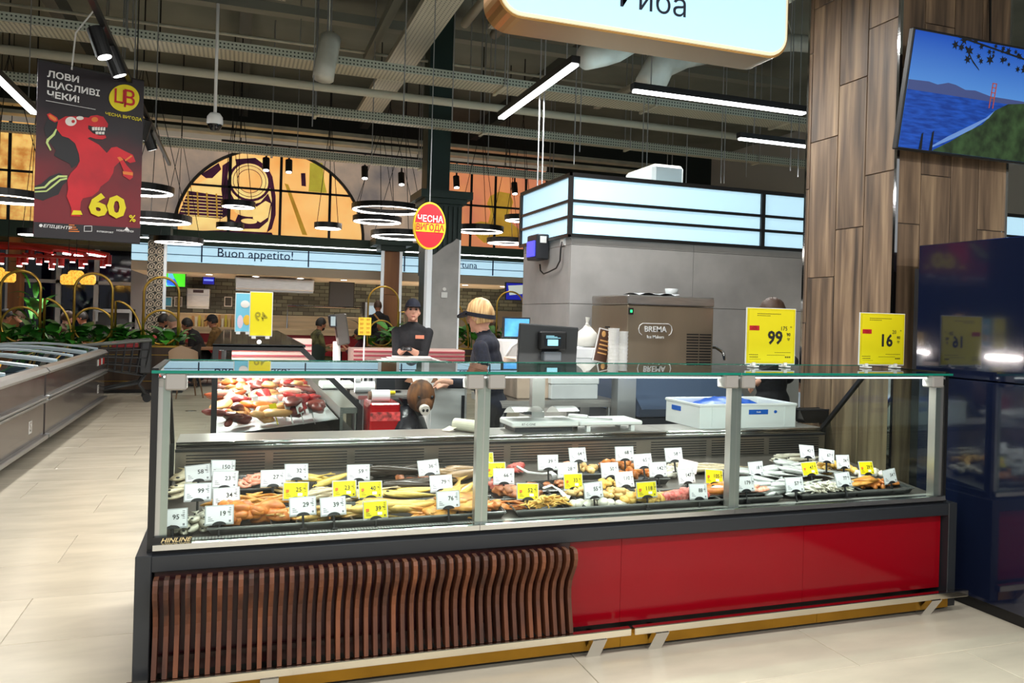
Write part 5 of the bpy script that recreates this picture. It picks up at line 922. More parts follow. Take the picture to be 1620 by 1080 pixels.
p = P(640, 665, Y=5.4); t = thing('bin_bag', (p.x+.02, 5.45, 0), 'dark rubbish bag below the furry animal head', 'bag'); b = MB().lathe([(.001,0),(.17,.02),(.19,.3),(.18,.6),(.12,.78),(.05,.86),(.001,.88)], (p.x+.02, 5.45, 0), 18); b.v = [q+V((.012*math.sin(q.z*40+q.y*50), .012*math.sin(q.z*35+q.x*60), 0)) for q in b.v]; b.build('sack', mat('bag_black', (30,30,38), .25, bump=.6, scale=12), t, smooth=True); MB().cyl((p.x+.02,5.45,.88), (p.x+.02,5.45,.92), .03, .06).build('bag_ends', mat('bag_black', ()), t)
c = P(666, 626, Y=5.35); t = thing('boar_head', c-V((0,0,.13)), 'brown furry animal head with white-ringed snout', 'animal head'); M_fur = mat('fur_brown', (134,86,46), .8, scale=18, stretch=(1,1,.3), rgb2=(60,42,32), bump=.8)
b = MB().ell(c, (.10,.11,.115)); b.ell(c+V((.01,-.06,-.05)), (.065,.07,.06)); b.build('head', M_fur, t, smooth=True); MB().cyl(c+V((.0,-.11,-.075)), c+V((.0,-.145,-.085)), .036, .034, 18).build('snout', mat('snout_white', (222,214,206), .5), t, smooth=False)
for s in (-1, 1):
    MB().ell(c+V((s*.013,-.146,-.082)), (.009,.004,.013)).build('nostril', M_black, t); MB().ell(c+V((.012+s*.045,-.095,.0)), (.012,.008,.012)).build('eye', M_black, t, smooth=True); MB().add([c+V(v_) for v_ in ((s*.06,-.02,.09),(s*.12,-.01,.10),(s*.085,-.05,.15),(s*.085,.0,.09))], [(0,1,2),(0,2,3),(1,3,2),(0,3,1)]).build('ear', mat('ear_pink', (214,160,130), .6), t)
MB().cyl(c+V((0,.05,-.14)), (c.x, c.y+.05, .86), .03).build('stand', M_black, t)
# ------------------------------------------------------------------ fish counter
X0, X1 = -.30, 3.62
FC = thing('fish_counter', ((X0+X1)/2, 3.85, 0), 'long glass fish counter with wavy wooden slats and red front', 'display counter')
MB().box(X0+.02, X1-.02, 3.30, 4.42, .10, .565).build('base_body', M_char, FC); MB().box(X0+.05, X1-.05, 3.36, 4.36, 0, .1).build('plinth', M_black, FC)
M_red = mat('red_glass_panel', (132,6,20), .10, var=.06, scale=.8, spec=.28)
xs_ = P(981, 950, Y=3.25).x
MB().box(X0+.03, 1.43, 3.25, 3.262, .12, .512).build('slat_backing', mat('backing_maroon', (58,12,20), .35), FC)  # red panel behind the slats, with the overhang's shade put into its colour
for a, b in ((1.43, xs_), (xs_, 2.7), (2.7, X1-.03)): MB().box(a+.0008, b-.0008, 3.25, 3.262, .12, .512).build('red_panel', M_red, FC)
xk = P(981, 1020, Y=3.2).x
M_brass = mat('brass_skirting', (168,124,40), .3, .85, var=.1, scale=3)
for a, b in ((X0, xk), (xk, 2.75), (2.75, X1-.02)): MB().box(a+.001, b-.001, 3.20, 3.212, .03, .10).build('brass_skirting', M_brass, FC)
MB().box(X0-.005, X1+.005, 3.21, 3.30, .513, .573).build('front_band', M_char, FC, bevel=.003); MB().box(X0, X1, 3.245, 3.30, .573, .588).build('shadow_gap', M_black, FC)
for a, b in ((X0-.035, X0+.022), (X1-.022, X1+.035)): MB().box(a, b, 3.205, 4.45, .03, .578).build('side_panel', M_char, FC, bevel=.003)
for k, (a, b) in enumerate(((X0+.02, 1.0), (1.0, 2.277), (2.277, X1-.02))): MB().prism([(3.230,.588),(3.231,.609),(3.240,.613),(3.262,.613),(3.262,.588)], 'x', a+.001, b-.001).build('sill', mat('sill_steel', (206,206,204), .18, 1), FC)
M_gr = perf_mat('air_grille_steel', (206,206,200), (70,68,64), .012, .34, (0,1), .5, .4)
MB().box(X0+.03, X1-.03, 3.262, 3.302, .600, .612).build('air_grille', M_gr, FC)
D0, DS = .608, .098
def dz(y): return D0+DS*(y-3.30)
MB().prism([(3.302,D0-.012),(3.302,D0),(4.145,dz(4.145)),(4.145,dz(4.145)-.012)], 'x', X0+.03, X1-.03).build('display_deck', mat('deck_dark', (92,86,80), .4, .3), FC)
MB().box(X0+.03, X1-.03, 4.15, 4.18, .60, .815).build('back_panel', mat('back_steel', (150,140,130), .3, .9, var=.08, scale=3), FC)
for a, b in ((X0+.06, .98), (1.02, 2.25), (2.31, X1-.06)):
    n = 3; st = (b-a)/n
    for q in range(n):
        for k in range(7): MB().box(a+q*st+.02, a+(q+1)*st-.02, 4.146, 4.15, .695+k*.0145, .700+k*.0145).build('vent_slot', M_black, FC)
MB().box(X0+.03, X1-.03, 4.14, 4.15, .802, .814).build('shadow_slot', M_black, FC)
for k, (a, b) in enumerate(((X0+.03, 1.25), (1.25, 2.45), (2.45, X1-.03))):
    w_ = MB().box(a+.0008, b-.0008, 4.19, 4.46, .822, .845).build('worktop', mat('worktop_steel', (214,208,202), .32, .8, var=.05, scale=2), FC, bevel=.003)
    for z in (.836, .820, .806): MB().cyl((a+.001, 4.186, z), (b-.001, 4.186, z), .008, n=10).build('edge_ridge', M_chrome, w_, smooth=True)
MB().box(X0+.03, X1-.03, 4.20, 4.44, .56, .822).build('rear_body', M_char, FC)
endp = [(3.25,.585),(4.20,.585),(4.20,.85),(3.80,1.272),(3.25,1.272)]
for x in (X0, X1-.024):
    f_, inn = ring_frame('end_frame', x, endp, .022, .024, M_black, FC, 'x'); MB().prism(inn, 'x', x+.009, x+.015).build('end_glass', M_pane, f_)
posts = [-.262, 1.012, 2.289, 3.572]
M_post = mat('post_alu', (188,184,178), .3, .7)
for i, x in enumerate(posts):
    p_ = MB().box(x-.026, x+.026, 3.262, 3.31, .60, 1.235).build('post', M_post, FC, bevel=.003); MB().box(x-.0285, x+.0285, 3.258, 3.262, .60, 1.2).build('post_cover', mat('post_cover', (186,186,184), .3, .85), p_)
    for s in (-1, 1):
        if (i == 0 and s < 0) or (i == 3 and s > 0): continue
        xx = x+s*.048-.0; MB().box(xx-.038, xx+.038, 3.226, 3.30, 1.19, 1.258).build('glass_clamp', M_grey, p_, bevel=.006)
for a, b in zip(posts[:-1], posts[1:]): MB().box(a+.004, b-.004, 3.248, 3.256, .612, 1.255).build('front_glass', M_pane, FC)
M_topg = glass('top_glass', (214,232,228), 1.1, .06)
for a, b in ((X0, posts[1]), (posts[1], posts[2]), (posts[2], X1)):
    g_ = MB().box(a+.002, b-.002, 3.224, 3.80, 1.257, 1.268, Matrix.Rotation(R(.6), 3, 'X')).build('top_glass', M_topg, FC); MB().box(a+.002, b-.002, 3.221, 3.224, 1.2545, 1.2655).build('glass_edge', M_edge, g_); MB().box(a+.002, b-.002, 3.80, 3.802, 1.2625, 1.2735).build('glass_edge', M_edge, g_)
MB().box(X0+.03, X1-.03, 3.262, 3.30, 1.242, 1.259).build('lamp_profile', M_alu, FC); MB().box(X0+.04, X1-.04, 3.268, 3.296, 1.236, 1.242).build('led_strip', M_led, FC)
area(FC, (0, 3.30-3.85, 1.232), (R(28), 0, 0), 3.7, .03, 24, (1,.98,.94))
# wooden slats, one wavy profile
fr = [(3.170,.137),(3.178,.17),(3.190,.22),(3.204,.28),(3.206,.32),(3.196,.36),(3.172,.40),(3.150,.435),(3.142,.465),(3.146,.49),(3.156,.505)]
fr2 = []
for (y, z) in fr: fr2.append((y-.02, z))
outl = [(y, z) for y, z in fr2] + [(y+.052, z) for y, z in reversed(fr2)]
M_slat = wood_mat('slat_walnut', (42,18,9), (84,42,20), (122,68,36), sc=9, rough=.58, st=.12)
sl = MB().prism([(y-3.2, z) for y, z in outl], 'x', -.0085, .0085).mesh('wood_slat', M_slat)
NS = 46
for i in range(NS): put('wood_slat', sl, FC, (X0+.042+i*(1.405-X0-.042)/(NS-1)-WL[FC].x, 3.2-WL[FC].y, 0))
MB().box(X0+.03, 1.42, 3.226, 3.245, .455, .475).build('slat_batten', mat('batten_dark', (50,26,20), .5), FC); MB().box(X0+.03, 1.42, 3.226, 3.245, .17, .19).build('slat_batten', mat('batten_dark', ()), FC)
xg = P(998, 995, Y=3.16).x
for a, b in ((X0-.05, xg-.008), (xg+.008, X1+.05)): MB().box(a, b, 3.135, 3.168, .102, .135).build('bumper_rail', mat('rail_chrome', (224,214,200), .14, 1), FC, bevel=.003)
for px in (935, 1033, 1463):
    x = P(px, 1020, Y=3.18).x+.02; MB().prism([(3.128,.102),(3.158,.102),(3.235,0),(3.20,0)], 'x', x-.034, x+.034).build('rail_bracket', M_chrome, FC); MB().cyl((x, 3.25, 0), (x, 3.25, .1), .016).build('levelling_foot', M_chrome, FC)
x = .15; MB().prism([(3.128,.102),(3.158,.102),(3.235,0),(3.20,0)], 'x', x-.034, x+.034).build('rail_bracket', M_chrome, FC)
p = P(273, 854, Y=3.244); bp_ = MB().box(p.x-.068, p.x+.068, 3.243, 3.247, p.z-.013, p.z+.013).build('brand_plate', M_black, FC); put('lettering', text_mesh('HINLINE', .023, .012, mat('gold_print', (226,206,150), .4), shear=.35, sx=1.2), FC, V((p.x+.01, 3.242, p.z))-WL[FC], FACE)
# ------------------------------------------------------------------ price cards in the case
def deckpt(px, py, h):
    d = ray(px, py); t = (D0-DS*3.30+h-CAMZ)/(d.z-DS*d.y); return V((d.x*t, d.y*t, CAMZ+d.z*t))
CW, CH = .050, .033
card_w = MB().box(-CW, CW, -.001, .001, -CH, CH).mesh('card', mat('card_white', (236,236,240), .45)); card_y = MB().box(-CW, CW, -.001, .001, -CH, CH).mesh('card', M_yel)
sleeve = MB().box(-CW-.004, CW+.005, .0015, .003, -CH-.006, CH+.004).mesh('card_sleeve', mat('sleeve_grey', (190,192,194), .25))
bq = MB()
for k in range(3): bq.box(-CW+.008, -CW+.03-.006*k, -.0016, -.001, -CH+.010+k*.007, -CH+.0125+k*.007)
for k in range(5): bq.box(CW-.014, CW-.005, -.0016, -.001, CH-.008-k*.007, CH-.0055-k*.007)
bq.box(CW-.014, CW-.006, -.0016, -.001, -CH+.004, -CH+.012)
pr_w = bq.mesh('small_print', mat('print_grey', (130,130,136), .6)); pr_y = bq.mesh('small_print', mat('print_olive', (120,110,10), .6))
badge = MB().box(-CW+.008, -CW+.022, -.0018, -.001, -.006, .006).mesh('discount_badge', mat('badge_red', (220,110,40), .5)); wbox = MB().box(.008, .028, -.0018, -.001, -.022, -.010).mesh('white_patch', M_white)
clip = MB().prism([(.026*math.cos(t), .014*math.sin(t)) for t in [math.pi*i/12 for i in range(13)]], 'y', -.004, .004).mesh('clip', M_black)
stem = MB().cyl((0,.002,-.05), (0,.002,.0), .005, n=8).box(-.012,.012,-.008,.012,-.056,-.05).mesh('clip_stem', M_black)
root_off = -CH-.006
def price_card(px, py, col, num, tilt=14, roll=0, yaw=0, hh=.085, label=None, sup='90'):
    p = deckpt(px, py, hh); p = P(px, py, Y=3.315) if p.y < 3.315 else p; t = thing('price_card', p, label or f'{"yellow" if col == "y" else "white"} price card reading {num} in the fish counter', 'price card', 'price cards in the fish counter'); t.rotation_euler = (R(-tilt), R(roll), R(yaw))
    put('card', card_y if col == 'y' else card_w, t, (0,0,0)); put('card_sleeve', sleeve, t, (0,0,0)); put('small_print', pr_y if col == 'y' else pr_w, t, (0,0,0))
    put('clip', clip, t, (0,-.002,-CH-.006)); put('clip_stem', stem, t, (0,0,-CH-.004))
    put('price_lettering', text_mesh(num, .026, .012, M_black_txt), t, (.012, -.0022, .004), FACE); put('price_lettering', text_mesh(sup, .010, .01, M_black_txt), t, (.012+.0105*len(num)+.002, -.0022, .009), FACE)
    if col == 'y': put('discount_badge', badge, t, (0,0,0)); put('white_patch', wbox, t, (0,0,0))
    return t
# ------------------------------------------------------------------ trays and fish
M_gn = mat('tray_black', (30,30,30), .35)
TM = {}
def food_tray(px, py, w_, d_, label):
    key = (w_, d_)
    if key not in TM:
        b = MB(); h = .030; o = [(-w_/2,-d_/2),(w_/2,-d_/2),(w_/2,d_/2),(-w_/2,d_/2)]; i_ = [(x*.88, y*.84) for x, y in o]
        vs = [(x,y,h) for x,y in o]+[(x*.97,y*.96,h) for x,y in o]+[(x,y,.006) for x,y in i_]+[(x*.9,y*.9,0) for x,y in o]
        fs = [(i,(i+1)%4,4+(i+1)%4,4+i) for i in range(4)]+[(4+i,4+(i+1)%4,8+(i+1)%4,8+i) for i in range(4)]+[(8,9,10,11)]+[(i,(i+1)%4,12+(i+1)%4,12+i) for i in range(4)]+[(15,14,13,12)]
        rim = MB().tube([(x,y,h) for x,y in o], .005, 6, closed=True)
        TM[key] = (b.add(vs, fs).mesh('food_tray', M_gn), rim.mesh('tray_rim', mat('tray_rim_steel', (120,120,118), .25, .6)))
    p = deckpt(px, py, .03); p.y = max(p.y, 3.306+d_/2); o = put('food_tray', TM[key][0], None, (p.x, p.y, dz(p.y)+.002), (math.atan(DS), 0, 0)); put('tray_rim', TM[key][1], o, (0,0,0)); tag(o, label, 'tray', 'black food trays'); return o
def fish_mat(name, back, belly, rough=.25, metal=.25):
    mt, nt, b = node_mat(name, rough, metal); tc = nt.nodes.new('ShaderNodeTexCoord'); sp = nt.nodes.new('ShaderNodeSeparateXYZ'); mr = nt.nodes.new('ShaderNodeMapRange'); mr.inputs[1].default_value = -.025; mr.inputs[2].default_value = .03
    cr = nt.nodes.new('ShaderNodeValToRGB'); cr.color_ramp.elements[0].color = lin(belly); cr.color_ramp.elements[1].color = lin(back); cr.color_ramp.elements[0].position = .35; cr.color_ramp.elements[1].position = .8
    nz = nt.nodes.new('ShaderNodeTexNoise'); nz.inputs['Scale'].default_value = 40; ml = nt.nodes.new('ShaderNodeMix'); ml.data_type = 'RGBA'; ml.blend_type = 'MULTIPLY'; ml.inputs[0].default_value = .55
    nt.links.new(tc.outputs['Object'], sp.inputs[0]); nt.links.new(sp.outputs[1], mr.inputs[0]); nt.links.new(mr.outputs[0], cr.inputs[0]); nt.links.new(tc.outputs['Object'], nz.inputs[0]); nt.links.new(cr.outputs[0], ml.inputs[6]); nt.links.new(nz.outputs[0], ml.inputs[7]); nt.links.new(ml.outputs[2], b.inputs['Base Color'])
    bp = nt.nodes.new('ShaderNodeBump'); bp.inputs['Strength'].default_value = .3; bp.inputs['Distance'].default_value = .004; nt.links.new(nz.outputs[0], bp.inputs['Height']); nt.links.new(bp.outputs[0], b.inputs['Normal']); return mt
def fish_set(L, H, W, mt, bend=0):
    def fn(u, v):
        a = 2*math.pi*u; s_ = v; h = H*(math.sin(math.pi*min(1, s_**.62))**.75*(1-.35*s_)+.06) if s_ < .995 else H*.14
        if s_ == 0: h = H*.08
        return (L*(s_-.5), h*math.cos(a)+bend*L*(s_-.5)**2, W*h/H*math.sin(a))
    body = MB().grid(10, 12, fn, cu=True).mesh('fish', mt, smooth=True); e = L*.5
    tail = MB().prism([(e-.01*L,.1*H+bend*L*.25),(e+.16*L,.85*H+bend*L*.3),(e+.11*L,bend*L*.3),(e+.16*L,-.85*H+bend*L*.3),(e-.01*L,-.1*H+bend*L*.25)], 'z', -.0015, .0015).mesh('tail_fin', mt)
    eye = MB().ell((-L*.42, H*.12, W*.62), (.009*L/.25,.009*L/.25,.004), None, 8, 6).mesh('eye', M_black, smooth=True); fin = MB().prism([(-.05*L,H*.8+bend*0),(.12*L,H*.7),(.06*L,H*1.25)], 'z', -.001, .001).mesh('dorsal_fin', mt)
    return [('fish', body), ('tail_fin', tail), ('eye', eye), ('dorsal_fin', fin)]
FM = {'silver': fish_set(.27, .034, .02, fish_mat('fish_silver', (86,98,104), (226,228,224))), 'herring': fish_set(.17, .022, .014, fish_mat('fish_dried', (120,110,90), (206,200,180), .4, .1)), 'gold': fish_set(.30, .036, .022, fish_mat('fish_gold', (150,92,30), (246,204,112), .28, .15)), 'dark': fish_set(.30, .032, .022, fish_mat('fish_dark', (24,22,22), (70,60,50), .25, .2)), 'mack': fish_set(.28, .03, .021, fish_mat('fish_mackerel', (60,52,44), (214,196,160), .25, .2)), 'brown': fish_set(.30, .045, .028, fish_mat('fish_brown', (92,66,44), (176,140,96), .35, .1)), 'dried': fish_set(.24, .034, .012, fish_mat('fish_stock', (150,130,90), (232,220,186), .5, 0), bend=.3), 'yellow': fish_set(.24, .024, .016, fish_mat('fish_yellow', (190,150,50), (250,216,110), .35, .05))}
M_or = mat('fillet_orange', (230,146,66), .32, scale=26, rgb2=(176,92,34), rand=.1, bump=.25); M_pk = mat('fillet_pink', (238,140,110), .3, scale=14, stretch=(6,1,1), rgb2=(248,186,160), rand=.08, bump=.2); M_gd = mat('fillet_gold', (236,176,84), .32, scale=24, rgb2=(176,104,36), rand=.1, bump=.3); M_pl = mat('fillet_pale', (238,208,142), .45, scale=24, rgb2=(190,136,66), rand=.12, bump=.3); M_wh = mat('squid_white', (240,236,222), .35, scale=12, rgb2=(214,204,184), rand=.05, bump=.2); M_rd = mat('fish_red', (196,64,62), .3, scale=24, rgb2=(232,150,136), rand=.15, bump=.2); M_bn = mat('fish_tan', (206,132,82), .35, scale=24, rgb2=(120,60,34), rand=.2, bump=.3); M_yw = mat('chunk_yellow', (244,206,110), .4, scale=22, rgb2=(206,150,60), rand=.15, bump=.2)
SM = {}
def shp(kind, m_):
    k = (kind, m_.name)
    if k in SM: return SM[k]
    if kind == 'chunk': r_ = [lump('fish_piece', (.044,.032,.022), m_, s, 14, 9, .28) for s in (1,2,3)]
    elif kind == 'cube': r_ = [lump('fish_piece', (.022,.018,.015), m_, s, 8, 6, .22) for s in (1,2)]
    elif kind == 'ball': r_ = [lump('fish_ball', (.017,.017,.015), m_, s, 10, 7, .05) for s in (1,)]
    elif kind == 'fillet': r_ = [lump('fillet', (.10,.045,.014), m_, s, 14, 7, .14) for s in (4,5)]
    elif kind == 'flat': r_ = [lump('fillet', (.12,.075,.02), m_, s, 16, 7, .14) for s in (6,7)]
    elif kind == 'stick': r_ = [bent('fish_strip', .20, .009, m_, .25, 6), bent('fish_strip', .16, .007, m_, -.3, 6)]
    elif kind == 'shred': r_ = [bent('fish_shred', .07, .0045, m_, .6, 5), bent('fish_shred', .06, .004, m_, -.9, 5)]
    elif kind == 'shrimp': r_ = [MB().tube([(.022*math.cos(a), .022*math.sin(a), 0) for a in [-2.2+4.0*i/8 for i in range(9)]], [.004,.007,.009,.0095,.009,.008,.006,.004,.006], 6).mesh('shrimp', m_, smooth=True)]
    SM[k] = r_; return r_
CNT = [0]; HEAPS = []
def heap(kind, lab, cat, px, py, n, sx, sy, rz=0, jr=.4, m_=None, lift=.02, sc=1, tray=None, stack=.02):
    if kind in ('cube','ball'): n = int(n*1.4); stack += .015; sc *= 1.15
    elif kind in ('chunk','fillet'): n = int(n*1.3)
    if tray: lift += .012
    """n separate pieces lying on the deck round a place in the case"""
    rd = random.Random(px*7+py); p = deckpt(px, py, lift); CNT[0] += 1; HEAPS.append((p, ' '.join(lab.split()[:4])))
    if tray: food_tray(px, py, tray[0], tray[1], f'black tray holding {lab}')
    for i in range(n):
        x = min(X1-.1, max(X0+.08, p.x+rd.uniform(-sx, sx))); y = min(4.11, max(3.345 if kind in ('cube','shred','ball','shrimp','stick') else 3.395, p.y+rd.uniform(-sy, sy))); z = dz(y)+lift+stack*rd.random()*(1-.6*abs(x-p.x)/max(sx, .01)); ro = (rd.uniform(-.25,.25), rd.uniform(-.2,.2), rz+rd.uniform(-jr, jr)); s = sc*rd.uniform(.85, 1.12)
        if kind in FM:
            ps = FM[kind]; o = put(ps[0][0], ps[0][1], None, (x,y,z), ro, (s,s,s))
            for nm, me in ps[1:]: put(nm, me, o, (0,0,0))
        else: o = put(cat.replace(' ', '_') if cat != 'fish piece' else ('fish_chunk' if kind == 'chunk' else 'fish_cube'), rd.choice(shp(kind, m_)), None, (x,y,z), ro, (s,s,s))
        tag(o, lab, cat, f'{lab} {CNT[0]}')
heap('dried','pale dried stockfish at the left end of the fish counter','fish',275,772,9,.07,.16,R(80),.25,stack=.06,lift=.03)
heap('herring','small dried silver fish next to the price card 95','fish',268,845,9,.06,.04,R(70),.4,lift=.015)
heap('herring','small grey dried fish beside the orange smoked chunks','fish',310,828,9,.045,.06,R(85),.5,lift=.015,stack=.03)
heap('chunk','orange smoked fish chunks in front of the price card 19','fish piece',400,828,16,.13,.06,0,1.5,M_or,.03,1.25,(.34,.20),.05)
heap('stick','yellow smoked strips behind the price card 34','fish strip',405,797,22,.12,.06,R(5),.5,M_gd,.02,1.0,(.34,.20),.05)
heap('shrimp','pink shrimps behind the price card 27','shrimp',415,763,30,.10,.07,0,3,M_pk,.02,1.1,(.30,.20),.04)
heap('fillet','pale dried fillets under the white price card 39','fish fillet',515,818,14,.18,.05,R(15),.6,M_pl,.02,.8,(.44,.20),.035)
heap('shred','loose yellow dried strips beside the pale fillets','fish strip',480,812,22,.10,.05,0,1.5,M_gd,.03,1.3)
heap('mack','brown-backed mackerel beside the yellow price card 25','fish',508,783,4,.07,.04,R(4),.12,lift=.025)
heap('mack','brown-backed mackerel between the yellow price cards 23 and 40','fish',560,783,3,.06,.04,R(4),.12,lift=.02)
heap('yellow','yellow smoked fish tails beside the price card 32','fish',508,757,5,.09,.03,R(12),.3,lift=.03)
heap('dark','black smoked fish behind the price card 59','fish',600,752,5,.14,.04,R(6),.2,lift=.03,stack=.04)
heap('dark','black smoked fish behind the yellow price card 40','fish',630,768,4,.10,.03,R(5),.2,lift=.03)
heap('yellow','yellow smoked fish in film right of the yellow price card 40','fish',628,782,6,.10,.04,R(-3),.2,lift=.025)
heap('gold','golden smoked fish right of the yellow price card 39','fish',640,812,6,.10,.05,R(2),.15,lift=.025,stack=.04,tray=(.46,.22))
heap('gold','golden smoked fish below the price card 39','fish',545,826,5,.10,.03,R(12),.35,lift=.02,sc=.9)
heap('gold','golden smoked fish standing beside the price card 79','fish',722,782,5,.08,.05,R(60),.4,lift=.03,stack=.05)
heap('flat','large golden flatfish fillets below the price card 76','fish fillet',740,812,4,.08,.04,R(10),.5,M_gd,.025,.95,(.34,.22),.03)
heap('brown','brown smoked fish right of the price card 36','fish',722,748,4,.09,.04,R(8),.2,lift=.03)
heap('dark','black fish left of the price card 36','fish',648,745,2,.06,.03,R(10),.2,lift=.03)
heap('chunk','red fish chunks behind the price card 66','fish piece',790,768,5,.06,.03,0,2,M_rd,.03,.8)
heap('chunk','tan fish slices behind the yellow price card 52','fish piece',815,778,7,.10,.04,0,2,M_bn,.025,.95,(.32,.2))
heap('shred','pale yellow squid shreds in the tray of the price card 52','squid shred',868,802,60,.10,.055,0,3,M_yw,.025,1.2,(.34,.19),.05)
heap('stick','orange strips left of the squid shreds','fish strip',822,803,12,.05,.04,R(-30),.4,M_or,.02,.6,None,.03)
heap('chunk','orange mussel meat behind the yellow price card 33','mussel',880,768,9,.07,.03,0,2,M_bn,.02,.5,(.26,.16))
heap('chunk','red fillet ends beside the white serving spoon','fish piece',815,742,4,.04,.03,0,2,M_rd,.02,.8)
heap('ball','white balls in the tray below the price card 55','fish ball',950,800,12,.13,.04,0,1,M_wh,.012,1.2,(.36,.19),.005)
heap('cube','pale salad pieces in the tray behind the price card 28','salad piece',920,744,18,.09,.03,0,3,M_pl,.03,.9,(.28,.16),.02)
heap('cube','pale salad pieces behind the yellow price card 33','salad piece',915,782,14,.08,.03,0,3,M_pl,.02,.9,(.28,.16),.02)
heap('cube','yellow and cream cubes below the yellow price card 118','fish piece',1023,798,22,.09,.035,0,3,M_yw,.02,1.15,(.32,.18),.035)
heap('cube','orange bits in the tray between price cards 50 and 65','fish piece',1010,752,16,.10,.03,0,3,M_or,.02,.9,(.28,.16),.02)
heap('cube','pale pieces in the tray behind the price card 110','fish piece',965,768,14,.09,.03,0,3,M_yw,.02,.9,(.28,.16),.02)
heap('fillet','orange fillet beside the price card 88','fish fillet',1063,784,3,.06,.02,R(5),.2,M_or,.025,.7,(.28,.16))
heap('cube','pink fish cubes in the tray below the price card 88','fish piece',1095,795,28,.12,.03,0,3,M_rd,.02,1.1,(.34,.18),.03)
heap('fillet','orange salmon fillets right of the yellow price card 105','fish fillet',1140,775,6,.08,.04,R(-15),.3,M_or,.03,1,(.30,.18),.03)
heap('fillet','pink salmon fillets beside the third post','fish fillet',1195,791,7,.12,.035,R(-12),.3,M_pk,.025,1,(.36,.18),.035)
heap('chunk','white fish steaks beside the price card 147','fish piece',1060,748,8,.10,.05,0,2,M_wh,.025,.8)
heap('mack','grey fish behind the yellow price card 105','fish',1120,741,5,.10,.04,R(-8),.25,lift=.03)
heap('silver','whole silver fish left of the price card 57','fish',1215,775,10,.11,.09,R(-10),.2,lift=.03,stack=.05)
heap('silver','whole silver fish around the price card 57','fish',1275,783,8,.10,.06,R(8),.2,lift=.03,stack=.04)
heap('silver','whole silver fish behind the yellow price card 47','fish',1255,748,8,.14,.06,R(-8),.25,lift=.03,stack=.05)
heap('silver','whole silver fish behind the price card 18','fish',1185,748,5,.10,.05,R(-4),.2,lift=.025)
heap('herring','small brown fish behind the price card 42','fish',1258,730,9,.12,.04,R(-15),.5,lift=.03,stack=.05)
heap('cube','greenish yellow shellfish behind the price card 67','shellfish',1312,744,24,.14,.05,0,3,M_yw,.03,1.0,None,.04)
heap('shred','white squid pieces below the price card 77','squid piece',1318,783,70,.13,.045,0,3,M_wh,.02,1.3,(.36,.18),.05)
heap('chunk','orange pieces behind the price card 54','fish piece',1385,766,8,.10,.03,0,2,M_or,.02,.8,(.34,.18),.03)
heap('fillet','golden fillets in the tray at the right end','fish fillet',1408,781,3,.07,.02,R(6),.2,M_gd,.03,.85,(.34,.17))
heap('cube','orange roe pieces left of the right end tray','fish piece',1355,770,10,.04,.03,0,2,M_or,.02,.9)
heap('fillet','pale fillets at the back behind the price card 32','fish fillet',450,772,6,.07,.04,R(10),.5,M_pl,.02,.7)
heap('chunk','tan smoked pieces between price cards 59 and 36','fish piece',655,760,6,.08,.03,0,2,M_bn,.02,.8)
heap('stick','thin golden strips in front of the price card 76','fish strip',690,812,14,.08,.04,R(8),.4,M_gd,.02,1)
heap('chunk','orange crab pieces between price cards 66 and 52','fish piece',775,800,7,.05,.04,0,2,M_or,.02,.7)
heap('chunk','pinkish fish pieces behind the price cards 64 and 39','fish piece',885,738,7,.09,.03,0,2,M_pk,.02,.7)
heap('cube','orange shellfish pieces behind the price card 68','shellfish',975,738,12,.10,.03,0,3,M_or,.02,1)
heap('cube','creamy pieces between price cards 55 and 118','fish piece',975,785,14,.08,.03,0,3,M_pl,.02,1,(.26,.16))
heap('fillet','pale fish fillets behind the price card 58 at the right','fish fillet',1085,742,6,.09,.03,R(-10),.5,M_wh,.02,.7)
heap('silver','whole silver fish in front of the price card 179','fish',1170,782,4,.06,.03,R(-6),.2,lift=.03)
heap('silver','whole silver fish between price cards 74 and 77','fish',1330,768,5,.09,.04,R(10),.2,lift=.03,stack=.03,sc=.9)
heap('cube','pale shellfish behind the yellow price card 29','shellfish',1375,752,14,.08,.03,0,3,M_wh,.02,1)
for k, pts in enumerate([[(818,738),(835,747),(858,750),(872,748),(880,757)], [(860,772),(872,768),(885,775),(895,786),(899,789)]]):
    tag(MB().tube([deckpt(x, y, .07-.008*i) for i, (x, y) in enumerate(pts)], [.007,.007,.007,.012,.02], 8).build('serving_spoon', M_white, smooth=True), ['white serving spoon behind the price card 28','white serving spoon right of the yellow price card 52'][k], 'spoon', 'serving spoons')
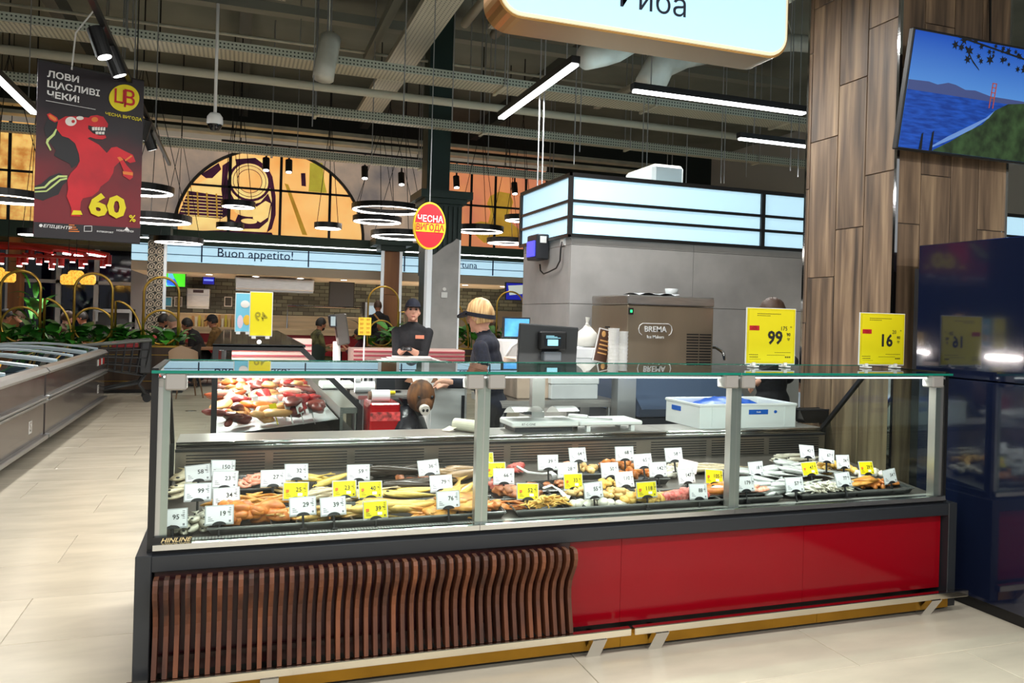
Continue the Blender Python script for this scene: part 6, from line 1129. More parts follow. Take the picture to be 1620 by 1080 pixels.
TG = [(313,748,'w','58',-4),(353,740,'w','150',4),(356,758,'w','23',2),(313,778,'w','99',0),(358,785,'w','34',0),(273,820,'w','95',0),(347,814,'w','19',2),(432,756,'w','27',0),(469,746,'w','32',2),(468,776,'y','25',2),(479,800,'w','29',0),(527,800,'w','39',0,'white price card reading 39 among the pale dried fillets'),(545,773,'y','23',2),(586,774,'y','40',2),(567,747,'w','59',1),(594,806,'y','39',1),(678,739,'w','36',-3),(698,764,'w','79',0),(709,790,'w','76',1),(766,727,'y','77',3),(784,743,'y','26',1),(797,753,'w','66',2),(835,777,'y','52',4),(867,731,'w','39',0,'white price card reading 39 near the white serving spoon'),(914,719,'w','64',2),(898,743,'w','28',0),(907,761,'y','33',2),(939,775,'w','55',-1),(988,717,'w','68',0),(1017,729,'w','65',-1),(965,743,'w','50',1),(988,758,'w','110',0),(1023,774,'y','118',-1),(1041,742,'w','142',0,'white price card reading 142 next to the card reading 65'),(1066,719,'w','58',0,'white price card reading 58 at the right, beside the pink card'),(1086,753,'w','147',-1),(1130,754,'y','105',6),(1105,777,'w','88',3),(1196,741,'w','18',0),(1179,765,'w','179',0),(1257,766,'w','57',0),(1281,741,'y','47',-1),(1277,714,'w','42',6),(1308,721,'w','67',8),(1334,730,'w','74',3),(1334,758,'w','77',-1),(1371,740,'y','29',2),(1408,753,'w','54',-4)]
for a in TG:
    q = deckpt(a[0], a[1], .10); near = min(HEAPS, key=lambda h: (h[0]-q).length)[1]
    price_card(a[0], a[1], a[2], a[3], tilt=random.uniform(10, 20), roll=a[4], yaw=random.uniform(-3, 12), label=f'{"yellow" if a[2] == "y" else "white"} price card reading {a[3]} at the {near}', hh=.10 if a[1] > 735 else .14)
p = deckpt(1088, 737, .09); t = thing('price_card', p, 'tilted pinkish blank price card beside the card reading 58', 'price card', 'price cards in the fish counter'); t.rotation_euler = (R(-30), R(10), R(-30)); put('card', MB().box(-CW, CW, -.001, .001, -CH, CH).mesh('card', mat('card_pink', (226,200,200), .5)), t, (0,0,0)); put('clip_stem', stem, t, (0,0,-CH-.004)); put('clip', clip, t, (0,-.002,-CH-.006))
# ------------------------------------------------------------------ on the worktop
WT = .8455
# paper roll
a, b = P(722, 660, Y=4.35), P(757, 672, Y=4.25); t = thing('paper_roll', (a.x, 4.3, WT), 'cream paper towel roll on the steel worktop', 'paper roll'); M_paper = mat('paper_cream', (236,228,206), .7, var=.04, scale=12)
ra_, rb_ = V((P(722,662,Y=4.36).x, 4.38, WT+.036)), V((P(756,668,Y=4.26).x, 4.26, WT+.036)); MB().cyl(ra_, rb_, .035, n=20).build('roll', M_paper, t); dd = (rb_-ra_).normalized(); MB().cyl(rb_, rb_+dd*.002, .016, n=14).build('core', mat('cardboard', ()), t); MB().grid(5, 2, lambda u, v: ra_.lerp(ra_+dd*.06, v)+V((-.036-.05*u, -.02*u, -.02*u-.01))).build('loose_sheet', M_paper, t)
# scale with customer display
sx0, sx1 = P(803, 668, Y=4.3).x, P(908, 668, Y=4.3).x; t = thing('counter_scale', ((sx0+sx1)/2, 4.33, WT), 'white shop scale with steel pan and black till display', 'scale')
MB().box(sx0, sx1, 4.22, 4.45, WT+.03, WT+.065).build('scale_base', M_white, t, bevel=.008); MB().box(sx0+.03, sx1-.03, 4.25, 4.43, WT, WT+.03).build('scale_foot', M_char, t)
for (u0, u1) in ((.02, .44), (.66, .98)):
    xa, xb = sx0+(sx1-sx0)*u0, sx0+(sx1-sx0)*u1; MB().grid(7, 2, lambda u, v: (xa+(xb-xa)*v, 4.40-.20*u, WT+.068+.09*math.sin(u*1.9+.3)*(1-.25*u))).build('steel_pan', M_steel, t, smooth=True)
MB().box((sx0+sx1)/2-.03, (sx0+sx1)/2+.05, 4.38, 4.43, WT+.06, 1.33).build('display_post', mat('post_cover', ()), t)
put('small_lettering', text_mesh('RT-C-ONE', .018, .006, M_black_txt), t, V((sx0+.1, 4.219, WT+.048))-WL[t], FACE)
x0, x1, y0, y1, z0, z1 = px_box(819, 914, 513, 578, 4.36, .03); MB().box(x0+.01, x1-.005, y0, y1, z0, z1, Matrix.Rotation(R(3), 3, 'Y')).build('till_display', mat('till_dark', (52,54,56), .4), t, bevel=.006)
cx_, cz_ = P(874, 540, Y=4.33).x, P(874, 540, Y=4.33).z; d_ = MB().box(cx_-.085, cx_+.085, 4.31, 4.358, cz_-.05, cz_+.06).build('customer_display', M_black, t, bevel=.008); MB().box(cx_-.055, cx_+.045, 4.306, 4.31, cz_-.025, cz_+.035).build('display_glass', mat('display_navy', (26,34,44), .2), d_); MB().box(cx_-.04, cx_+.025, 4.302, 4.306, cz_-.024, cz_+.012).build('display_lit', mat('display_cyan', (150,214,232), .3, emit=.9), d_)
for k in range(3): MB().box(cx_-.05, cx_+.04-.02*k, 4.302, 4.306, cz_+.020+k*.006, cz_+.0225+k*.006).build('display_line', mat('display_cyan', ()), d_)
MB().box(cx_-.06, cx_+.05, 4.30, 4.36, cz_-.115, cz_-.06).build('printer_slot', mat('till_grey', (104,112,120), .4), t, bevel=.006); MB().box(sx0+.06, sx0+.10, 4.18, 4.4, WT+.11, WT+.125).build('cable_arm', M_char, t)
# cutting board on stand
t = thing('cutting_board', (2.1, 4.32, WT), 'white cutting board on low legs on the steel worktop', 'cutting board'); ax, bx_ = P(910, 668, Y=4.28).x, P(1008, 668, Y=4.28).x
MB().box(ax, bx_, 4.21, 4.45, WT+.035, WT+.06).build('board', M_white, t, bevel=.006)
for x in (ax+.06, bx_-.06):
    for y in (4.235, 4.42): MB().box(x-.012, x+.012, y-.015, y+.015, WT, WT+.036).build('leg', M_white, t)
t = thing('cleaver', (ax+.08, 4.3, WT+.06), 'white-handled knife lying on the cutting board', 'knife'); rk = Matrix.Rotation(R(-38), 3, 'Z'); MB().box(ax-.02, ax+.10, 4.33, 4.355, WT+.062, WT+.082, rk, (ax+.1, 4.33, WT)).build('handle', M_white, t, bevel=.005); MB().box(ax+.10, ax+.25, 4.335, 4.352, WT+.064, WT+.068, rk, (ax+.1, 4.33, WT)).build('blade', M_chrome, t)
# white crate with blue bag
ca_ = P(1103, 676, Y=4.24); cb_ = P(1254, 672, Y=4.24); t = thing('fish_crate', ((ca_.x+cb_.x)/2, 4.45, WT), 'white plastic crate with blue labels on the steel worktop', 'crate', None, 0)
cw_ = cb_.x-ca_.x; x0, x1, y0, y1, z0, z1 = ca_.x, cb_.x, 4.215, 4.62, WT+.001, WT+.145; th = .012
M_cr = mat('crate_white', (232,236,236), .35)
MB().box(x0, x1, y0, y1, z0, z0+th).build('crate_floor', M_cr, t)
for (q, w2) in (((x0, x1, y0, y0+th), 'f'), ((x0, x1, y1-th, y1), 'b'), ((x0, x0+th, y0+th, y1-th), 'l'), ((x1-th, x1, y0+th, y1-th), 'r')): MB().box(*q, z0+th, z1).build('crate_wall', M_cr, t)
MB().tube([(x0,y0,z1),(x1,y0,z1),(x1,y1,z1),(x0,y1,z1)], .011, 6, closed=True).build('crate_rim', M_cr, t)
M_bl = mat('label_blue', (24,92,190), .4)
MB().box(x0+cw_*.50, x0+cw_*.70, y0-.003, y0, z0+.085, z0+.115).build('blue_label', M_bl, t); MB().box(x0-.003, x0, y0+.22, y0+.33, z0+.085, z0+.115).build('blue_label', M_bl, t); MB().ell((x0+cw_*.78, y0-.002, z0+.10), (.012,.002,.010)).build('blue_mark', M_bl, t); put('small_lettering', text_mesh('fresh', .016, .008, M_white_txt), t, V((x0+cw_*.6, y0-.004, z0+.10))-WL[t], FACE)
for k in (.12, .3, .88): MB().box(x0+cw_*k, x0+cw_*k+.008, y0-.004, y0, z0+.01, z1-.01).build('crate_rib', M_cr, t)
bb = MB().grid(14, 9, lambda u, v: (x0+.05+(cw_-.16)*u, y0+.03+(y1-y0-.06)*v, z0+.10+.075*math.sin(math.pi*u)**.7*math.sin(math.pi*v)**.6+.008*math.sin(23*u+9*v)))
tag(bb.build('blue_bag', mat('bag_blue', (16,92,206), .3, bump=.5, scale=14), smooth=True), 'bright blue plastic bag inside the white crate', 'bag')
a = P(1262, 668, Y=4.5); t = thing('black_pan', (a.x+.12, 4.5, WT), 'black tray behind the white crate near the right end', 'tray'); MB().prism([(a.x-.05,WT+.001),(a.x+.22,WT+.001),(a.x+.28,WT+.09),(a.x-.1,WT+.09)], 'y', 4.36, 4.455).build('pan_body', M_gn, t); MB().tube([(a.x-.1,4.36,WT+.09),(a.x+.28,4.36,WT+.09),(a.x+.28,4.455,WT+.09),(a.x-.1,4.455,WT+.09)], .005, 6, closed=True).build('pan_rim', M_char, t)
# ------------------------------------------------------------------ wood-tiled column with television, navy cabinet
CX, CY = 3.80, 3.83
wc = thing('wood_tiled_column', (4.26, 4.24, 0), 'big square column clad in wood-look tiles at the right', 'column')
CY1, CX1 = P(1274, 350, X=CX).y, P(1590, 330, Y=CY).x
MB().box(CX+.012, CX1-.012, CY+.012, CY1-.012, 0, 6.7).build('core', mat('grout_grey', (150,140,128), .8), wc)
M_plank = wood_mat('wood_tile', (66,54,44), (124,101,80), (178,150,118), sc=15, rough=.45, st=.06)
def cuts(zs, lo=0, hi=6.7, step=.92):
    zs = sorted(zs); out = [z for z in zs]
    while out[0]-step > lo+.05: out.insert(0, out[0]-step)
    while out[-1]+step < hi-.05: out.append(out[-1]+step)
    return [lo]+out+[hi]
eY = [P(x, 350, X=CX).y for x in (1274, 1279, 1322, 1366, 1414)]
for k, ys in enumerate([[(1276,89),(1276,300),(1275,511)], [(1300,10),(1302,221),(1298,439)], [(1345,130),(1343,361)], [(1390,40),(1388,274)]]):
    z_ = cuts([P(x, y, X=CX).z for x, y in ys], step=.95)
    for a, b in zip(z_[:-1], z_[1:]):
        y0, y1 = eY[k+1], eY[k]; c = ((y0+y1)/2, (a+b)/2); o = MB().box(-.006, .006, -(y1-y0)/2+.003, (y1-y0)/2-.003, -(b-a)/2+.003, (b-a)/2-.003).build('plank_tile', M_plank, wc, local=True, bevel=.0015); o.location = V((CX+.006, c[0], c[1]))-WL[wc]
eX = [P(x, 330, Y=CY).x for x in (1419, 1456, 1503, 1547, 1590)]
for k, ys in enumerate([[(1437,354)], [(1480,39),(1478,278)], [(1525,150)], [(1568,365)]]):
    z_ = cuts([P(x, y, Y=CY).z for x, y in ys], step=.95)
    for a, b in zip(z_[:-1], z_[1:]):
        o = MB().box(-(eX[k+1]-eX[k])/2+.003, (eX[k+1]-eX[k])/2-.003, -.006, .006, -(b-a)/2+.003, (b-a)/2-.003).build('plank_tile', M_plank, wc, local=True, bevel=.0015); o.location = V(((eX[k]+eX[k+1])/2, CY+.006, (a+b)/2))-WL[wc]
for x, y in ((CX, CY), (CX, CY1), (CX1, CY)): MB().box(x-.006, x+.014, y-.006, y+.014, 0, 6.7).build('corner_trim', M_chrome, wc)
# television
tl, bl = P(1428, 45, Y=3.60), P(1417, 229, Y=3.72); Wt, Ht = 1.23, .70
c = V((bl.x+Wt/2, (tl.y+bl.y)/2, (tl.z+bl.z)/2)); t = thing('wall_television', c, 'wide television showing a blue bay, mounted on the wood column', 'television'); t.rotation_euler = (R(9), 0, 0)
MB().box(-Wt/2, Wt/2, 0, .04, -Ht/2, Ht/2).build('casing', M_black, t, local=True, bevel=.006)
MB().box(-.15, .15, .04, .14, -.2, .2).build('wall_bracket', M_black, t, local=True)
w2, h2 = Wt/2-.012, Ht/2-.014
def scr(name, poly, mt_, y, par): return MB().prism(poly, 'y', -y, -y+.0008).build(name, mt_, par, local=True)
mt_, nt_, b_ = node_mat('tv_sky_gradient', .15); tc = nt_.nodes.new('ShaderNodeTexCoord'); sp = nt_.nodes.new('ShaderNodeSeparateXYZ'); mr = nt_.nodes.new('ShaderNodeMapRange'); mr.inputs[1].default_value = 0.0; mr.inputs[2].default_value = .34; cr = nt_.nodes.new('ShaderNodeValToRGB'); cr.color_ramp.elements[0].color = lin((96,160,236)); cr.color_ramp.elements[1].color = lin((18,82,196))
nt_.links.new(tc.outputs['Object'], sp.inputs[0]); nt_.links.new(sp.outputs[2], mr.inputs[0]); nt_.links.new(mr.outputs[0], cr.inputs[0]); nt_.links.new(cr.outputs[0], b_.inputs['Emission Color']); b_.inputs['Emission Strength'].default_value = .8; b_.inputs['Base Color'].default_value = (0,0,0,1)
dp = scr('display', [(-w2,-h2),(w2,-h2),(w2,h2),(-w2,h2)], mt_, .001, t)
scr('picture_sea', [(-w2,-h2),(w2,-h2),(w2,0),(-w2,0)], mat('tv_sea', (24,70,160), .2, emit=.75, scale=30, stretch=(.3,1,2), rgb2=(14,46,120)), .002, dp)
scr('picture_hills', [(-w2,0),(-w2,.055),(-.45,.06),(-.38,.05),(-.30,.07),(-.24,.065),(-.16,.045),(-.08,.05),(.05,.03),(.3,.03),(w2,.02),(w2,0)], mat('tv_hills', (60,72,120), .3, emit=.6), .003, dp)
scr('picture_cliff', [(-.35,-h2),(-.22,-.27),(-.1,-.2),(.02,-.14),(.1,-.05),(.2,.0),(.35,.02),(w2,.04),(w2,-h2)], mat('tv_cliff', (52,76,44), .3, emit=.55, scale=12, rgb2=(26,38,22)), .004, dp)
scr('picture_surf', [(-.35,-h2+.02),(-.2,-.25),(-.06,-.18),(.06,-.1),(.1,-.05),(.04,-.1),(-.08,-.16),(-.24,-.24),(-.37,-h2+.02)], mat('tv_surf', (96,132,190), .3, emit=.6), .0045, dp)
for x in (.045, .075): scr('picture_tower', [(x,-.04),(x+.008,-.04),(x+.008,.11),(x,.11)], mat('tv_tower', (150,70,60), .3, emit=.6), .005, dp)
for z in (.02, .05, .08, .105): scr('picture_tower', [(.045,z),(.083,z),(.083,z+.006),(.045,z+.006)], mat('tv_tower', ()), .005, dp)
rd = random.Random(5)
for k in range(46):
    u = k/45; x = -.30+.9*u+rd.uniform(-.03,.03); z = h2-.02-.10*u+rd.uniform(-.05,.05)-(.05 if k % 5 == 0 else 0); r_ = rd.uniform(.014,.034); a0 = rd.uniform(0,6)
    scr('picture_branch', [(min(w2, x+r_*(1 if i % 2 else .45)*math.cos(a0+a)), min(h2, z+r_*(1 if i % 2 else .45)*math.sin(a0+a))) for i, a in enumerate([2*math.pi*i/12 for i in range(12)])], mat('tv_branch', (16,20,26), .4, emit=.2), .005+.0009*(k % 3), dp)
for pts in ([(-.22,h2-.05),(-.14,h2-.13),(-.08,h2-.17),(-.085,h2-.16),(-.15,h2-.11),(-.21,h2-.04)], [(-.3,h2),(w2,h2-.10),(w2,h2-.09),(-.2,h2)]): scr('picture_branch', pts, mat('tv_branch', ()), .0075, dp)
for x, h_ in ((-.44,.10),(-.36,.12)): scr('picture_plant', [(x-.012,-h2),(x+.012,-h2),(x+.006,-h2+h_),(x-.006,-h2+h_*.9)], mat('tv_branch', ()), .005, dp)
tag(MB().tube([V((4.50,3.815,6.0)), V((4.49,3.815,4.2)), V((4.51,3.815,3.6)), V((4.50,3.8,3.35))], .008, 6).build('power_cable', M_black), 'thin black cable running down the wood column to the television', 'cable')
# navy tall cabinet
M_navy = mat('navy_gloss', (20,27,50), .10, coat=1); nv = thing('navy_cabinet', (4.2, 2.2, 0), 'tall glossy navy cabinet side at the right border', 'cabinet')
MB().box(3.78, 4.62, .6, 3.60, .06, 1.228).build('lower_side', M_navy, nv, bevel=.004); MB().box(3.78, 4.62, .6, 3.625, 1.234, 1.99).build('upper_side', M_navy, nv, bevel=.004); MB().box(3.80, 4.6, .62, 3.58, 0, .06).build('plinth', M_black, nv)
MB().box(3.83, 4.55, 3.64, 3.70, 0, 1.86).build('back_panel', M_black, nv)
# ------------------------------------------------------------------ hanging fish sign
a, b = P(786, 10, Y=3.7).x, P(1247, 60, Y=3.7).x; zb = P(1000, 57, Y=3.7).z; zt = zb+.56; rr = .13
def rrect(x0, x1, z0, z1, r, n=8):
    pts = []
    for cx_, cz_, a0 in ((x1-r, z1-r, 0), (x0+r, z1-r, 90), (x0+r, z0+r, 180), (x1-r, z0+r, 270)): pts += [(cx_+r*math.cos(R(a0+90*i/n)), cz_+r*math.sin(R(a0+90*i/n))) for i in range(n+1)]
    return pts
t = thing('hanging_sign', ((a+b)/2, 3.8, zb), 'big pale blue rounded sign reading Риба hung above the counter', 'sign')
MB().prism(rrect(a, b, zb, zt, rr), 'y', 3.705, 3.93).build('gold_frame', mat('sign_gold', (176,132,76), .3, .85), t); MB().prism(rrect(a+.012, b-.012, zb+.012, zt-.012, rr-.01), 'y', 3.695, 3.706).build('rim', mat('sign_rim', (236,226,190), .3, emit=.5), t)
MB().prism(rrect(a+.03, b-.03, zb+.03, zt-.03, rr-.03), 'y', 3.688, 3.696).build('light_panel', mat('sign_face', (190,232,250), .12, emit=.72), t)
p = P(1034, 3, Y=3.684); put('lettering', text_mesh('Риба', .175, 0, mat('sign_navy', (26,36,60), .5)), t, p-WL[t], FACE)
for x in (a+.3, b-.3): MB().cyl((x, 3.8, zt), (x, 3.8, 6.7), .006, n=6).build('suspension_wire', M_alu, t)
# ------------------------------------------------------------------ price boards on the top glass
def big_board(px0, px1, py0, py1, old, new, label):
    Y = 3.58; x0, x1, y0, y1, z0, z1 = px_box(px0, px1, py0, py1, Y, .004); z0 = 1.292; t = thing('price_board', ((x0+x1)/2, Y, 1.272), label, 'price board', 'big yellow price boards'); W_, H_ = x1-x0, z1-z0
    MB().box(x0-.005, x1+.005, Y+.002, Y+.007, z0-.006, z1+.004).build('sleeve', mat('sleeve_clear', ()), t); MB().box(x0, x1, Y-.001, Y+.001, z0, z1).build('card', M_yel, t)
    for q in (.14, .8): x = x0+W_*q; MB().box(x-.016, x+.016, Y-.03, Y+.03, 1.272, 1.280).build('clip_foot', M_white, t); MB().box(x-.010, x+.010, Y-.008, Y+.014, 1.280, z0+.004).build('clip_foot', M_white, t)
    def put_t(s, size, u, v_, bold, m_=M_black_txt, al='CENTER'): put('lettering', text_mesh(s, size, bold, m_, al), t, V((x0+W_*u, Y-.003, z0+H_*v_))-WL[t], FACE)
    put_t(new, H_*.33, .58, .46, .03); put_t('90', H_*.085, .86, .53, .02); put_t('грн', H_*.04, .86, .46, .015); put_t('1кг', H_*.035, .86, .43, .015); put_t(old, H_*.105, .76, .64, .004); put_t('90', H_*.04, .91, .67, .004)
    rb = MB().box(x0+W_*.045, x0+W_*.245, Y-.003, Y-.001, z0+H_*.60, z0+H_*.685).build('red_badge', M_red_txt, t); put_t('ЧЕСНА', H_*.032, .145, .658, .01, M_yel); put_t('ВИГОДА', H_*.028, .145, .624, .01, M_yel)
    b_ = MB()
    for (u0, u1, v_, h_) in ((.2,.7,.9,.012),(.2,.48,.865,.012),(.58,.92,.195,.009),(.42,.8,.145,.008),(.05,.24,.15,.012),(.06,.24,.105,.016),(.8,.92,.1,.03),(.06,.3,.07,.006)):
        n = int((u1-u0)/.035)
        for k in range(n): b_.box(x0+W_*(u0+(u1-u0)*k/n), x0+W_*(u0+(u1-u0)*(k+.72)/n), Y-.0025, Y-.001, z0+H_*v_, z0+H_*(v_+h_))
    b_.build('small_print', mat('print_olive', ()), t); b_ = MB(); MBt = .006
    for (u0, u1, v0, v1) in ((.02,.98,.975,.98),(.02,.98,.02,.025),(.02,.027,.02,.98),(.973,.98,.02,.98)): b_.box(x0+W_*u0, x0+W_*u1, Y-.002, Y-.001, z0+H_*v0, z0+H_*v1)
    b_.build('border_line', mat('line_ochre', (206,186,20), .5), t)
big_board(1183, 1256, 487, 581, '175', '99', 'wider yellow price board reading 99 90 standing on the glass beside the third post')
big_board(1362, 1429, 495, 580, '20', '16', 'yellow price board reading 16 90 standing on the glass before the wood column')
# ------------------------------------------------------------------ oval hanging sign
c = P(680, 357, Y=8.6); s = 1/pxm(c); hx, hz_ = 26*s, 37.5*s; t = thing('oval_sign', c-V((0,0,hz_)), 'oval red and yellow hanging sign reading ЧЕСНА ВИГОДА', 'sign')
def oval(k, n=40): return [(c.x+hx*k*math.cos(2*math.pi*i/n), c.z+hz_*k*math.sin(2*math.pi*i/n)) for i in range(n)]
M_sy = mat('sign_yellow', (244,196,20), .4, emit=.25); M_sr = mat('sign_red', (206,16,34), .4, emit=.3)
MB().prism(oval(1), 'y', 8.6, 8.66).build('rim', M_sy, t); MB().prism(oval(.92), 'y', 8.594, 8.6).build('face', M_sr, t)
bnd = [(c.x+hx*.92*q*math.sqrt(max(0, 1-(z/.92)**2)), c.z+hz_*z) for q, z in ((-1,-.27),(1,-.27),(1,.10),(-1,.10))]; MB().prism(bnd, 'y', 8.588, 8.594).build('yellow_band', M_sy, t)
put('lettering', text_mesh('ЧЕСНА', .09, .022, M_white_txt), t, V((c.x, 8.586, c.z+hz_*.27))-WL[t], FACE, (.95,1.1,1)); put('lettering', text_mesh('ВИГОДА', .084, .024, M_red_txt), t, V((c.x, 8.584, c.z-hz_*.09))-WL[t], FACE, (.9,1.15,1))
MB().cyl((c.x, 8.63, c.z+hz_), (c.x, 8.63, 6.7), .006, n=6).build('suspension_wire', M_alu, t)
# ------------------------------------------------------------------ hanging banner with the red horse
TLb, TRb, BLb = V((0,0,0)), None, None
def on_dist(px, py, Zc): d = ray(px, py); return V((0,0,CAMZ))+d*(Zc/F)
A, B = on_dist(52.5, 372, 6.77), on_dist(221, 386, 7.33); A2 = on_dist(57, 94, 6.77)
ux = V((B.x-A.x, B.y-A.y, 0)); Wb = ux.length; ang = math.atan2(ux.y, ux.x); Hb = A2.z-A.z
bn = thing('hanging_banner', (A.x, A.y, A.z), 'dark red hanging banner with a red horse and 60%', 'banner', None, ang)
M_bd = mat('banner_dark', (30,22,30), .5, rgb2=(22,17,25), scale=2)
M_bg, nt_, b_ = node_mat('banner_print_ground', .5); tc = nt_.nodes.new('ShaderNodeTexCoord'); sp = nt_.nodes.new('ShaderNodeSeparateXYZ'); nz = nt_.nodes.new('ShaderNodeTexNoise'); nz.inputs['Scale'].default_value = 2.5; ad = nt_.nodes.new('ShaderNodeMath'); ad.operation = 'MULTIPLY_ADD'; ad.inputs[1].default_value = .5; cr = nt_.nodes.new('ShaderNodeValToRGB'); e = cr.color_ramp.elements; e[0].position = .45; e[0].color = lin((124,14,30)); e[1].position = 1.25/1.5; e[1].color = lin((30,22,30)); q = e.new(.66); q.color = lin((70,20,30))
nt_.links.new(tc.outputs['Object'], sp.inputs[0]); nt_.links.new(tc.outputs['Object'], nz.inputs[0]); nt_.links.new(nz.outputs[0], ad.inputs[0]); mr = nt_.nodes.new('ShaderNodeMapRange'); mr.inputs[1].default_value = 0; mr.inputs[2].default_value = 1.9; nt_.links.new(sp.outputs[2], mr.inputs[0]); nt_.links.new(mr.outputs[0], ad.inputs[2]); nt_.links.new(ad.outputs[0], cr.inputs[0]); nt_.links.new(cr.outputs[0], b_.inputs['Base Color'])
MB().box(0, Wb, 0, .006, 0, Hb).build('banner_sheet', M_bg, bn, local=True)
U = lambda x, y: ((x-46)/(631-46)*Wb, (1045-y)/(1045-50)*Hb)    # banner drawing grid
def bprint(name, pts, mt_, lv): return MB().prism([(min(Wb, max(0, p[0])), p[1]) for p in [U(*q) for q in pts]], 'y', -.002*lv, -.002*lv+.0018).build(name, mt_, bn, local=True)
# map photo crop points to a straight banner: remove the slant of the hanging sheet
def D(x, y): k = (x-46)/585.; top = 33+k*100; bot = 1020+k*52; return (x, 50+(y-top)/(bot-top)*995)
def bp2(name, pts, mt_, lv): return bprint(name, [D(*p) for p in pts], mt_, lv)
def circ(x, y, r, n=28, ry=None): return [(x+r*math.cos(2*math.pi*i/n), y+(ry or r)*math.sin(2*math.pi*i/n)) for i in range(n)]
M_hr = mat('horse_red', (226,24,42), .5, scale=3, rgb2=(190,14,34)); M_hk = mat('horse_black', (20,20,26), .5); M_hg = mat('horse_lime', (206,226,140), .5); M_ho = mat('horse_orange', (236,130,50), .5); M_hw = mat('horse_white', (240,236,230), .5); M_by = mat('banner_yellow', (240,222,10), .5)
bp2('mane', [(105,350),(150,330),(190,380),(215,440),(250,500),(276,560),(276,600),(262,625),(235,640),(225,615),(195,600),(165,585),(140,570),(150,540),(120,500),(95,460),(85,420),(95,385)], M_hk, 2)
bp2('tail', [(213,690),(170,668),(120,690),(80,730),(46,745),(46,812),(90,826),(130,806),(170,790),(190,740),(213,715)], M_hk, 2)
bp2('tail_stripe', [(213,682),(165,682),(120,715),(95,745),(46,752),(46,762),(100,755),(130,722),(170,694),(213,692)], M_hg, 3); bp2('tail_stripe', [(213,694),(175,702),(140,735),(105,768),(46,772),(46,780),(108,776),(148,742),(180,712),(213,704)], M_hg, 3)
bp2('horse_body', [(150,420),(158,372),(195,348),(250,346),(320,352),(330,342),(365,336),(400,345),(428,385),(425,405),(400,402),(360,405),(318,395),(318,415),(345,440),(380,452),(415,450),(420,465),(400,474),(360,472),(330,462),(316,470),(380,505),(425,552),(450,520),(480,515),(540,545),(575,560),(592,600),(560,608),(530,590),(510,575),(540,620),(578,660),(578,690),(560,706),(520,680),(525,655),(500,600),(470,630),(464,665),(440,710),(395,745),(385,770),(350,800),(300,812),(290,830),(285,900),(292,915),(238,914),(240,870),(225,830),(212,800),(220,760),(214,710),(230,670),(262,635),(278,600),(272,560),(250,500),(215,470),(180,460)], M_hr, 4)
bp2('ear', [(98,340),(112,332),(150,355),(160,375),(140,384),(112,368)], M_hr, 4); bp2('ear_inside', [(106,344),(116,340),(146,360),(150,374),(136,376),(116,362)], M_ho, 5)
bp2('mouth_dark', [(322,408),(420,408),(418,440),(395,445),(355,440),(332,428)], M_hk, 5)
for k in range(5): bp2('tooth', [(338+k*16,406),(352+k*15,404),(352+k*15,424),(340+k*15,424)], M_hw, 6)
for k in range(3): bp2('tooth', [(358+k*18,432),(374+k*17,430),(374+k*17,446),(360+k*17,446)], M_hw, 6)
bp2('eye_white', circ(224, 376, 30, ry=26), M_hw, 5); bp2('pupil', circ(236, 376, 9), M_red_txt, 6); bp2('eye_white', circ(272, 356, 20, ry=11), M_hw, 5); bp2('nostril', circ(353, 362, 18, ry=14), M_ho, 5); bp2('mane_ribbon', [(146,420),(130,450),(100,480),(96,500),(120,545),(126,540),(108,500),(114,486),(142,456),(152,424)], M_hg, 5)
bp2('hoof_band', [(528,590),(565,562),(572,570),(532,598)], M_ho, 5); bp2('hoof_band', [(518,655),(578,662),(578,680),(520,672)], M_ho, 5); bp2('knee_band', [(484,576),(500,572),(522,588),(500,598)], M_ho, 5); bp2('shoe', [(240,905),(250,880),(290,882),(300,905)], M_by, 6)
bp2('footer', [(46,945),(631,985),(631,1072),(46,1030)], M_bd, 5)
def btext(s, px, py, size, mt_, bold=.01, sx=1, al='LEFT', lv=7, shear=0): u, v_ = U(*D(px, py)); put('lettering', text_mesh(s, size, bold, mt_, al, sx=sx, shear=shear), bn, (u, -.002*lv-.002, v_), FACE)
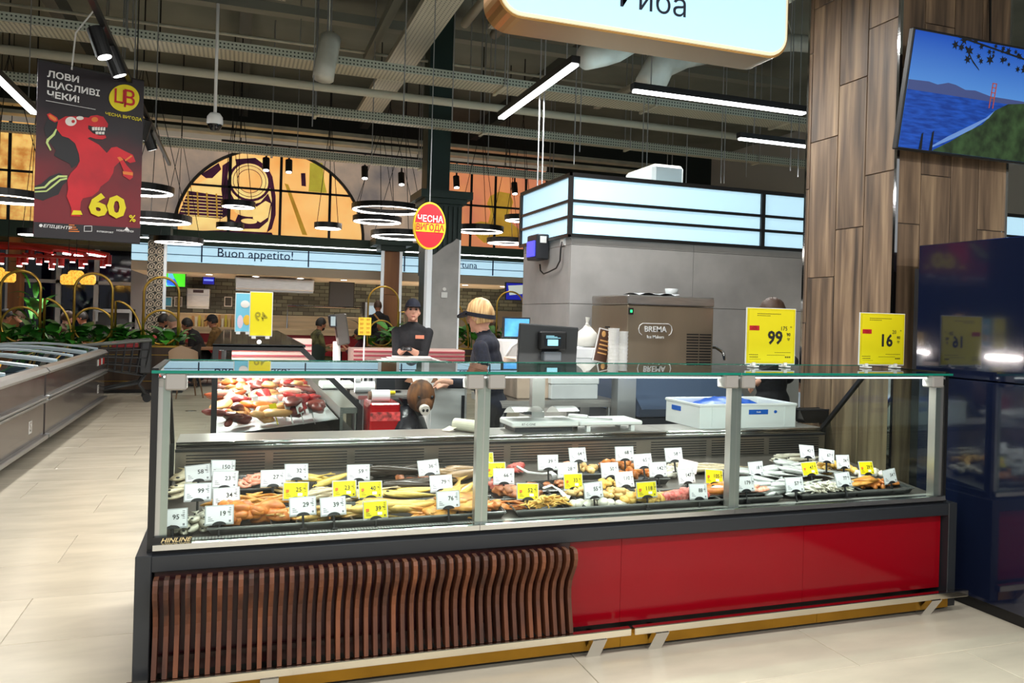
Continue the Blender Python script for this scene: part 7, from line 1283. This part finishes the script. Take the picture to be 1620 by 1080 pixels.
btext('ЛОВИ', 92, 114, .075, M_white_txt, .03, 1.15); btext('ЩАСЛИВІ', 92, 170, .075, M_white_txt, .03, 1.12); btext('ЧЕКИ!', 92, 227, .075, M_white_txt, .03, 1.15)
bp2('logo_disc', circ(516, 235, 87, 40, 78), M_by, 5); btext('Ц', 488, 232, .17, M_red_txt, .01, .9, 'CENTER'); btext('В', 544, 240, .19, M_red_txt, .01, .9, 'CENTER')
btext('ЧЕСНА ВИГОДА', 514, 343, .037, M_by, .015, 1.05, 'CENTER'); btext('60', 435, 862, .265, M_by, .04, 1.15, 'CENTER', 9); btext('%', 580, 930, .085, M_by, .02, 1, 'CENTER', 9)
btext('ЕПІЦЕНТР', 92, 968, .036, M_white_txt, .015, 1.2, shear=.2); btext('INTERSPORT', 380, 1000, .020, M_white_txt, .015, 1.2); btext('НОВА ЛІНІЯ', 490, 995, .022, M_white_txt, .015, 1.1); bp2('logo_mark', circ(82, 966, 9), M_white_txt, 7); bp2('logo_mark', [(534,996),(550,976),(568,998)], M_white_txt, 7)
for k in range(4): bp2('logo_line', [(228,960+k*12),(228+30+k*9%30,962+k*12),(228+30+k*9%30,967+k*12),(228,965+k*12)], M_ho, 7)
for (x0_, y0_, x1_, y1_) in ((310,968,354,971),(310,998,354,1001),(310,968,313,1001),(351,968,354,1001)): bp2('logo_box', [(x0_,y0_),(x1_,y0_),(x1_,y1_),(x0_,y1_)], M_white_txt, 7)
bp2('fine_print', [(90,262),(355,304),(355,306.5),(90,264.5)], M_white_txt, 7)
for q in (.3, .72): MB().tube([(Wb*q, 0, Hb-.03), (Wb*q+.12*(.5-q), 0, Hb+.30), (Wb*.5, 0, Hb+.55)], .007, 6).build('hanging_string', M_white, bn, local=True)
MB().cyl((Wb*.5,0,Hb+.55), (Wb*.5,0,6.7-A.z), .005, n=6).build('hanging_string', M_white, bn, local=True); MB().cyl((0,.003,Hb), (Wb,.003,Hb), .009, n=8).build('top_rod', M_black, bn, local=True); MB().cyl((0,.003,0), (Wb,.003,0), .009, n=8).build('bottom_rod', M_black, bn, local=True)
